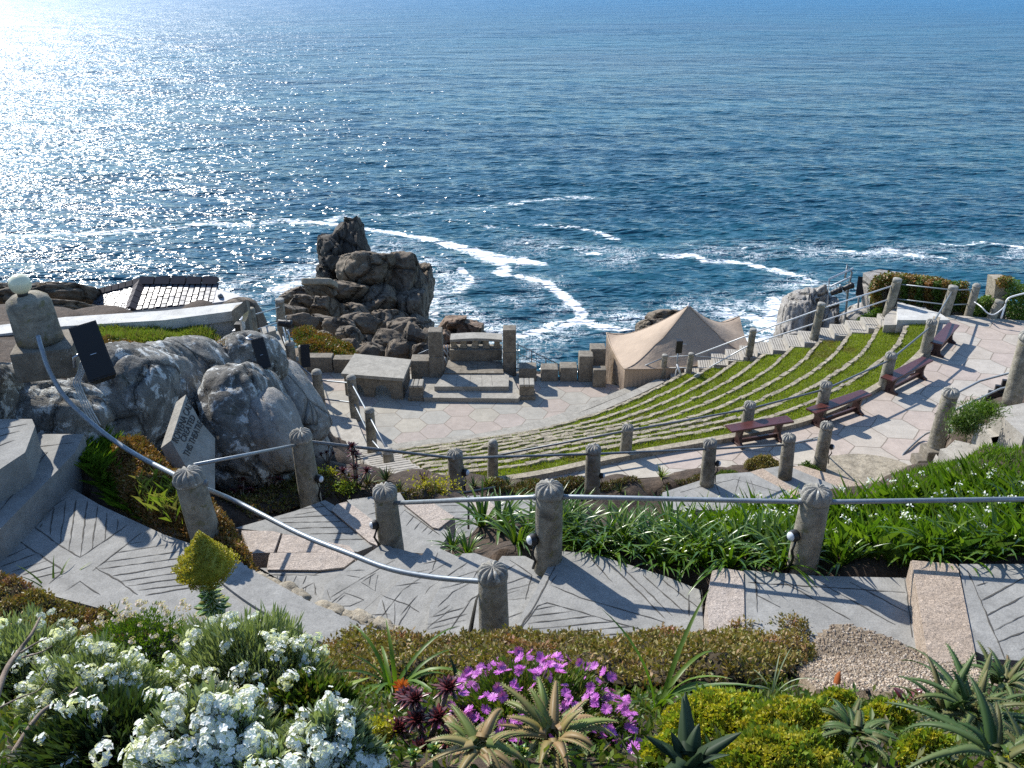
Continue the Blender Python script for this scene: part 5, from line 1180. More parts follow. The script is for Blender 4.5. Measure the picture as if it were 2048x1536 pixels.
LB = [(597,652,70,40,38,'rounded boulder just right of the floodlight post'),(660,690,44,30,36,None),(700,672,50,34,40,None),(705,705,44,50,33,'upright boulder at the lower end of the green slope'),(742,715,54,66,32,'pale topped upright boulder left of the square block'),(772,690,60,60,35,None),(792,712,48,62,31.5,None),(826,690,50,80,33,'tall flat faced boulder above the square stone block'),(846,716,40,52,31,'narrow boulder touching the left side of the gateway pillar'),(680,655,60,36,44,None),(725,650,80,40,46,None),(640,675,46,26,37,None),(690,735,46,40,31,None),(815,660,70,50,42,None),(860,690,50,60,38,None),(880,735,40,40,31,None),(668,720,34,40,32,None)]
for i, (cx, cy, w, h, Y, lb) in enumerate(LB):
    rock_thing('boulder', lb or 'loose brown boulder on the rocky slope behind the stage', [(cx, cy, w*1.12, h*1.15, Y, w*Y/1900, R.uniform(-14, 14), 90+i)], 'cliff', group=gR, n=14, pn=3.6, amp=.13, fr=1.6, facet=.7)
rock_thing('boulder', 'dark boulders at far left beyond the coping wall, under the globe lamp', [(120,592,130,40,30,4,-6,131),(60,600,90,50,29,4,6,132),(165,602,60,30,31,4,0,133),(150,618,80,24,28,4,0,134)], 'cliff', n=14, pn=3.2, amp=.13)
rock_thing('boulder', 'ochre topped rock peeping out behind the left slope of the tent', [(1322,640,58,36,45,4,-6,141),(1300,655,50,30,44,4,0,142)], 'cliff', n=16, pn=3.6, amp=.14)
outcrop('tall cracked pale granite cliff rock at the top of the far stairs, with surf behind', [
 (1580,650,50,120,27.6,2.0,6,151),(1612,640,46,130,27.8,2.0,8,152),(1640,650,40,120,27.8,2.0,12,153),(1600,605,60,50,28.2,1.8,-24,154),(1628,598,54,46,28.4,1.8,-30,155),(1566,672,30,90,27.4,1.6,4,157),(1600,690,90,60,27.0,1.8,0,158),(1668,672,50,40,27.6,2,0,159)], 'boulder_pale', n=20, pn=3.4, amp=.13, fr=1.7, facet=.5)
outcrop('low white lichened rock beside the lighting frame', [(1715,640,90,50,27.2,2.0,-12,161),(1735,625,70,44,28.0,2,-10,162),(1700,672,70,30,26.6,1.6,-6,163)], 'boulder_pale', n=18, pn=2.8, amp=.10)

# ================================================================== LEFT: LAMP PILLAR, LOUDSPEAKERS, TABLET, WALL, ROOF
o1 = PY(72, 752, 7.75); root = empty('lamp_pillar', o1, 'concrete pillar on a square block carrying a round cream globe lamp', 'lamp pillar')
sc_ = proj(o1)[2]/F_PX
mb = MB(); mb.box((0.02, .28, .10), (132*sc_*.86, .56, .32), rz=0.28, bev=.03); mb.build('base_block', M['block'], root)
mb = MB(); r_ = 43*sc_; sd = 3.3
mb.lathe([(r_*1.02, .26), (r_*1.0, .36), (r_*.98, .52), (r_*.97, .64), (r_*.90, .70), (r_*.62, .745), (r_*.3, .76), (.002, .76)], c=(-.01, .28, 0), n=36, fn=lambda i, a: 1+.025*mnoise.noise(V((math.cos(a), math.sin(a), i*.7))), M=Matrix.Rotation(-0.07, 3, 'Y'))
mb.build('column', M['post'], root)
gl = PY(40, 568, 7.98) - o1
mb = MB(); mb.lathe([(.045, gl.z-.15), (.05, gl.z-.09), (.03, gl.z-.06)], c=(gl.x, gl.y, 0), n=16); ft = mb.build('lamp_fitting', M['black'], root)
bm = bmesh.new(); bmesh.ops.create_uvsphere(bm, u_segments=28, v_segments=18, radius=20.5*sc_); me = bpy.data.meshes.new('lamp_globe'); bm.to_mesh(me); bm.free(); me.materials.append(M['globe']); me.polygons.foreach_set('use_smooth', [True]*len(me.polygons))
link('lamp_globe', me, root, gl)
def spk_px(cx, cy, wpx, hpx, Y, angd, yaw, label, **k):
    c = PY(cx, cy, Y); s_ = proj(c)[2]/F_PX; a = math.radians(angd)
    zr = CR*math.sin(a) + CU*math.cos(a); xr = CR*math.cos(a) - CU*math.sin(a); yr = zr.cross(xr)
    Mx = Matrix((xr, yr, zr)).transposed() @ Matrix.Rotation(yaw, 3, 'Z')
    return speaker(c, (wpx*s_, wpx*s_*.95, hpx*s_), Mx.to_euler(), label, **k)
spk_px(188, 706, 52, 114, 7.75, -21, 0.35, 'large black loudspeaker tilted down beside the globe lamp pillar', bracket=[(-.12, .1, .05), (-.19, .12, .04), (-.22, .16, -.05)])
spk_px(522, 708, 25, 62, 10.5, -16, 0.3, 'black loudspeaker hung over the pale boulders near the floodlight', bracket=[(-.05, .05, .2), (-.12, .12, .26), (-.05, .2, .3)])
spk_px(611, 712, 18, 46, 24.5, -4, 0.2, 'black loudspeaker behind the dome topped post at the grassy slope', badge=False)
# cables running from the loudspeaker down the boulder
root = empty('cable_bundle', PY(160,730,8.4), 'bundle of thin white cables running down the boulder from the large loudspeaker', 'cables'); o1 = PY(160,730,8.4)
for k in range(4):
    mb = MB(); mb.tube([p-o1 for p in catmull([PY(162+k*3,722,7.8), PY(156+k*4,745,7.75), PY(147+k*4.5,765,7.7), PY(152+k*4,778,7.65), PY(166+k*5,815,7.6), PY(186+k*5,850,7.55)], 5)], .007, 6); mb.build('cable', M['cable'], root)
def floodlight(c, s, rot, label, mat='black'):
    root = bpy.data.objects.new('floodlight', None); COL.objects.link(root); root.location = c; root.rotation_euler = rot; tag(root, label, 'floodlight', 'stage lights')
    mb = MB(); Mx = Matrix.Rotation(math.pi/2, 3, 'Y'); mb.lathe([(.3*s, -.9*s), (.42*s, -.85*s), (.42*s, -.2*s), (.48*s, -.15*s), (.48*s, .5*s), (.55*s, .55*s), (.55*s, .9*s), (.5*s, .9*s)], n=18, M=Mx); mb.build('housing', M[mat], root)
    mb = MB(); mb.tube([V((0, .5*s, 0)), V((0, .5*s, .8*s)), V((0, -.5*s, .8*s)), V((0, -.5*s, 0))], .05*s, 6); mb.tube([V((0, 0, .8*s)), V((0, 0, 1.2*s))], .07*s, 6); mb.build('yoke', M['steel_dark' if mat == 'black' else mat], root)
    return root
floodlight(PY(569, 647, 22.0), .21, (0.2, .3, .4), 'black floodlight clamped to the post beside the coping wall end')
mb = MB(); mb.tube([PY(575,660,22), PY(578,672,22), PY(580,684,22)], .03, 6)
tag(mb.build('cable', M['plate']), 'silver wrapped cable hanging under the black floodlight on the post', 'cable')
root = empty('floodlight', PY(476,662,12.3), 'silver curved hood of a small floodlight at the end of the coping wall', 'floodlight', 'stage lights'); o1 = PY(476,662,12.3)
mb = MB(); cz = MB(); nseg = 8
for i in range(nseg+1):
    t = math.pi*0.5*i/nseg; p = PY(464+24*math.sin(t)*.9, 662-32*(1-math.cos(t))*1.0, 12.3)
    mb.v += [tuple(p-o1), tuple(p-o1+V((.05, .16, .02)))]
for i in range(nseg): mb.f.append((2*i, 2*i+1, 2*i+3, 2*i+2)); mb.m.append(0); mb.sm.append(True)
mb.box(PY(485,648,12.35)-o1, (.03, .16, .2), bev=.005); mb.build('hood', M['plate'], root)
mb = MB(); mb.box(PY(478,654,12.38)-o1, (.10, .12, .14), bev=.01); mb.build('housing', M['black'], root)
# carved tablet
A_, B_, C_ = PY(372,790,8.15), PY(342,881,7.55), PY(427,978,7.45)
nrm = (A_-B_).cross(C_-B_).normalized()
if nrm.y > 0: nrm = -nrm
def onplane(px, py, lift=0.0):
    d = ray(px, py); return d*(A_.dot(nrm)/d.dot(nrm)) + nrm*lift
face = [onplane(*p) for p in ((372,789),(400,842),(430,876),(430,985),(370,930),(342,881))]
root = empty('carved_tablet', V((B_.x, B_.y, B_.z-.3)), 'leaning stone tablet carved with three lines of capitals, in front of the boulders', 'carved tablet'); o1 = root.location.copy()
mb = MB(); n = len(face); th = nrm*-.17
mb.add([p-o1 for p in face]+[p+th-o1 for p in face], [tuple(range(n)), tuple(range(2*n-1, n-1, -1))]+[(i, i+n, (i+1) % n+n, (i+1) % n) for i in range(n)])
mb.build('slab', M['block_top'], root)
for txt, p0, p1, hpx in (('ROWENA CADE', (355,888), (387,806), 13), ('CREATED', (370,886), (391,836), 11), ('THIS THEATRE', (377,915), (406,848), 12)):
    a = onplane(*p0, .004); b = onplane(*p1, .004); ex = (b-a).normalized(); ey = nrm.cross(ex).normalized(); 
    cu = bpy.data.curves.new('lettering', 'FONT'); cu.body = txt; cu.size = 1; cu.extrude = 0.002; cu.materials.append(M['letters'])
    ob = link('lettering', cu, root); bpy.context.view_layer.update(); L0 = ob.dimensions.x or 5.0
    hh = hpx*proj(a)[2]/F_PX/0.7*1.15; sx = (b-a).length/L0
    Mx = Matrix((ex*sx, ey*hh, nrm)).transposed().to_4x4(); Mx.translation = a-o1
    dg = bpy.context.evaluated_depsgraph_get(); me = bpy.data.meshes.new_from_object(ob.evaluated_get(dg)); bpy.data.objects.remove(ob)
    me.transform(Mx); me.materials.clear(); me.materials.append(M['letters']); link('lettering', me, root)
# coping wall
root = empty('coping_wall', P(300,640,-5.0), 'long pale rendered wall with bright flat coping above the grassy bank', 'wall'); o1 = P(300,640,-5.0)
fr = [P(-260,705,-4.98), P(0,668,-4.98), P(130,652,-4.98), P(330,640,-4.98), P(472,621,-4.98)]; bk = [P(-260,690,-4.98), P(0,650,-4.98), P(130,634,-4.98), P(330,621,-4.98), P(485,604,-4.98)]
mb = MB(); 
for i in range(4): mb.prism([fr[i]-o1, fr[i+1]-o1, bk[i+1]-o1, bk[i]-o1], h=.16)
mb.build('coping', M['rendered'], root); mb = MB()
for i in range(4):
    q = [fr[i]*.99+bk[i]*.01+V((0,.06,-.163)), fr[i+1]*.99+bk[i+1]*.01+V((0,.06,-.163)), bk[i+1]+V((0,-.05,-.163)), bk[i]+V((0,-.05,-.163))]; mb.prism([p-o1 for p in q], h=1.1)
mb.build('wall', M['rendered'], root)
e = PY(482, 655, 12.9); mb = MB(); mb.prism([p-o1 for p in (PY(463,622,12.55), PY(492,600,12.7), PY(499,604,13.1), PY(474,608,13.2))], h=1.0); mb.build('end_pier', M['block'], root)
mb = MB(); c = PY(503, 632, 13.3); mb.lathe([(.07, -.5), (.07, .12), (.05, .14), (.002, .14)], c=c-o1, n=16); mb.build('end_post', M['post'], root)
# low stone slabs / wall tops beyond the boulders (shaded step area by the second loudspeaker)
root = empty('stone_step', P(560,700,-9.2), 'weathered flat slabs beside the floodlight post, striped with rail shadows', 'stone slabs'); o1 = P(560,700,-9.2)
mb = MB(); mb.prism([p-o1 for p in W3([(530,668,-9.2),(556,662,-9.2),(572,700,-9.2),(545,706,-9.2)])], h=.5); mb.build('slab', M['block_top'], root)
mb = MB(); mb.prism([p-o1 for p in W3([(520,655,-9.0),(548,652,-9.0),(552,660,-9.0),(526,668,-9.0)])], h=.5); mb.build('slab', M['block_top'], root)
# slate roof hut
def roofhut():
    Yr = 31.0
    def pl(pts, nn, p0):
        return [ray(*q)*(p0.dot(nn)/ray(*q).dot(nn)) for q in pts]
    p0 = PY(281, 563, Yr)
    nR = V((-0.03, -0.30, 0.95)).normalized(); nL = V((-0.20, -0.27, 0.94)).normalized()
    Rq = pl([(281,565),(438,565),(429,604),(260,621)], nR, p0); Lq = pl([(281,565),(198,586),(174,624),(260,621)], nL, p0)
    root = empty('slate_roof_hut', V((Lq[3].x, Lq[3].y, -14.5)), 'hut with a slate roof shining white in the sun beyond the coping wall', 'hut'); o1 = root.location.copy()
    def slope(quad, nn, cols, rows, name, skew):
        base = MB(); base.add([p-o1 - nn*.02 for p in quad], [(0, 1, 2, 3)]); base.build(name+'_underlay', M['slate_joint'], root)
        mb = MB()
        for i in range(cols):
            for j in range(rows):
                j0 = (j + (0.4 if i % 2 else 0))/rows; j1 = (j+0.84+(0.4 if i % 2 else 0))/rows; i0 = (i+.06)/cols; i1 = (i+.80)/cols
                j0 = min(.985, max(.01, j0)); j1 = min(.99, j1)
                if j1-j0 < .02: continue
                def q(u, v): return (quad[0]*(1-u)+quad[1]*u)*(1-v) + (quad[3]*(1-u)+quad[2]*u)*v
                tl = R.uniform(-.006, .012); pts = [q(i0, j0), q(i1, j0), q(i1, j1), q(i0, j1)]
                pts = [p + nn*(.012 + tl*k) - o1 for p, k in zip(pts, (0, 1, 2, 1.5))]
                mb.add(pts + [p - nn*.02 for p in pts], [(0, 1, 2, 3), (0, 4, 5, 1), (1, 5, 6, 2), (2, 6, 7, 3), (3, 7, 4, 0)])
        mb.build(name, M['slate'], root)
    slope(Rq, nR, 14, 5, 'roof_slope', 0); slope(Lq, nL, 16, 6, 'roof_slope', 0)
    # ridge and hip tiles
    def tiles(a, b, n, w, hh, name='ridge_tile'):
        for k in range(n):
            p = a.lerp(b, (k+.04)/n); q = a.lerp(b, (k+.94)/n); d = (q-p).normalized(); s_ = d.cross(V((0, 0, 1))).normalized()*w/2; u = V((0, 0, hh)); m = MB()
            m.add([x-o1 for x in (p-s_, p+u*1.0, p+s_, q-s_, q+u*1.0, q+s_)], [(0, 1, 4, 3), (1, 2, 5, 4), (0, 2, 1), (3, 4, 5), (0, 3, 5, 2)]); m.build(name, M['ridge'], root)
    up = V((0, 0, .02))
    tiles(Rq[0]+up, Rq[1]+up, 5, .42, .22); tiles(Lq[0]+up, Lq[1]+up, 6, .36, .16); tiles(Rq[0]+up, Rq[3]+up, 5, .42, .14)
    mb = MB(); ring = [Lq[2], Lq[3], Rq[2], Rq[1], Lq[0], Lq[1]]
    c = sum(ring, V())/6; ring = [c + (p-c)*.94 for p in ring]
    n = len(ring); mb.add([p-o1-V((0, 0, .06)) for p in ring] + [V((p.x, p.y, -17))-o1 for p in ring], [(i, i+n, (i+1) % n+n, (i+1) % n) for i in range(n)]); mb.build('wall', M['rendered'], root)
    mb = MB(); mb.prism([p-o1 for p in pl([(430,578),(478,590),(482,598),(424,606)], nR, p0)], h=.3); ex_ = mb.build('lean_to_roof', M['lead'], root)
    m = MB(); p = pl([(441,594)], nR, p0)[0]; m.lathe([(.09, 0), (.10, .05), (.05, .12), (.002, .13)], c=p-o1, n=14); m.build('roof_vent', M['steel_dark'], ex_)
roofhut()

# ================================================================== RIGHT: LIGHTING FRAME, LOUDSPEAKER, WALLS, STAIRS
Yf = 26.6
root = empty('lighting_frame', PY(1665,660,Yf), 'leaning white metal frame holding black stage lights above the cliff rocks', 'lighting frame'); o1 = PY(1665,660,Yf)
def tb(pts, r, nm, mat='white_steel'):
    mb = MB(); mb.tube([PY(a, b, Y_)-o1 for a, b, Y_ in pts], r, 8); mb.build(nm, M[mat], root)
tb([(1654,612,Yf),(1659,558,Yf),(1706,537,Yf+.3)], .035, 'upright'); tb([(1684,690,Yf),(1690,640,Yf),(1696,580,Yf+.3),(1704,545,Yf+.3),(1695,530,Yf+.3),(1690,556,Yf+.3)], .035, 'upright', 'steel')
tb([(1661,573,Yf),(1703,553,Yf+.3)], .028, 'crossbar'); tb([(1680,570,Yf+.1),(1694,586,Yf+.3),(1694,600,Yf+.3)], .03, 'brace')
for i, (a, b, Y_, s, lb) in enumerate(((1672,583,Yf-.1,.19,'left black stage light under the bar of the leaning frame'),(1696,574,Yf,.19,'right black stage light under the bar of the leaning frame'),(1667,612,Yf-.2,.16,'lowest black stage light at the foot of the leaning frame'))):
    floodlight(PY(a, b, Y_), s, (0.1, -.25, .35), lb)
spk_px(1721, 573, 15, 38, 27.0, 8, -0.3, 'narrow black loudspeaker standing right of the lighting frame', badge=False)
mb = MB(); o1 = PY(1718,592,27.1); mb.tube([V(), PY(1714,640,27.1)-o1], .03, 6); tag(mb.build('speaker_pole', M['steel_dark'], None, o1), 'dark pole under the narrow loudspeaker beside the lighting frame', 'pole')
# curved wall under trailing succulents
def px_wall(label, top, base, Y, thick, mat='boulder_pale', name='garden_wall'):
    o1 = PY(base[0][0], base[0][1], Y[0]); mb = MB(); n = len(top); vs = []
    for i in range(n):
        a = PY(top[i][0], top[i][1], Y[i]); b = PY(base[i][0], base[i][1], Y[i]); vs += [b-o1-V((0,0,.5)), a-o1, a-o1+V((0, thick, 0)), b-o1+V((0, thick, -.5))]
    mb.add(vs, [(4*i+j, 4*i+4+j, 4*i+5+j, 4*i+1+j) for i in range(n-1) for j in range(3)] + [(0,1,2,3), (4*n-1, 4*n-2, 4*n-3, 4*n-4)])
    return tag(mb.build(name, M[mat], None, o1), label, 'wall')
px_wall('curved rough wall under trailing red and green succulents at the back right', [(1742,560),(1775,553),(1830,560),(1880,570),(1935,590)], [(1742,632),(1775,625),(1830,612),(1880,622),(1935,632)], [26.2,26.4,26.3,25.6,25.0], .7)
px_wall('square pale pier under green shrubs at the top right', [(1992,560),(2020,560)], [(1986,640),(2014,640)], [24.2,24.2], .5, 'edging', 'garden_pier')
mb = MB(); mb.prism(W3([(1795,603,-9.4),(1880,626,-9.4),(1900,640,-9.4),(1795,640,-9.4)]), h=.4); tag(mb.build('path', M['rendered']), kind='structure')
mb = MB(); mb.prism(W3([(1770,632,-9.55),(1800,606,-9.55),(1885,632,-9.55),(1850,648,-9.55),(1768,650,-9.55)]), h=.4); tag(mb.build('path', M['stairs']), kind='structure')
# stone stairs right: traced blocks
root = empty('stone_stairs', P(1850,960,-9.3), 'flight of pale stone stairs climbing right behind the grass bank', 'stairs'); o1 = P(1850,960,-9.3)
for z, px in STR:
    mb = MB(); mb.prism([p-o1 for p in W3([(a, b, z) for a, b in px])], h=.9); mb.build('step', M['stairs'], root)
block_thing('stone_block', 'rounded stub of stone at the foot of the thick concrete post', 'block', [('b', 1850, 1878, 905, 935, -9.4, .4, 'block')])
block_thing('stone_block', 'low rounded stone at the edge of the small round landing below the stairs', 'block', [('b', 1832, 1864, 922, 940, -9.45, .35, 'block')])
mb = MB(); c = P(1735,945,Z_WALK+.035); mb.prism([c + V((1.05*math.cos(t), .75*math.sin(t), 0)) for t in np.linspace(0, 2*math.pi, 40, endpoint=False)], h=.2); tag(mb.build('path', M['edging']), kind='structure')
# dark timber pieces by the thick post on the right
root = empty('black_steps', P(1975,800,-9.2), 'stepped black timber boards leaning by the pale post at right edge', 'boards'); o1 = P(1975,800,-9.2)
for k in range(5):
    mb = MB(); mb.box(PY(1978+k*14, 800-k*11, 18.2)-o1, (.34, .10, .16), rz=-.3, bev=.01); mb.build('board', M['black'], root)

# ================================================================== PLANTS
def obj_arr(name, v, f, mat, parent=None, loc=None, smooth=False):
    if loc is not None: v = v - np.array(loc)
    return link(name, fastmesh(name, v, f, mat, smooth=smooth), parent, loc if parent is None or True else None)
def leaves(p, d, L, W, droop=0.2, fold=0.0):
    """diamond leaves; p base Nx3, d unit dir Nx3, L,W arrays"""
    n = len(p); r = rng.normal(size=(n, 3)); s = np.cross(d, r); s /= np.linalg.norm(s, axis=1)[:, None]+1e-9
    mid = p + d*(L*0.5)[:, None]; tip = p + d*L[:, None]; tip[:, 2] -= droop*L; mid[:, 2] -= droop*0.2*L
    v = np.stack([p, mid + s*(W/2)[:, None], tip, mid - s*(W/2)[:, None]], 1).reshape(-1, 3)
    return v, np.arange(4*n).reshape(-1, 4)
def unit(a): return a/(np.linalg.norm(a, axis=1)[:, None]+1e-9)
def updir(n, spread=0.7, bias=(0, 0, 1)):
    return unit(rng.normal(size=(n, 3))*spread + np.array(bias))
gzv = np.vectorize(gz)
def sample_poly(poly, n):
    xs = [p[0] for p in poly]; ys = [p[1] for p in poly]; out = np.zeros((0, 2))
    while len(out) < n:
        q = np.stack([rng.uniform(min(xs), max(xs), n*2), rng.uniform(min(ys), max(ys), n*2)], 1); out = np.concatenate([out, q[inpoly(q[:, 0], q[:, 1], poly)]])
    return out[:n]
def clump(x, y, sc): return 0.5+0.5*np.sin(x*sc+1.3*np.sin(y*sc*1.1))*np.sin(y*sc*0.9+1.7*np.sin(x*sc*.8))
def cover(name, label, cat, poly, height, n, L, W, mat, base='heath_base', edge=0.25, basez=None, spread=0.8, droop=0.1, mound=True, clus=(9, .35), kind='stuff'):
    """ground cover: cushion surface with many small leaf tufts"""
    def h(x, y):
        d = edgedist(x, y, poly); return height*np.clip(d/edge, 0, 1)**0.5*(1-clus[1]+clus[1]*2*clump(x, y, clus[0])*0.8)
    def bz(x, y): return basez(x, y) if basez else gzv(x, y)
    o1 = V((sum(p[0] for p in poly)/len(poly), sum(p[1] for p in poly)/len(poly), 0)); o1.z = float(bz(np.array([o1.x]), np.array([o1.y]))[0])
    q = sample_poly(poly, n); z = bz(q[:, 0], q[:, 1]) + h(q[:, 0], q[:, 1])*rng.uniform(.82, 1.04, n); p = np.stack([q[:, 0], q[:, 1], z], 1)
    k = 4; p4 = np.repeat(p, k, 0) + rng.normal(size=(n*k, 3))*L*0.25
    v, f = leaves(p4, updir(n*k, spread), L*rng.uniform(.6, 1.3, n*k), W*rng.uniform(.7, 1.2, n*k), droop)
    ob = obj_arr(name, v, f, M[mat], None, o1); tag(ob, label, cat, kind=kind)
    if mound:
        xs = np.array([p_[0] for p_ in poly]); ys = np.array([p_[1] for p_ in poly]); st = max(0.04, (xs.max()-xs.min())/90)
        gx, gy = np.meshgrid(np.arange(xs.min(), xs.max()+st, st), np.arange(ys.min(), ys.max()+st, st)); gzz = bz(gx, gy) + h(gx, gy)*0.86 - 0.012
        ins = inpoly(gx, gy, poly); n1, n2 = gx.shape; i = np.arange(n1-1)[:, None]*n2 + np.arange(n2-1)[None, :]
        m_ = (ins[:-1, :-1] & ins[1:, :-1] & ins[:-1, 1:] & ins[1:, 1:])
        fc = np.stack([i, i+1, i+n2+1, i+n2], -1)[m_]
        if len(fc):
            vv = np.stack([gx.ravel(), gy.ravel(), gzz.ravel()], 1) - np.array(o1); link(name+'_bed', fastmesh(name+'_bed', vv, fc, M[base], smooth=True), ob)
    return ob
def wpoly(px, z=None):
    return [tuple(P(a, b, z)) for a, b in px] if z is not None else [tuple(hit(a, b)) for a, b in px]
# --- stonecrop mats
cover('stonecrop_mat', 'long olive and rust cushion of stonecrop along the near edge of the path', 'ground cover',
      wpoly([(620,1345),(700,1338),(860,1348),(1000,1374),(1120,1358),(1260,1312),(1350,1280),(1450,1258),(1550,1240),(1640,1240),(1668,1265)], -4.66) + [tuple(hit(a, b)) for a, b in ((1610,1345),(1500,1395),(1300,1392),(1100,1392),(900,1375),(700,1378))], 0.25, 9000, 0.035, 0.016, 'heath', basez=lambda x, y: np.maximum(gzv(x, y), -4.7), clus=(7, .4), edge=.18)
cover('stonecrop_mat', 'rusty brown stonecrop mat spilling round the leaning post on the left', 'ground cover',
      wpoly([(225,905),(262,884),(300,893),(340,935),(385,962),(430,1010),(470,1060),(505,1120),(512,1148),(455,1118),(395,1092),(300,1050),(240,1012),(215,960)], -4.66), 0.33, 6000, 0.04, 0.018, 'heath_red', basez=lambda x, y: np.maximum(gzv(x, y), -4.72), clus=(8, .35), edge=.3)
cover('stonecrop_mat', 'olive stonecrop strip at the left edge beside the patterned paving', 'ground cover',
      wpoly([(-200,1130),(0,1150),(60,1178),(110,1205),(180,1230),(300,1262),(300,1300)], -4.60) + [tuple(hit(a, b)) for a, b in ((100,1330),(-150,1260))], 0.20, 4500, 0.035, 0.016, 'heath', edge=.08, basez=lambda x, y: np.maximum(gzv(x, y), -4.66))
def blades_px(name, label, cat, poly, n, h, w, mat, basez=None, lean=.5):
    q = sample_poly(poly, n); z = basez(q[:, 0], q[:, 1]) if basez else gzv(q[:, 0], q[:, 1]); p = np.stack([q[:, 0], q[:, 1], z], 1)
    v, f = grass_blades(lambda n_: p, n, h, w, lean); o1 = V(tuple(p.mean(0))); return tag(obj_arr(name, v, f, M[mat], None, o1), label, cat, kind='stuff')
blades_px('grass', 'green tufted grass left of the rusty mat under the curving rail', 'grass', wpoly([(150,900),(200,880),(250,900),(250,1000),(300,1050),(235,1015),(190,975),(150,950)], -4.7), 2600, .16, .007, 'bright_grass', lambda x, y: np.maximum(gzv(x, y), -4.72), .9)
blades_px('grass', 'grass poking through the rusty stonecrop beside the leaning post', 'grass', wpoly([(270,990),(350,970),(380,1020),(370,1070),(300,1040)], -4.5), 120, .16, .006, 'bank_grass', lambda x, y: -4.42+0*x, .9)
# --- grassy bank at left behind the boulders
bank = [tuple(P(a, b, -5.1)) for a, b in ((180,712),(185,668),(250,652),(340,645),(458,626),(470,650),(430,672),(380,690),(300,705),(240,716))]
blades_px('grass', 'sunny grass bank between the pale coping wall and the boulders', 'grass', bank, 14000, .13, .012, 'bank_grass', lambda x, y: gzv(x, y)-.02, .6)
cover('stonecrop_mat', 'rusty creeping plants along the front of the grass bank above the boulders', 'ground cover', [tuple(P(a, b, -5.0)) for a, b in ((190,720),(205,690),(260,688),(310,694),(300,712),(240,722))], .10, 1300, .04, .02, 'heath_red', edge=.2)
cover('stonecrop_mat', 'dark purple green creepers at the right end of the grass bank', 'ground cover', [tuple(P(a, b, -5.1)) for a, b in ((370,696),(400,672),(450,655),(475,662),(450,682),(400,700))], .08, 900, .05, .02, 'darkleaf', edge=.2)
for (a, b, w) in ((443,691,.16),(388,697,.12)):
    c = PY(a, b, 11.3); q = rng.normal(size=(500, 3))*[w*.5, w*.4, w*.25] + np.array(c)
    v, f = leaves(q, updir(500, .9), .035*np.ones(500), .018*np.ones(500)); tag(obj_arr('moss', v, f, M['heath_red'], None, c), 'orange moss on the crest of the boulders, ' + ('bigger patch near the second loudspeaker' if w > .14 else 'smaller patch to the left'), 'moss', kind='stuff')
# moss in boulder cracks
for i, (a, b, w, h_, Y) in enumerate(((520,780,50,90,10.8),(590,840,40,110,11.5),(545,760,60,40,11.4))):
    pass
# --- green slope beyond the round posts
sl = [tuple(P(a, b, zz)) for a, b, zz in ((586,668,-13.0),(600,660,-13.4),(650,672,-14.0),(690,690,-14.2),(712,712,-13.8),(690,722,-13.4),(640,715,-13.2),(600,700,-13.0))]
cover('slope_grass', 'bright green and ochre turf slope beyond the round posts', 'grass', sl, .25, 4500, .13, .05, 'ice', basez=lambda x, y: polyz(x, y, sl), edge=1.2, clus=(1.5, .4))
cover('slope_grass', 'small green patch below the ruined wall left of the brown outcrop', 'grass', [tuple(P(a, b, -20)) for a, b in ((610,640),(640,606),(660,612),(650,640))], .4, 900, .2, .08, 'bright_grass', edge=1, mound=False)
# --- grass bank at right, white bells
bankr = [tuple(hit(a, b)) for a, b in ((1560,1030),(1640,1012),(1700,1003),(1780,985))] + [(6.2,12.2,0),(7.4,12.6,0),(9.0,13.0,0),(12,13.2,0),(14,12.5,0)] + [tuple(hit(a, b)) for a, b in ((2300,1010),(1900,1030),(1700,1045))]
blades_px('grass', 'lush green grass bank rising right behind the white bell flowers', 'grass', bankr, 34000, .10, .013, 'bright_grass', lambda x, y: gzv(x, y)-.02, .6)
bells = [tuple(hit(a, b)) for a, b in ((1330,1070),(1500,1040),(1680,1035),(1850,1000),(2000,985),(2500,1000),(2500,1125),(1900,1118),(1650,1120),(1480,1100),(1350,1100))]
blades_px('leek_leaves', 'thin bright leaves of the white bell flowers filling the bed at right', 'leaves', bells, 9000, .30, .016, 'bright_grass', lambda x, y: gzv(x, y)-.02, .8)
def bell_flowers(poly, n, hh, label):
    q = sample_poly(poly, n); z = gzv(q[:, 0], q[:, 1]); p = np.stack([q[:, 0], q[:, 1], z], 1); top = p.copy(); top[:, :2] += rng.normal(size=(n, 2))*.05; top[:, 2] += hh*rng.uniform(.7, 1.25, n)
    k = 9; c = np.repeat(top, k, 0) + rng.normal(size=(n*k, 3))*.012; v, f = leaves(c, unit(rng.normal(size=(n*k, 3))*.8 + [0, 0, -.7]), .028*np.ones(n*k), .014*np.ones(n*k), 0)
    o1 = V(tuple(p.mean(0))); ob = tag(obj_arr('bell_flowers', v, f, M['white_petal'], None, o1), label, 'flowers', kind='stuff')
    s = np.stack([p, p+[.004, 0, 0], top+[.003, 0, 0], top], 1).reshape(-1, 3); link('flower_stems', fastmesh('flower_stems', s-np.array(o1), np.arange(4*n).reshape(-1, 4), M['bright_grass']), ob)
bell_flowers(bells, 210, .36, 'scattered nodding white bell flowers among the strap leaves at right')
bell_flowers([tuple(hit(a, b)) for a, b in ((1700,1030),(1850,1000),(2000,975),(2250,970),(2250,1000),(2000,1010),(1750,1040))], 40, .2, 'white bell flowers fringing the top of the bed below the grass bank')

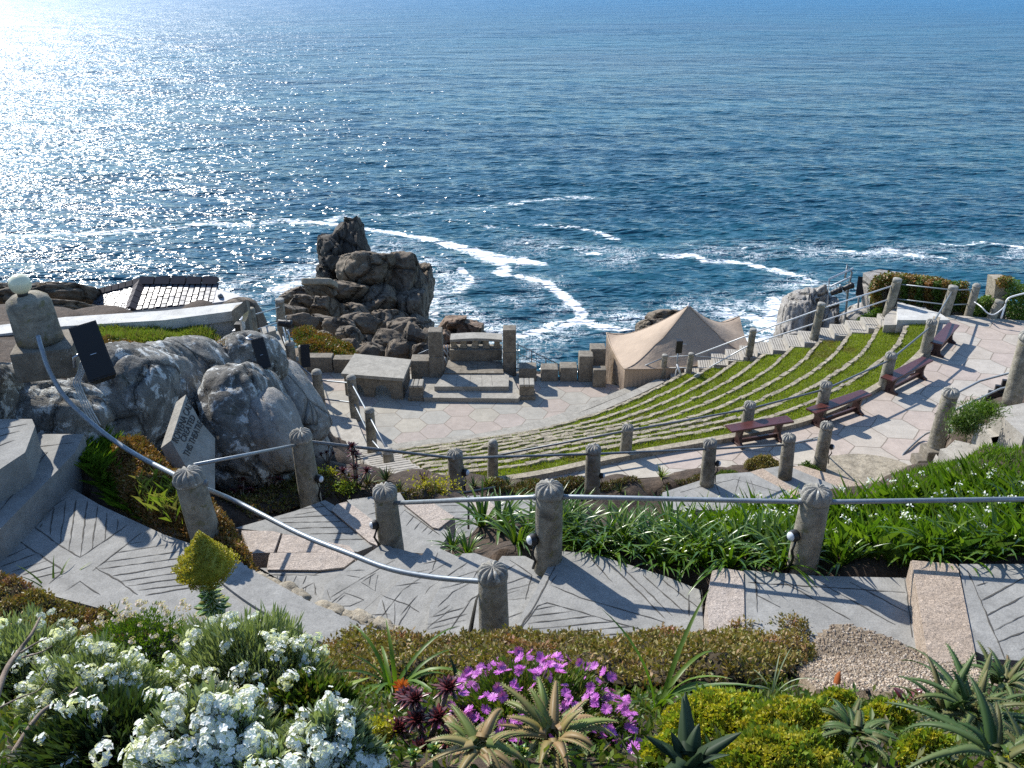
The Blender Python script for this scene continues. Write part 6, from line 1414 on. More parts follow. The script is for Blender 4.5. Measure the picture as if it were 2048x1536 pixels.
class LB_:                                            # many ribbon leaves in one mesh
    def __init__(s): s.v = []; s.f = []
    def leaf(s, base, az, el, L, W, droop, n=7, fold=.25, thick=0.0, teeth=0, tip=1.0, twist=0.0, prof=None):
        d = V((math.cos(az)*math.cos(el), math.sin(az)*math.cos(el), math.sin(el))); p = V(base); side0 = V((-math.sin(az), math.cos(az), 0)); o = len(s.v); ang = el; k = 4 if thick else 3; tt = []
        for i in range(n+1):
            t = i/n; ang = el - droop*t**1.2; dd = V((math.cos(az)*math.cos(ang), math.sin(az)*math.cos(ang), math.sin(ang))); up = side0.cross(dd) * -1
            if up.z < 0 and abs(ang) < 1.5: up = -up
            w = W*(prof(t) if prof else (min(1, .55+1.6*t)*(1-t**2.2)**.8 if t < 1 else 0))*.5
            sd = side0*math.cos(twist*t) + up*math.sin(twist*t)
            s.v += [p - sd*w, p - up*(fold*w), p + sd*w]
            if thick: s.v[-2] = p - up*(thick*(1-t)+.002); s.v.append(p + up*(thick*.15*(1-t)))
            if i: 
                a = o+(i-1)*k; b = o+i*k
                if thick: s.f += [(a, a+1, b+1, b), (a+1, a+2, b+2, b+1), (a+3, b+3, b+2, a+2), (a, b, b+3, a+3)]
                else: s.f += [(a, a+1, b+1, b), (a+1, a+2, b+2, b+1)]
            if teeth and 0 < i < n:
                for sgn in (-1, 1):
                    for q in range(teeth):
                        e = p + sd*w*.97*sgn + dd*(L/n)*(q/teeth); tt.append([e - dd*.004, e + sd*sgn*.006 + dd*.004, e + dd*.004, e + dd*.001])
            p = p + dd*(L/n)
        for q4 in tt:
            m = len(s.v); s.v += q4; s.f.append((m, m+1, m+2, m+3))
    def build(s, name, mat, parent=None, loc=None):
        me = fastmesh(name, np.array([tuple(x) for x in s.v]), np.array(s.f), M[mat], smooth=True); return link(name, me, parent, loc)
def strap_mesh(seed, n, L, W, spread=1.0):
    rr = random.Random(seed); b = LB_()
    for i in range(n):
        t = i/n; az = rr.uniform(0, 6.283); el = 1.45 - spread*t*rr.uniform(.5, 1.0); l = L*rr.uniform(.65, 1.1)
        b.leaf((math.cos(az)*.03, math.sin(az)*.03, -.02), az, el, l, W*rr.uniform(.8, 1.15), rr.uniform(.7, 1.9), n=7, fold=.35, prof=lambda q: (1-q**3)*.95+.05*(1-q))
    me = fastmesh('foliage', np.array([tuple(x) for x in b.v]), np.array(b.f), M['strap'], smooth=True); return me
SM = [strap_mesh(300+i, 26, .50, .030) for i in range(5)]
spots = [(1120,1080),(1160,1078),(1230,1098),(1290,1112),(1360,1128),(1410,1125),(1470,1120),(1540,1120),(1580,1120),(1110,1065),(1270,1075),(1330,1090),(1000,1060),(965,1050),(1035,1090),(1150,1095),(1200,1112),(1262,1100),(1325,1135),(1385,1120),(1300,1085),(1215,1075),(1140,1065),(1380,1080),(1455,1140),(1510,1120),(1560,1135),(1480,1090),(1440,1070),(1680,1130),(1810,1130),(1865,1120),(1930,1125),(1985,1120),(2045,1115),(1890,1080),(1950,1075),(2020,1070),(1840,1085),(2100,1100),(1100,1050),(1250,1060),(1340,1062),(1700,1090),(1780,1080),(1970,1045),(1915,1050),(2060,1050),(1060,1065),(1175,1120),(1350,1108),(1530,1100),(1420,1105),(1600,1090)]
for i, (a, b) in enumerate(spots):
    p = hit(a, b); lab = 'dark green strap leaved clump ' + ('between the two posts with round lamps' if a < 1560 else 'right of the leaning post, among white bells')
    root = empty('strap_leaf_clump', p, lab, 'plant', 'strap leaved clumps ' + ('left of' if a < 1560 else 'right of') + ' the leaning right post', R.uniform(0, 6)); s_ = R.uniform(.85, 1.12); root.scale = (s_, s_, s_); link('foliage', SM[i % 5], root)
for (a, b, s_, lb) in ((905,1098,.55,'small strap leaved plant right of the post at the path corner'),(935,1110,.62,'second small strap leaved plant, by the saw tooth step edge')):
    root = empty('strap_leaf_clump', hit(a, b), lb, 'plant'); root.scale = (s_, s_, s_); link('foliage', SM[1], root)
yb = LB_(); rr = random.Random(5)
for i in range(26): yb.leaf((0, 0, 0), rr.uniform(0, 6.3), rr.uniform(.5, 1.45), rr.uniform(.3, .5), .055, rr.uniform(.2, 1.2), fold=.3)
root = empty('broad_leaf_plant', hit(1745,1100), 'yellow green broad leaved plant right of the leaning post among white bells', 'plant'); yb.build('foliage', 'lime', root)
# foreground strap plants
for (a, b, s_, lb, nl) in ((1312,1425,.55,'loose light green strap plant in front of the stonecrop, right of the magenta daisies',14),(790,1392,.50,'arching green strap plant above the orange flower',16),(1545,1395,.35,'wispy blue green blades at the corner of the gravel patch',9),(120,1215,.5,'green arching blades beside the orange flowers at far left',18)):
    bb = LB_(); rr = random.Random(a)
    for i in range(nl): bb.leaf((rr.uniform(-.02,.02), rr.uniform(-.02,.02), 0), rr.uniform(0, 6.3), rr.uniform(.7, 1.5), s_*rr.uniform(.6, 1.1), .022*(1 if s_ > .4 else .3), rr.uniform(.8, 2.4), n=9, fold=.3, prof=lambda q: 1-q**3)
    root = empty('strap_leaf_plant', hit(a, b), lb, 'plant'); bb.build('foliage', 'bright_grass' if s_ > .4 else 'silver', root)

# --- shrubs with flower heads
def floret_cluster(seed, r, n, pl, mat):
    rr = np.random.default_rng(seed); d = unit(rr.normal(size=(n, 3)) + [0, 0, .35]); c = d*r*rr.uniform(.45, 1.2, n)[:, None]*(np.array([.8, .8, 1.35]) if r > .03 else np.array([1.15, 1.15, .75])) + rr.normal(size=(n, 3))*r*.12; V_ = []; 
    for k in range(n):
        t = unit(np.cross(d[k:k+1], rr.normal(size=(1, 3))))[0]; b = np.cross(d[k], t); a0 = rr.uniform(0, 6.3)
        for j in range(5):
            a = a0 + j*1.2566; e = t*math.cos(a)+b*math.sin(a); s = -t*math.sin(a)+b*math.cos(a)
            V_ += [c[k], c[k]+e*pl*.6+s*pl*.42+d[k]*pl*.2, c[k]+e*pl+d[k]*pl*.05, c[k]+e*pl*.6-s*pl*.42+d[k]*pl*.2]
    V_ = np.array(V_); return fastmesh('flower_cluster', V_, np.arange(len(V_)).reshape(-1, 4), M[mat])
FC = [floret_cluster(i, .026, 15, .013, 'white_petal') for i in range(3)] + [floret_cluster(9+i, .034, 62, .0125, 'white_petal') for i in range(3)]
def shrub(name, label, base, rad, nleaf, L, W, mat, flowers=None, nfl=0, big=False, up=.9, cat='shrub', dark='darkleaf', fs=1.0, group=None, face=.35, inner=True):
    """base: world point; rad: (rx, ry, rz) of the mound above it"""
    root = empty(name, base, label, cat, group); rx, ry, rz = rad
    d = unit(rng.normal(size=(nleaf, 3))); d[:, 2] = np.abs(d[:, 2]); d = unit(d); lump = 1+.16*np.sin(d[:, 0]*7+base.x*9)*np.sin(d[:, 1]*6+2)+.10*np.sin(d[:, 0]*15)*np.cos(d[:, 1]*13)
    p = d*np.array([rx, ry, rz])*(lump*rng.uniform(.62, 1.0, nleaf)**.6)[:, None]
    dirs = unit(d*[1, 1, .6] + rng.normal(size=(nleaf, 3))*.35 + [0, 0, up])
    v, f = leaves(p, dirs, L*rng.uniform(.6, 1.3, nleaf), W*rng.uniform(.7, 1.2, nleaf), .08); link('foliage', fastmesh('foliage', v, f, M[mat]), root)
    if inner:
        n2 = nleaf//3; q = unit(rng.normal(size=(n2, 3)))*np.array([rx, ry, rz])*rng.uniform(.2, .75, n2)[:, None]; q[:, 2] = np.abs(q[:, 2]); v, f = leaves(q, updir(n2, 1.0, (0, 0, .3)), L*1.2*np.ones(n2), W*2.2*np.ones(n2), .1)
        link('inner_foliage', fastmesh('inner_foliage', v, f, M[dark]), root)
    for k in range(nfl):
        a = R.uniform(0, 6.283); zz = R.uniform(.15, 1)**.8; e = V((math.cos(a)*math.sqrt(1-zz*zz), math.sin(a)*math.sqrt(1-zz*zz) - face, zz)).normalized()
        if e.z < 0.05: e.z = .05
        q = V((e.x*rx, e.y*ry, e.z*rz))*R.uniform(.98, 1.14) + V((0, 0, L*.35)); o = link('flower_cluster', R.choice(flowers), root, q); s_ = fs*R.uniform(.7, 1.2); o.scale = (s_*R.uniform(.8, 1.2), s_, s_*R.uniform(.7, 1.4)); o.rotation_euler = (R.uniform(-.8, .8), R.uniform(-.8, .8), R.uniform(0, 6))
    return root
def shrub_px(name, label, cx, ybase, wpx, hpx, *a, Y=None, **k):
    p = hit(cx, ybase) if Y is None else PY(cx, ybase, Y); dep = proj(p)[2]; rx = wpx*dep/F_PX/2; rz = hpx*dep/F_PX/CP*.8
    return shrub(name, label, p, (rx, rx*.75, rz), *a, **k)
gW = 'white flowering shrubs in the foreground'
shrub_px('white_flower_shrub', 'silvery shrub with loose white flowers at the far left edge', 60, 1400, 300, 190, 5200, .055, .010, 'silver', FC[:3], 80, fs=.85, group=gW)
shrub_px('white_flower_shrub', 'low silvery shrub with white flowers between the branches and the little tree aloe', 200, 1440, 270, 160, 4800, .055, .010, 'silver', FC[:3], 76, fs=.85, group=gW)
shrub_px('white_flower_shrub', 'upright pale green shrub crowned with white flowers, in front of the conical flower head', 505, 1420, 330, 215, 8500, .075, .009, 'silver', FC[:3], 95, fs=.9, up=1.5, group=gW)
shrub_px('white_flower_shrub', 'dark shaded shrub with a few white flower heads at lower left', 235, 1530, 300, 130, 3800, .06, .014, 'darkleaf', FC[:3], 14, fs=1.1, group=gW)
shrub_px('white_stock', 'dense heads of big white double flowers at bottom left centre', 430, 1560, 270, 190, 3600, .06, .014, 'silver', FC[3:], 40, fs=1.0, group=gW)
shrub_px('white_stock', 'big white double flowers just left of the dark red rosettes', 665, 1560, 170, 165, 2600, .06, .014, 'silver', FC[3:], 24, fs=.95, group=gW)
shrub_px('white_stock', 'low spreading white flower heads along the bottom edge', 530, 1600, 220, 120, 2200, .06, .014, 'silver', FC[3:], 26, fs=.9, group=gW)
shrub_px('leafy_shrub', 'dark leafy shrub under the white flowers right of centre left', 620, 1450, 180, 110, 3000, .05, .018, 'herb', FC[:3], 10, fs=.9)
# green cushion with pale pink flowers
cush = shrub_px('cushion_plant', 'bright green cushion fringed with pale pink flowers around the little tree aloe', 300, 1335, 260, 120, 7000, .03, .008, 'bright_grass', [floret_cluster(40+i, .02, 8, .011, 'pale_petal') for i in range(2)], 0, cat='cushion plant', up=.6)
PKF = [floret_cluster(40+i, .022, 9, .011, 'pale_petal') for i in range(3)]
_dp = proj(cush.location)[2]/F_PX; _rx = 260*_dp/2; _rz = 120*_dp/CP*.8
for k in range(88):
    e = V((R.gauss(.15, .8), R.gauss(.45, .6), abs(R.gauss(.6, .4)))).normalized()
    o = link('flower_cluster', R.choice(PKF), cush, V((e.x*_rx, e.y*_rx*.75, e.z*_rz))*R.uniform(1.05, 1.3)); o.scale = [R.uniform(.7, 1.2)]*3
# conical aeonium flower head
p0 = PY(425, 1210, 4.35); root = empty('conical_flower', p0, 'cone shaped olive yellow flower head rising from a glossy green rosette', 'flowering succulent'); s_ = proj(p0)[2]/F_PX
cs = MB(); cs.tube([(0, 0, -.1), (0, 0, .10), (0.0, 0, .34)], [.022, .018, .012], 8); cs.build('stem', M['aeonium'], root)
n = 7000; t = rng.random(n)**.55; a = rng.uniform(0, 6.283, n); H = 98*s_/CP; base_h = 62*s_/CP; rmax = 56*s_
lump = 1+.22*np.sin(a*5+t*14)*np.sin(t*17+a*2)
rr_ = rmax*np.clip(t*1.25, 0, 1)*lump*np.where(t > .85, 1-(t-.85)*2.2, 1)*rng.uniform(.8, 1.03, n); z = base_h + H*(1-t)
p = np.stack([np.cos(a)*rr_, np.sin(a)*rr_, z], 1); v, f = leaves(p, unit(np.stack([np.cos(a), np.sin(a), np.full(n, .9)], 1)+rng.normal(size=(n, 3))*.5), .014*np.ones(n), .010*np.ones(n), 0)
link('flower_head', fastmesh('flower_head', v, f, M['olive_head']), root)
ic = MB(); ic.lathe([(.01, base_h+H*.1), (rmax*.75, base_h+H*.12), (rmax*.82, base_h+H*.25), (rmax*.5, base_h+H*.55), (rmax*.18, base_h+H*.85), (.002, base_h+H*.95)], n=18); ic.build('flower_core', M['olive_head'], root)
b = LB_(); rr = random.Random(8)
for i in range(90):
    q = i/90; b.leaf((0, 0, base_h*1.15*q), i*2.4, .15+q*.5, (.10-.05*q)*rr.uniform(.85, 1.1), .040-.012*q, .2, n=4, fold=.2, thick=.006, prof=lambda x: (.5+.9*x)*(1-x**4))
b.build('leaf_rosette', 'aeonium', root)
b = LB_()
for i in range(16): b.leaf((0, 0, -.02), i*.8, .2, .12, .065, .3, n=4, fold=.2, thick=.008, prof=lambda x: (.5+.9*x)*(1-x**4))
b.build('basal_leaves', 'aeonium', root)
# little tree aloe
p0 = hit(245, 1290) + V((0, 0, .13)); root = empty('tree_aloe', p0, 'little single stemmed aloe with a pointed green star of leaves', 'aloe')
mb = MB(); mb.tube([(0, 0, -.25), (.003, 0, .05), (0, 0, .15)], [.011, .009, .008], 8); mb.build('stem', M['bark'], root)
b = LB_(); rr = random.Random(3)
for i in range(11): b.leaf((0, 0, .14), i*2.4, 1.35-.1*i, .13*rr.uniform(.8, 1.1), .026, -.15+.05*i, n=5, thick=.005, prof=lambda q: (1-q)**.8)
b.build('leaf_rosette', 'bright_grass', root)
# daisies
def daisy(seed, mat, r=.026, n=17):
    rr = random.Random(seed); b = LB_()
    for i in range(n): b.leaf((0, 0, 0), i*6.283/n+rr.uniform(-.08, .08), .25+rr.uniform(-.1, .15), r*rr.uniform(.88, 1.08), r*.26, .25, n=3, fold=.1, prof=lambda q: .5+.6*q if q < .85 else .55)
    return fastmesh('daisy_flower', np.array([tuple(x) for x in b.v]), np.array(b.f), M[mat], smooth=True)
DZ = [daisy(i, 'purple_petal', .023) for i in range(3)]
root = shrub_px('magenta_daisies', 'mound of magenta daisies at the foot of the nearest post', 1065, 1480, 330, 150, 6500, .045, .010, 'herb', None, 0, cat='daisy plant', up=.7)
_dp = proj(root.location)[2]/F_PX; _rx = 330*_dp/2; _rz = 150*_dp/CP*.8
for k in range(94):
    while True:
        e = V((R.gauss(0, .9), R.gauss(-.2, .9), abs(R.gauss(.6, .7)))).normalized()
        if e.z > .12 and not (e.x < .1 and e.z < .5 and R.random() < .6): break
    q = V((e.x*_rx, e.y*_rx*.75, e.z*_rz))*R.uniform(1.18, 1.34); o = link('daisy_flower', R.choice(DZ), root, q)
    s_ = R.uniform(.65, 1.0); o.scale = (s_, s_, s_); o.rotation_euler = (R.uniform(.1, .9), R.uniform(-.5, .5), R.uniform(0, 6))
ev, ef, off_ = [], [], 0
dm = DZ[0]; dv = np.array([tuple(v.co) for v in dm.vertices]); df = np.array([tuple(p_.vertices) for p_ in dm.polygons])
for k in range(150):
    e = V((R.gauss(0, .9), R.gauss(-.1, .9), abs(R.gauss(.6, .7)))).normalized(); q = V((e.x*_rx, e.y*_rx*.75, e.z*_rz))*R.uniform(1.06, 1.3)
    Rm = np.array(Euler((R.uniform(-.1, 1.0), R.uniform(-.6, .6), R.uniform(0, 6))).to_matrix()); ev.append((dv*R.uniform(.55, .95)) @ Rm.T + np.array(q)); ef.append(df + off_); off_ += len(dv)
tag(link('daisy_flowers', fastmesh('daisy_flowers', np.concatenate(ev), np.concatenate(ef), M['purple_petal'], smooth=True), root), kind='stuff')
for i, (a, b_) in enumerate(((1185,1425),(1180,1445),(1225,1440),(1095,1428),(1210,1455),(1268,1500))):
    o = link('daisy_flower', DZ[i % 3], root, hit(a, b_, .05) + V((0, 0, .05)) - root.location); o.rotation_euler = (.5, 0, i)
# orange flowers
OZ = daisy(77, 'orange_petal', .030, 22)
for a, b_, Y, lb, s_ in ((803,1374,2.9,'single bright orange flower near the dark red rosettes',1.2),(25,1178,3.9,'orange flower at the left edge above the white shrub',1.1),(80,1236,3.7,'small orange flower head among the white flowers at far left',.7)):
    p0 = hit(a, b_, .14) + V((0, 0, .14)); root = empty('orange_flower', p0, lb, 'orange flower'); m = MB(); m.tube([(0, 0, 0), (.01, .02, -.1), (.0, .03, -.28)], .003, 5); m.build('stem', M['herb'], root)
    for k in range(2): o = link('petals', OZ, root, V((0, 0, .004*k))); o.scale = [s_*(1-.3*k)]*3; o.rotation_euler = (.5+.3*k, .1, k)
# dark red rosettes
def rosette(label, p0, mat, r, heads, leafW=.28, n=34, stem=.18, name='dark_red_rosette', cat='succulent', group=None, tip=.9):
    root = empty(name, p0, label, cat, group); b = LB_(); m = MB(); rr = random.Random(int(p0.x*1000) & 999)
    for hx, hy, hz in heads:
        m.tube([(0, 0, -.05), (hx*.5, hy*.5, hz*.4), (hx, hy, hz)], [.014*r*12, .012*r*12, .010*r*12], 7)
        for i in range(n):
            q = i/n; b.leaf((hx, hy, hz), i*2.4, 1.4-1.5*q, r*(.45+.6*q)*rr.uniform(.85, 1.1), r*leafW, .25, n=4, fold=.2, thick=.003, prof=lambda x: (.45+.9*x)*(1-x**tip*.0)*(1-x**4))
    b.build('leaf_rosette', mat, root); m.build('stem', M['bark'], root); return root
rosette('cluster of shiny dark maroon rosettes left of the spotted aloes', hit(850,1490), 'maroon', .062, [(-.03,.05,.15),(.05,0,.12),(-.08,-.02,.09),(.08,.08,.17),(.0,-.08,.07),(.10,-.05,.08),(-.02,.0,.11),(-.06,.09,.12),(.13,.03,.1)])
for i, (a, b_, Y, sz, lb) in enumerate(((498,905,9.3,.5,'dark maroon rosette on a stalk against the pale boulder'),(540,965,8.9,.9,'group of dark maroon rosettes left of the starry topped post'),(485,985,8.6,.8,'dark maroon rosettes low in the shade of the bed'),(655,905,10.8,.7,'dark maroon rosettes right of the starry topped post'),(712,955,10.4,1.2,'tall dark maroon flower spike in the small bed by the landing'))):
    p0 = hit(a, b_+22)
    rosette(lb, p0, 'maroon', .10*sz, [(0,0,.25*sz),(.12*sz,.05,.18*sz),(-.12*sz,0,.2*sz),(.02,.1,.34*sz)] + ([(0,0,.42*sz),(0,0,.50*sz),(0,0,.14)] if i == 4 else []), n=22)
# yellow green cones & patches
def tuft_px(label, cx, cy, w, h, Y, n, L, W, mat, name='succulent_patch', cat='succulent'):
    if Y > 5: Y = min(Y, hit(cx, cy+h*.3).y)
    c = PY(cx, cy, Y); q = proj(c)[2]/F_PX; p = rng.normal(size=(n, 3))*[w*q*.28, w*q*.2, h*q*.25]; v, f = leaves(p, updir(n, .8), L*rng.uniform(.6, 1.2, n), W*np.ones(n), .05)
    return tag(link(name, fastmesh(name, v, f, M[mat]), None, c), label, cat, kind='stuff' if 'patch' in name else None)
tuft_px('bright yellow sedum patch right of the starry topped post', 650, 950, 46, 26, 9.6, 500, .03, .022, 'yellow')
tuft_px('yellow green sedum patch below the dark maroon spike', 688, 975, 50, 26, 9.2, 420, .03, .022, 'lime')
tuft_px('yellow sedum patch in front of the lower path post beside small aloes', 868, 972, 90, 20, 10.8, 600, .04, .025, 'yellow')
tuft_px('acid green upright cone of tiny leaves left of the maroon rosettes', 762, 1470, 44, 80, 2.05, 700, .014, .011, 'yellow')
tuft_px('green bush by the pale stairs beside the thick post', 1932, 846, 56, 50, 14.3, 3600, .10, .014, 'hedge', 'bush', 'bush')
tuft_px('grassy top of the bush beside the thick post, nearer the stairs', 1965, 822, 60, 30, 14.6, 2200, .11, .014, 'bright_grass', 'bush', 'bush')
cover('edging_plants', 'mixed low plants on the soil strip between the lower path posts and the walkway', 'ground cover', [tuple(hit(a, b)) for a, b in ((960,972),(1100,965),(1250,960),(1400,952),(1430,962),(1330,975),(1150,985),(1000,990))], .10, 2300, .05, .018, 'bedmix', base='soil', edge=.3, clus=(4, .4), droop=.05)
cover('stonecrop_mound', 'mound of rust and olive stonecrop beside the post below the benches', 'ground cover', [tuple(P(a, b, -9.2)) for a, b in ((1488,932),(1500,908),(1540,902),(1562,910),(1570,935),(1530,948))], .30, 1500, .05, .02, 'heath', edge=.45)
cover('stonecrop_mound', 'small green clump at the right foot of the post below the benches', 'ground cover', [tuple(P(a, b, -9.3)) for a, b in ((1590,935),(1600,918),(1632,922),(1640,940),(1610,946))], .18, 700, .05, .018, 'hedge', edge=.3)
cover('stonecrop_mound', 'small green tuft at the left foot of the fan shaped step', 'ground cover', [tuple(P(a, b, -9.1)) for a, b in ((1430,950),(1440,936),(1475,936),(1480,948),(1450,956))], .14, 400, .05, .02, 'herb', edge=.3)
cover('edging_plants', 'mixed dark and rusty succulents in the shady bed below the pale boulders', 'ground cover', [tuple(hit(a, b)) for a, b in ((440,1000),(470,960),(540,950),(640,955),(720,975),(800,985),(900,985),(860,1000),(700,1000),(640,1005),(590,1020),(500,1045))], .10, 2600, .045, .018, 'bedmix', base='soil', edge=.2, clus=(6, .45), droop=.05)
for i, (a, b_, Y, s_, mt) in enumerate(((692,968,9.6,.20,'berry'),(735,962,9.9,.20,'aloe_green'),(772,952,10.4,.24,'aloe_green'),(755,985,9.3,.2,'berry'),(800,975,10.0,.18,'aloe_green'),(848,960,11.2,.24,'berry'),(975,968,12.0,.26,'lime'),(948,965,11.8,.22,'aloe_green'),(1016,965,12.3,.24,'aloe_green'),(1322,948,14.3,.30,'lime'),(1045,970,12.3,.2,'herb'),(1240,975,12.5,.2,'herb'),(590,990,8.6,.2,'lime'),(560,935,8.9,.3,'lime'),(600,900,9.4,.3,'lime'),(520,1010,8.2,.2,'berry'),(1495,915,14.8,.22,'berry'),(730,1010,8.9,.15,'lime'))):
    b = LB_(); rr = random.Random(i)
    for k in range(20): b.leaf((0, 0, 0), k*2.4, rr.uniform(.35, 1.3), s_*rr.uniform(.7, 1.1), s_*.13, rr.uniform(-.2, .5), n=4, thick=.006, prof=lambda q: (1-q)**.7)
    side = 'left of the lower path' if a < 640 else ('between the landing and the first lower post' if a < 900 else 'along the terrace edge')
    root = empty('small_aloe', hit(a, b_+8), 'small spiky aloe %s' % side, 'aloe', 'small aloes ' + side); b.build('leaf_rosette', mt, root)
# big toothed aloes
def aloe(label, px, py, Y, L, W, n, mat, seed, elr=(.1, 1.3), dr=(.8, 2.0), name='aloe', tilt=0, teeth=2):
    root = empty(name, hit(px, py, .08) + V((0, 0, .08)), label, 'aloe'); b = LB_(); rr = random.Random(seed); heads = [(0, 0, 0)] if not teeth else [(0, 0, 0), (rr.uniform(-.1, .1), rr.uniform(-.06, .08), -.03)]
    for hx, hy, hz in heads:
        for i in range(n if hx == 0 else n//2):
            q = i/n; az = i*2.4+rr.uniform(-.35, .35)
            b.leaf((hx+math.cos(az)*.02, hy+math.sin(az)*.02, hz+q*.03), az, elr[1]-(elr[1]-elr[0])*q+rr.uniform(-.2, .2), L*(.5+.5*q)*rr.uniform(.7, 1.15), W*rr.uniform(.7, 1.05), rr.uniform(*dr), n=10, thick=W*.16, teeth=teeth, twist=rr.uniform(-.7, .7), fold=.35, prof=lambda x: (1-x)**.75*(.85+.2*x))
    b.build('leaf_rosette', mat, root); return root
aloe('spotted aloe with arching toothed bronze leaves at bottom centre', 1105, 1478, 2.22, .27, .050, 18, 'aloe', 11)
aloe('leggy aloe with twisted bronze tipped leaves left of the spotted aloe', 965, 1425, 2.40, .22, .042, 20, 'aloe', 12, (-.1, 1.3), (.5, 1.9))
aloe('drooping bronze aloe at the bottom left of the spotted one', 960, 1500, 2.2, .22, .042, 14, 'aloe', 13, (-.3, .9), (.6, 1.8))
aloe('big green aloe with long curved toothed leaves at the right edge', 1945, 1435, 2.55, .38, .055, 22, 'aloe_green', 14, (0, 1.35), (.7, 2.0))
aloe('second green aloe cut by the bottom right corner', 1990, 1520, 2.3, .32, .05, 16, 'aloe_green', 15, (0, 1.2), (.7, 2.0))
aloe('tall green aloe behind the big one at right, leaf tips over the paving', 2010, 1370, 2.75, .30, .045, 16, 'aloe_green', 16, (.1, 1.35), (.8, 2.1))
aloe('small arching aloe in the yellow green spurge at lower right', 1712, 1475, 2.35, .18, .034, 14, 'aloe_green', 17, (0, 1.1), (.9, 2.2))
aloe('dark smooth agave with pointed leaves right of the spotted aloe', 1375, 1535, 2.15, .19, .070, 13, 'agave', 18, (.2, 1.25), (-.15, .5), 'agave', teeth=0)
aloe('pale fleshy leaved plant behind the white flowers left of the orange flower', 665, 1395, 2.95, .15, .075, 10, 'lime', 19, (.2, 1.2), (-.1, .4), 'fleshy_plant', teeth=0)
aloe('silver striped leaves behind the leggy aloe', 928, 1400, 2.6, .20, .045, 7, 'agave', 20, (.9, 1.45), (-.1, .2), 'fleshy_plant', teeth=0)
def single_leaves(label, px, py, Y, specs, mat, name='fleshy_leaf'):
    root = empty(name, hit(px, py) + V((0, 0, .01)), label, 'leaf'); b = LB_()
    for az, el, L, W, dr in specs: b.leaf((0, 0, 0), az, el, L, W, dr, n=6, thick=.008, prof=lambda x: (.55+1.2*x)*(1-x**2.5))
    b.build('blades', mat, root)
single_leaves('upright orange brown leaf standing on the gravel', 1668, 1385, 2.95, [(0.3, 1.5, .13, .05, 0), (3.2, .5, .1, .05, .3), (-.4, .6, .08, .05, .2)], 'rust_leaf')
single_leaves('dark folded leaves lying on the gravel', 1815, 1410, 2.75, [(0.2, 1.1, .09, .06, .6), (2.6, .8, .09, .06, .5), (-1, .4, .08, .05, .3)], 'maroon')
# spurge mounds
gS = 'yellow green spurge mounds at lower right'
for i, (cx, yb_, w, h, lb) in enumerate(((1440,1480,230,95,'widest yellow green spurge mound, behind the agave'),(1590,1500,210,110,'yellow green spurge mound in the middle of the group'),(1560,1560,240,90,'yellow green spurge mound on the bottom edge'),(1672,1430,90,56,'small spurge dome below the orange brown leaf'),(1770,1455,100,60,'right hand spurge dome by the dark folded leaves'),(1330,1530,90,60,'small spurge clump left of the agave'),(2030,1575,110,70,'bright spurge clump in the bottom right corner'),(1850,1530,110,70,'greener spurge clump under the big aloe'))):
    r_ = shrub_px('spurge', lb, cx, yb_, w, h, int(w*22), .022, .013, 'lime', None, 0, group=gS, up=.8, dark='herb')
    dep = proj(r_.location)[2]/F_PX; rx = w*dep/2; n = int(w*16); d = unit(rng.normal(size=(n, 3))); d[:, 2] = np.abs(d[:, 2])+.1; d = unit(d)
    p = d*np.array([rx, rx*.75, h*dep/CP*.8])*(1.02+.1*np.sin(d[:, 0]*9)*np.sin(d[:, 1]*8))[:, None]; v, f = leaves(p, updir(n, .9), .014*np.ones(n), .012*np.ones(n), 0); link('flower_heads', fastmesh('flower_heads', v, f, M['yellow']), r_)
# blue green rosettes along the bottom
for i, (a, b_) in enumerate(((1010,1525),(1045,1532),(690,1530),(740,1535),(780,1528),(1450,1525),(1500,1532),(1545,1540),(1475,1545),(610,1545),(830,1540),(870,1530))):
    rosette('blue green fleshy rosette on the bottom edge ' + ('right of the agave' if a > 1300 else 'between white flowers and aloes'), hit(a, b_) + V((0, 0, .03)), 'silver' if a > 1300 else 'aeonium', .035, [(0, 0, .02)], leafW=.5, n=16, name='fleshy_rosette', group='fleshy rosettes on the bottom edge ' + ('right of the agave' if a > 1300 else 'between white flowers and aloes'))
# general low herbs filling the bed
bedpoly = [(-3.2,1.3),(3.4,1.3),(4.6,3.2),(4.4,4.0),(2.0,3.9),(.2,4.3),(-2.0,4.4),(-4.2,4.6),(-4.4,3.0)]
q = sample_poly([(a, b, 0) for a, b in bedpoly], 16000)
grav_px = [(1565,1345),(1600,1290),(1648,1238),(1700,1238),(1780,1262),(1860,1300),(1960,1345),(2080,1380),(1900,1420),(1700,1400),(1600,1400)]
GV = [tuple(P(*p_, -4.35)) if p_[1] < 1320 else tuple(hit(*p_)) for p_ in grav_px]
keep = ~inpoly(q[:, 0], q[:, 1], [(g_[0], g_[1]) for g_ in GV]); q = q[keep & (clump(q[:, 0], q[:, 1], 5) > .12)]
p = np.stack([q[:, 0], q[:, 1], gzv(q[:, 0], q[:, 1])], 1); k = 4; p4 = np.repeat(p, k, 0)+rng.normal(size=(len(p)*k, 3))*.02
v, f = leaves(p4, updir(len(p4), .9), .05*rng.uniform(.5, 1.4, len(p4)), .016*rng.uniform(.7, 1.4, len(p4)), .15); o1 = V(tuple(p.mean(0)))
tag(obj_arr('low_herbs', v, f, M['herb'], None, o1), 'mixed low leaves covering the soil of the foreground bed', 'ground cover', kind='stuff')
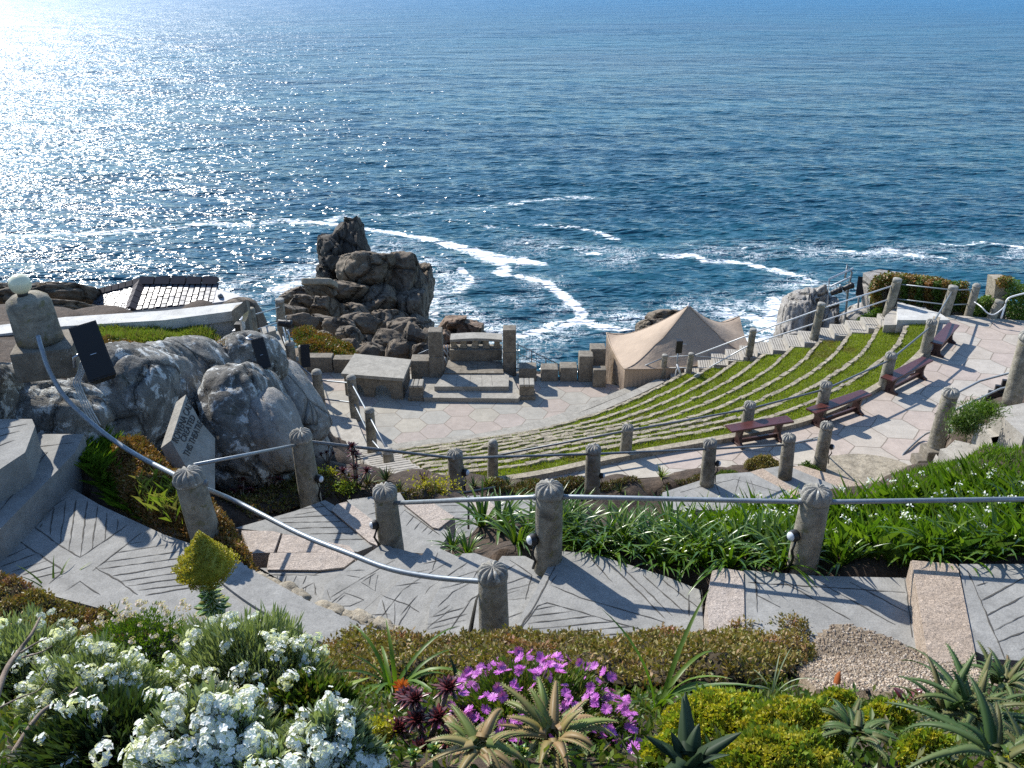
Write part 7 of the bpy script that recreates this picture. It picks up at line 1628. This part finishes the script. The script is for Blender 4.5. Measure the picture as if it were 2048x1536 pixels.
# gravel patch with loose pebbles
mb = MB(); nn_ = 34; xs = [g_[0] for g_ in GV]; ys = [g_[1] for g_ in GV]; gx, gy = np.meshgrid(np.linspace(min(xs), max(xs), nn_*2), np.linspace(min(ys), max(ys), nn_*2))
def gvz(x, y): return np.maximum(gzv(x, y)+.05, -4.34 + np.clip((4.9-y)*.35, 0, .4)*0)
gvz_ = gvz; zz = gvz(gx, gy); zz = np.where(edgedist(gx, gy, GV) < .06, zz-.08, zz); ins = inpoly(gx, gy, GV); n1, n2 = gx.shape; ii = np.arange(n1-1)[:, None]*n2 + np.arange(n2-1)[None, :]; m_ = ins[:-1, :-1] & ins[1:, 1:] & ins[1:, :-1] & ins[:-1, 1:]
fc = np.stack([ii, ii+1, ii+n2+1, ii+n2], -1)[m_]
gv = tag(link('gravel', fastmesh('gravel', np.stack([gx.ravel(), gy.ravel(), zz.ravel()], 1), fc, M['gravel'], smooth=True)), 'sandy gravel patch in front of the granite step at right', 'gravel', kind='stuff')
q = sample_poly(GV, 6500); q = q[edgedist(q[:, 0], q[:, 1], GV) > .07]; z = gvz(q[:, 0], q[:, 1]); r_ = rng.uniform(.004, .012, len(q)); c = np.stack([q[:, 0], q[:, 1], z+r_*.3], 1); oc = np.array([[1,0,0],[0,1,0],[-1,0,0],[0,-1,0],[0,0,.7],[0,0,-.7]])
v = (c[:, None, :] + oc[None]*r_[:, None, None]*rng.uniform(.7, 1.3, (len(q), 6, 1))).reshape(-1, 3); tri = np.array([[0,1,4],[1,2,4],[2,3,4],[3,0,4],[1,0,5],[2,1,5],[3,2,5],[0,3,5]]); f = (np.arange(len(q))[:, None, None]*6 + tri[None]).reshape(-1, 3)
M['pebble'] = leafmat('pebbles', [(0.22,0.16,0.11),(0.34,0.26,0.18),(0.48,0.41,0.33),(0.14,0.105,0.08),(0.29,0.215,0.145)], .8, 0)
tag(link('pebbles', fastmesh('pebbles', v, f, M['pebble']), gv), 'loose pebbles', kind='stuff')
# --- succulents over the curved wall, shrubs at top right
def curtain(label, pts, Y, n, L, W, mat, name='trailing_succulents', thick=.5, cat='trailing plant'):
    q = sample_poly([(a, b, 0) for a, b in pts], n); w = np.array([PY(a, b, Y+rng.uniform(-thick, thick)*.5) for a, b in q]); v, f = leaves(w, unit(rng.normal(size=(n, 3))*.7+[0, -.8, .3]), L*rng.uniform(.6, 1.3, n), W*rng.uniform(.7, 1.3, n), .2)
    o1 = V(tuple(w.mean(0))); return tag(obj_arr(name, v, f, M[mat], None, o1), label, cat)
curtain('thick mat of red and green succulents topping the curved wall', [(1742,566),(1750,553),(1775,546),(1830,550),(1880,556),(1925,572),(1940,592),(1920,590),(1870,576),(1800,566),(1770,572),(1745,600)], 25.9, 7000, .11, .05, 'ice', thick=.9)
curtain('succulent curtain hanging in strips down the curved wall', [(1738,575),(1760,570),(1762,610),(1745,612)], 25.7, 900, .10, .05, 'ice')
for i, (a, w) in enumerate(((1808,14),(1824,10),(1838,12),(1856,14),(1874,16),(1892,18),(1912,20),(1928,16))):
    curtain('hanging strip of green and rust succulents on the curved wall', [(a-w/2, 562), (a+w/2, 562), (a+w/2*.8, 606+i*3), (a-w/2*.8, 602+i*3)], 25.5-i*.08, 520, .10, .05, 'ice' if i % 2 else 'hedge', thick=.2).__setitem__('group', 'hanging succulent strips on the curved wall')
curtain('leafy green shrub with white flowers between slim post and pier', [(1950,600),(1975,590),(1995,600),(1990,640),(1940,636)], 24.4, 2200, .10, .05, 'hedge', 'shrub', .6, 'shrub')
curtain('dense green shrub filling the top right corner behind the white pipe rail', [(2006,560),(2025,556),(2060,575),(2200,600),(2200,660),(2040,650),(2012,638),(2008,600)], 24.3, 7500, .11, .05, 'hedge', 'shrub', 1.0, 'shrub')
curtain('rust topped succulents on the pale pier at top right', [(1990,562),(2005,552),(2025,556),(2020,572),(1998,572)], 24.1, 700, .09, .05, 'ice', 'succulent_patch', .5, 'succulent')
curtain('green weeds at the foot of the curved wall beside the white rock', [(1700,650),(1740,620),(1760,612),(1790,640),(1760,660),(1720,662)], 26.0, 2600, .12, .03, 'bright_grass', 'weeds', .6, 'weeds')
# --- bare branches at bottom left
def branch(label, pts, r0, r1, twigs):
    o1 = PY(*pts[0]); root = empty('bare_branch', o1, label, 'branch', 'bare branches at bottom left'); c = catmull([PY(*p)-o1 for p in pts], 6); n = len(c); mb = MB(); mb.tube(c, [r0+(r1-r0)*i/(n-1) for i in range(n)], 8); mb.build('limb', M['bark'], root)
    for t in twigs:
        m = MB(); cc = catmull([PY(*p)-o1 for p in t], 5); k = len(cc); m.tube(cc, [r1*1.1*(1-.7*i/(k-1)) for i in range(k)], 6); m.build('twig', M['bark'], root)
branch('long pale bare branch rising from the bottom left corner', [(-20,1440,2.1),(10,1345,2.3),(40,1300,2.45),(62,1270,2.5),(80,1235,2.6)], .012, .004, [[(42,1305,2.4),(75,1285,2.4),(100,1275,2.4)],[(45,1315,2.4),(80,1305,2.35),(105,1292,2.35)]])
branch('forked bare branch crossing the dark shrub at lower left', [(5,1550,1.8),(30,1500,1.9),(70,1440,2.0),(95,1415,2.05),(130,1398,2.1),(155,1375,2.15)], .010, .003, [[(55,1460,2.0),(75,1450,2.0)],[(-10,1420,2.0),(40,1395,2.1),(80,1378,2.15),(110,1330,2.2)]])
branch('bare stem on the bottom edge below the white flowers', [(235,1550,1.75),(280,1515,1.85),(305,1490,1.9),(330,1460,1.95)], .008, .003, [[(290,1508,1.88),(330,1512,1.88)]])
branch('short bent bare stem under the dense white flower heads', [(415,1545,1.72),(440,1515,1.76),(445,1480,1.8)], .009, .006, [])
# --- hose and little pipes in the small bed
mb = MB(); o1 = PY(740,990,9.6); mb.tube([p-o1 for p in catmull([PY(640,975,9.2), PY(700,985,9.3), PY(790,988,9.6), PY(850,984,10.2), PY(920,986,10.8), PY(990,975,11.3)], 5)], .022, 8)
tag(mb.build('garden_hose', M['hose'], None, o1), 'black hose lying along the small bed by the lower path', 'hose')
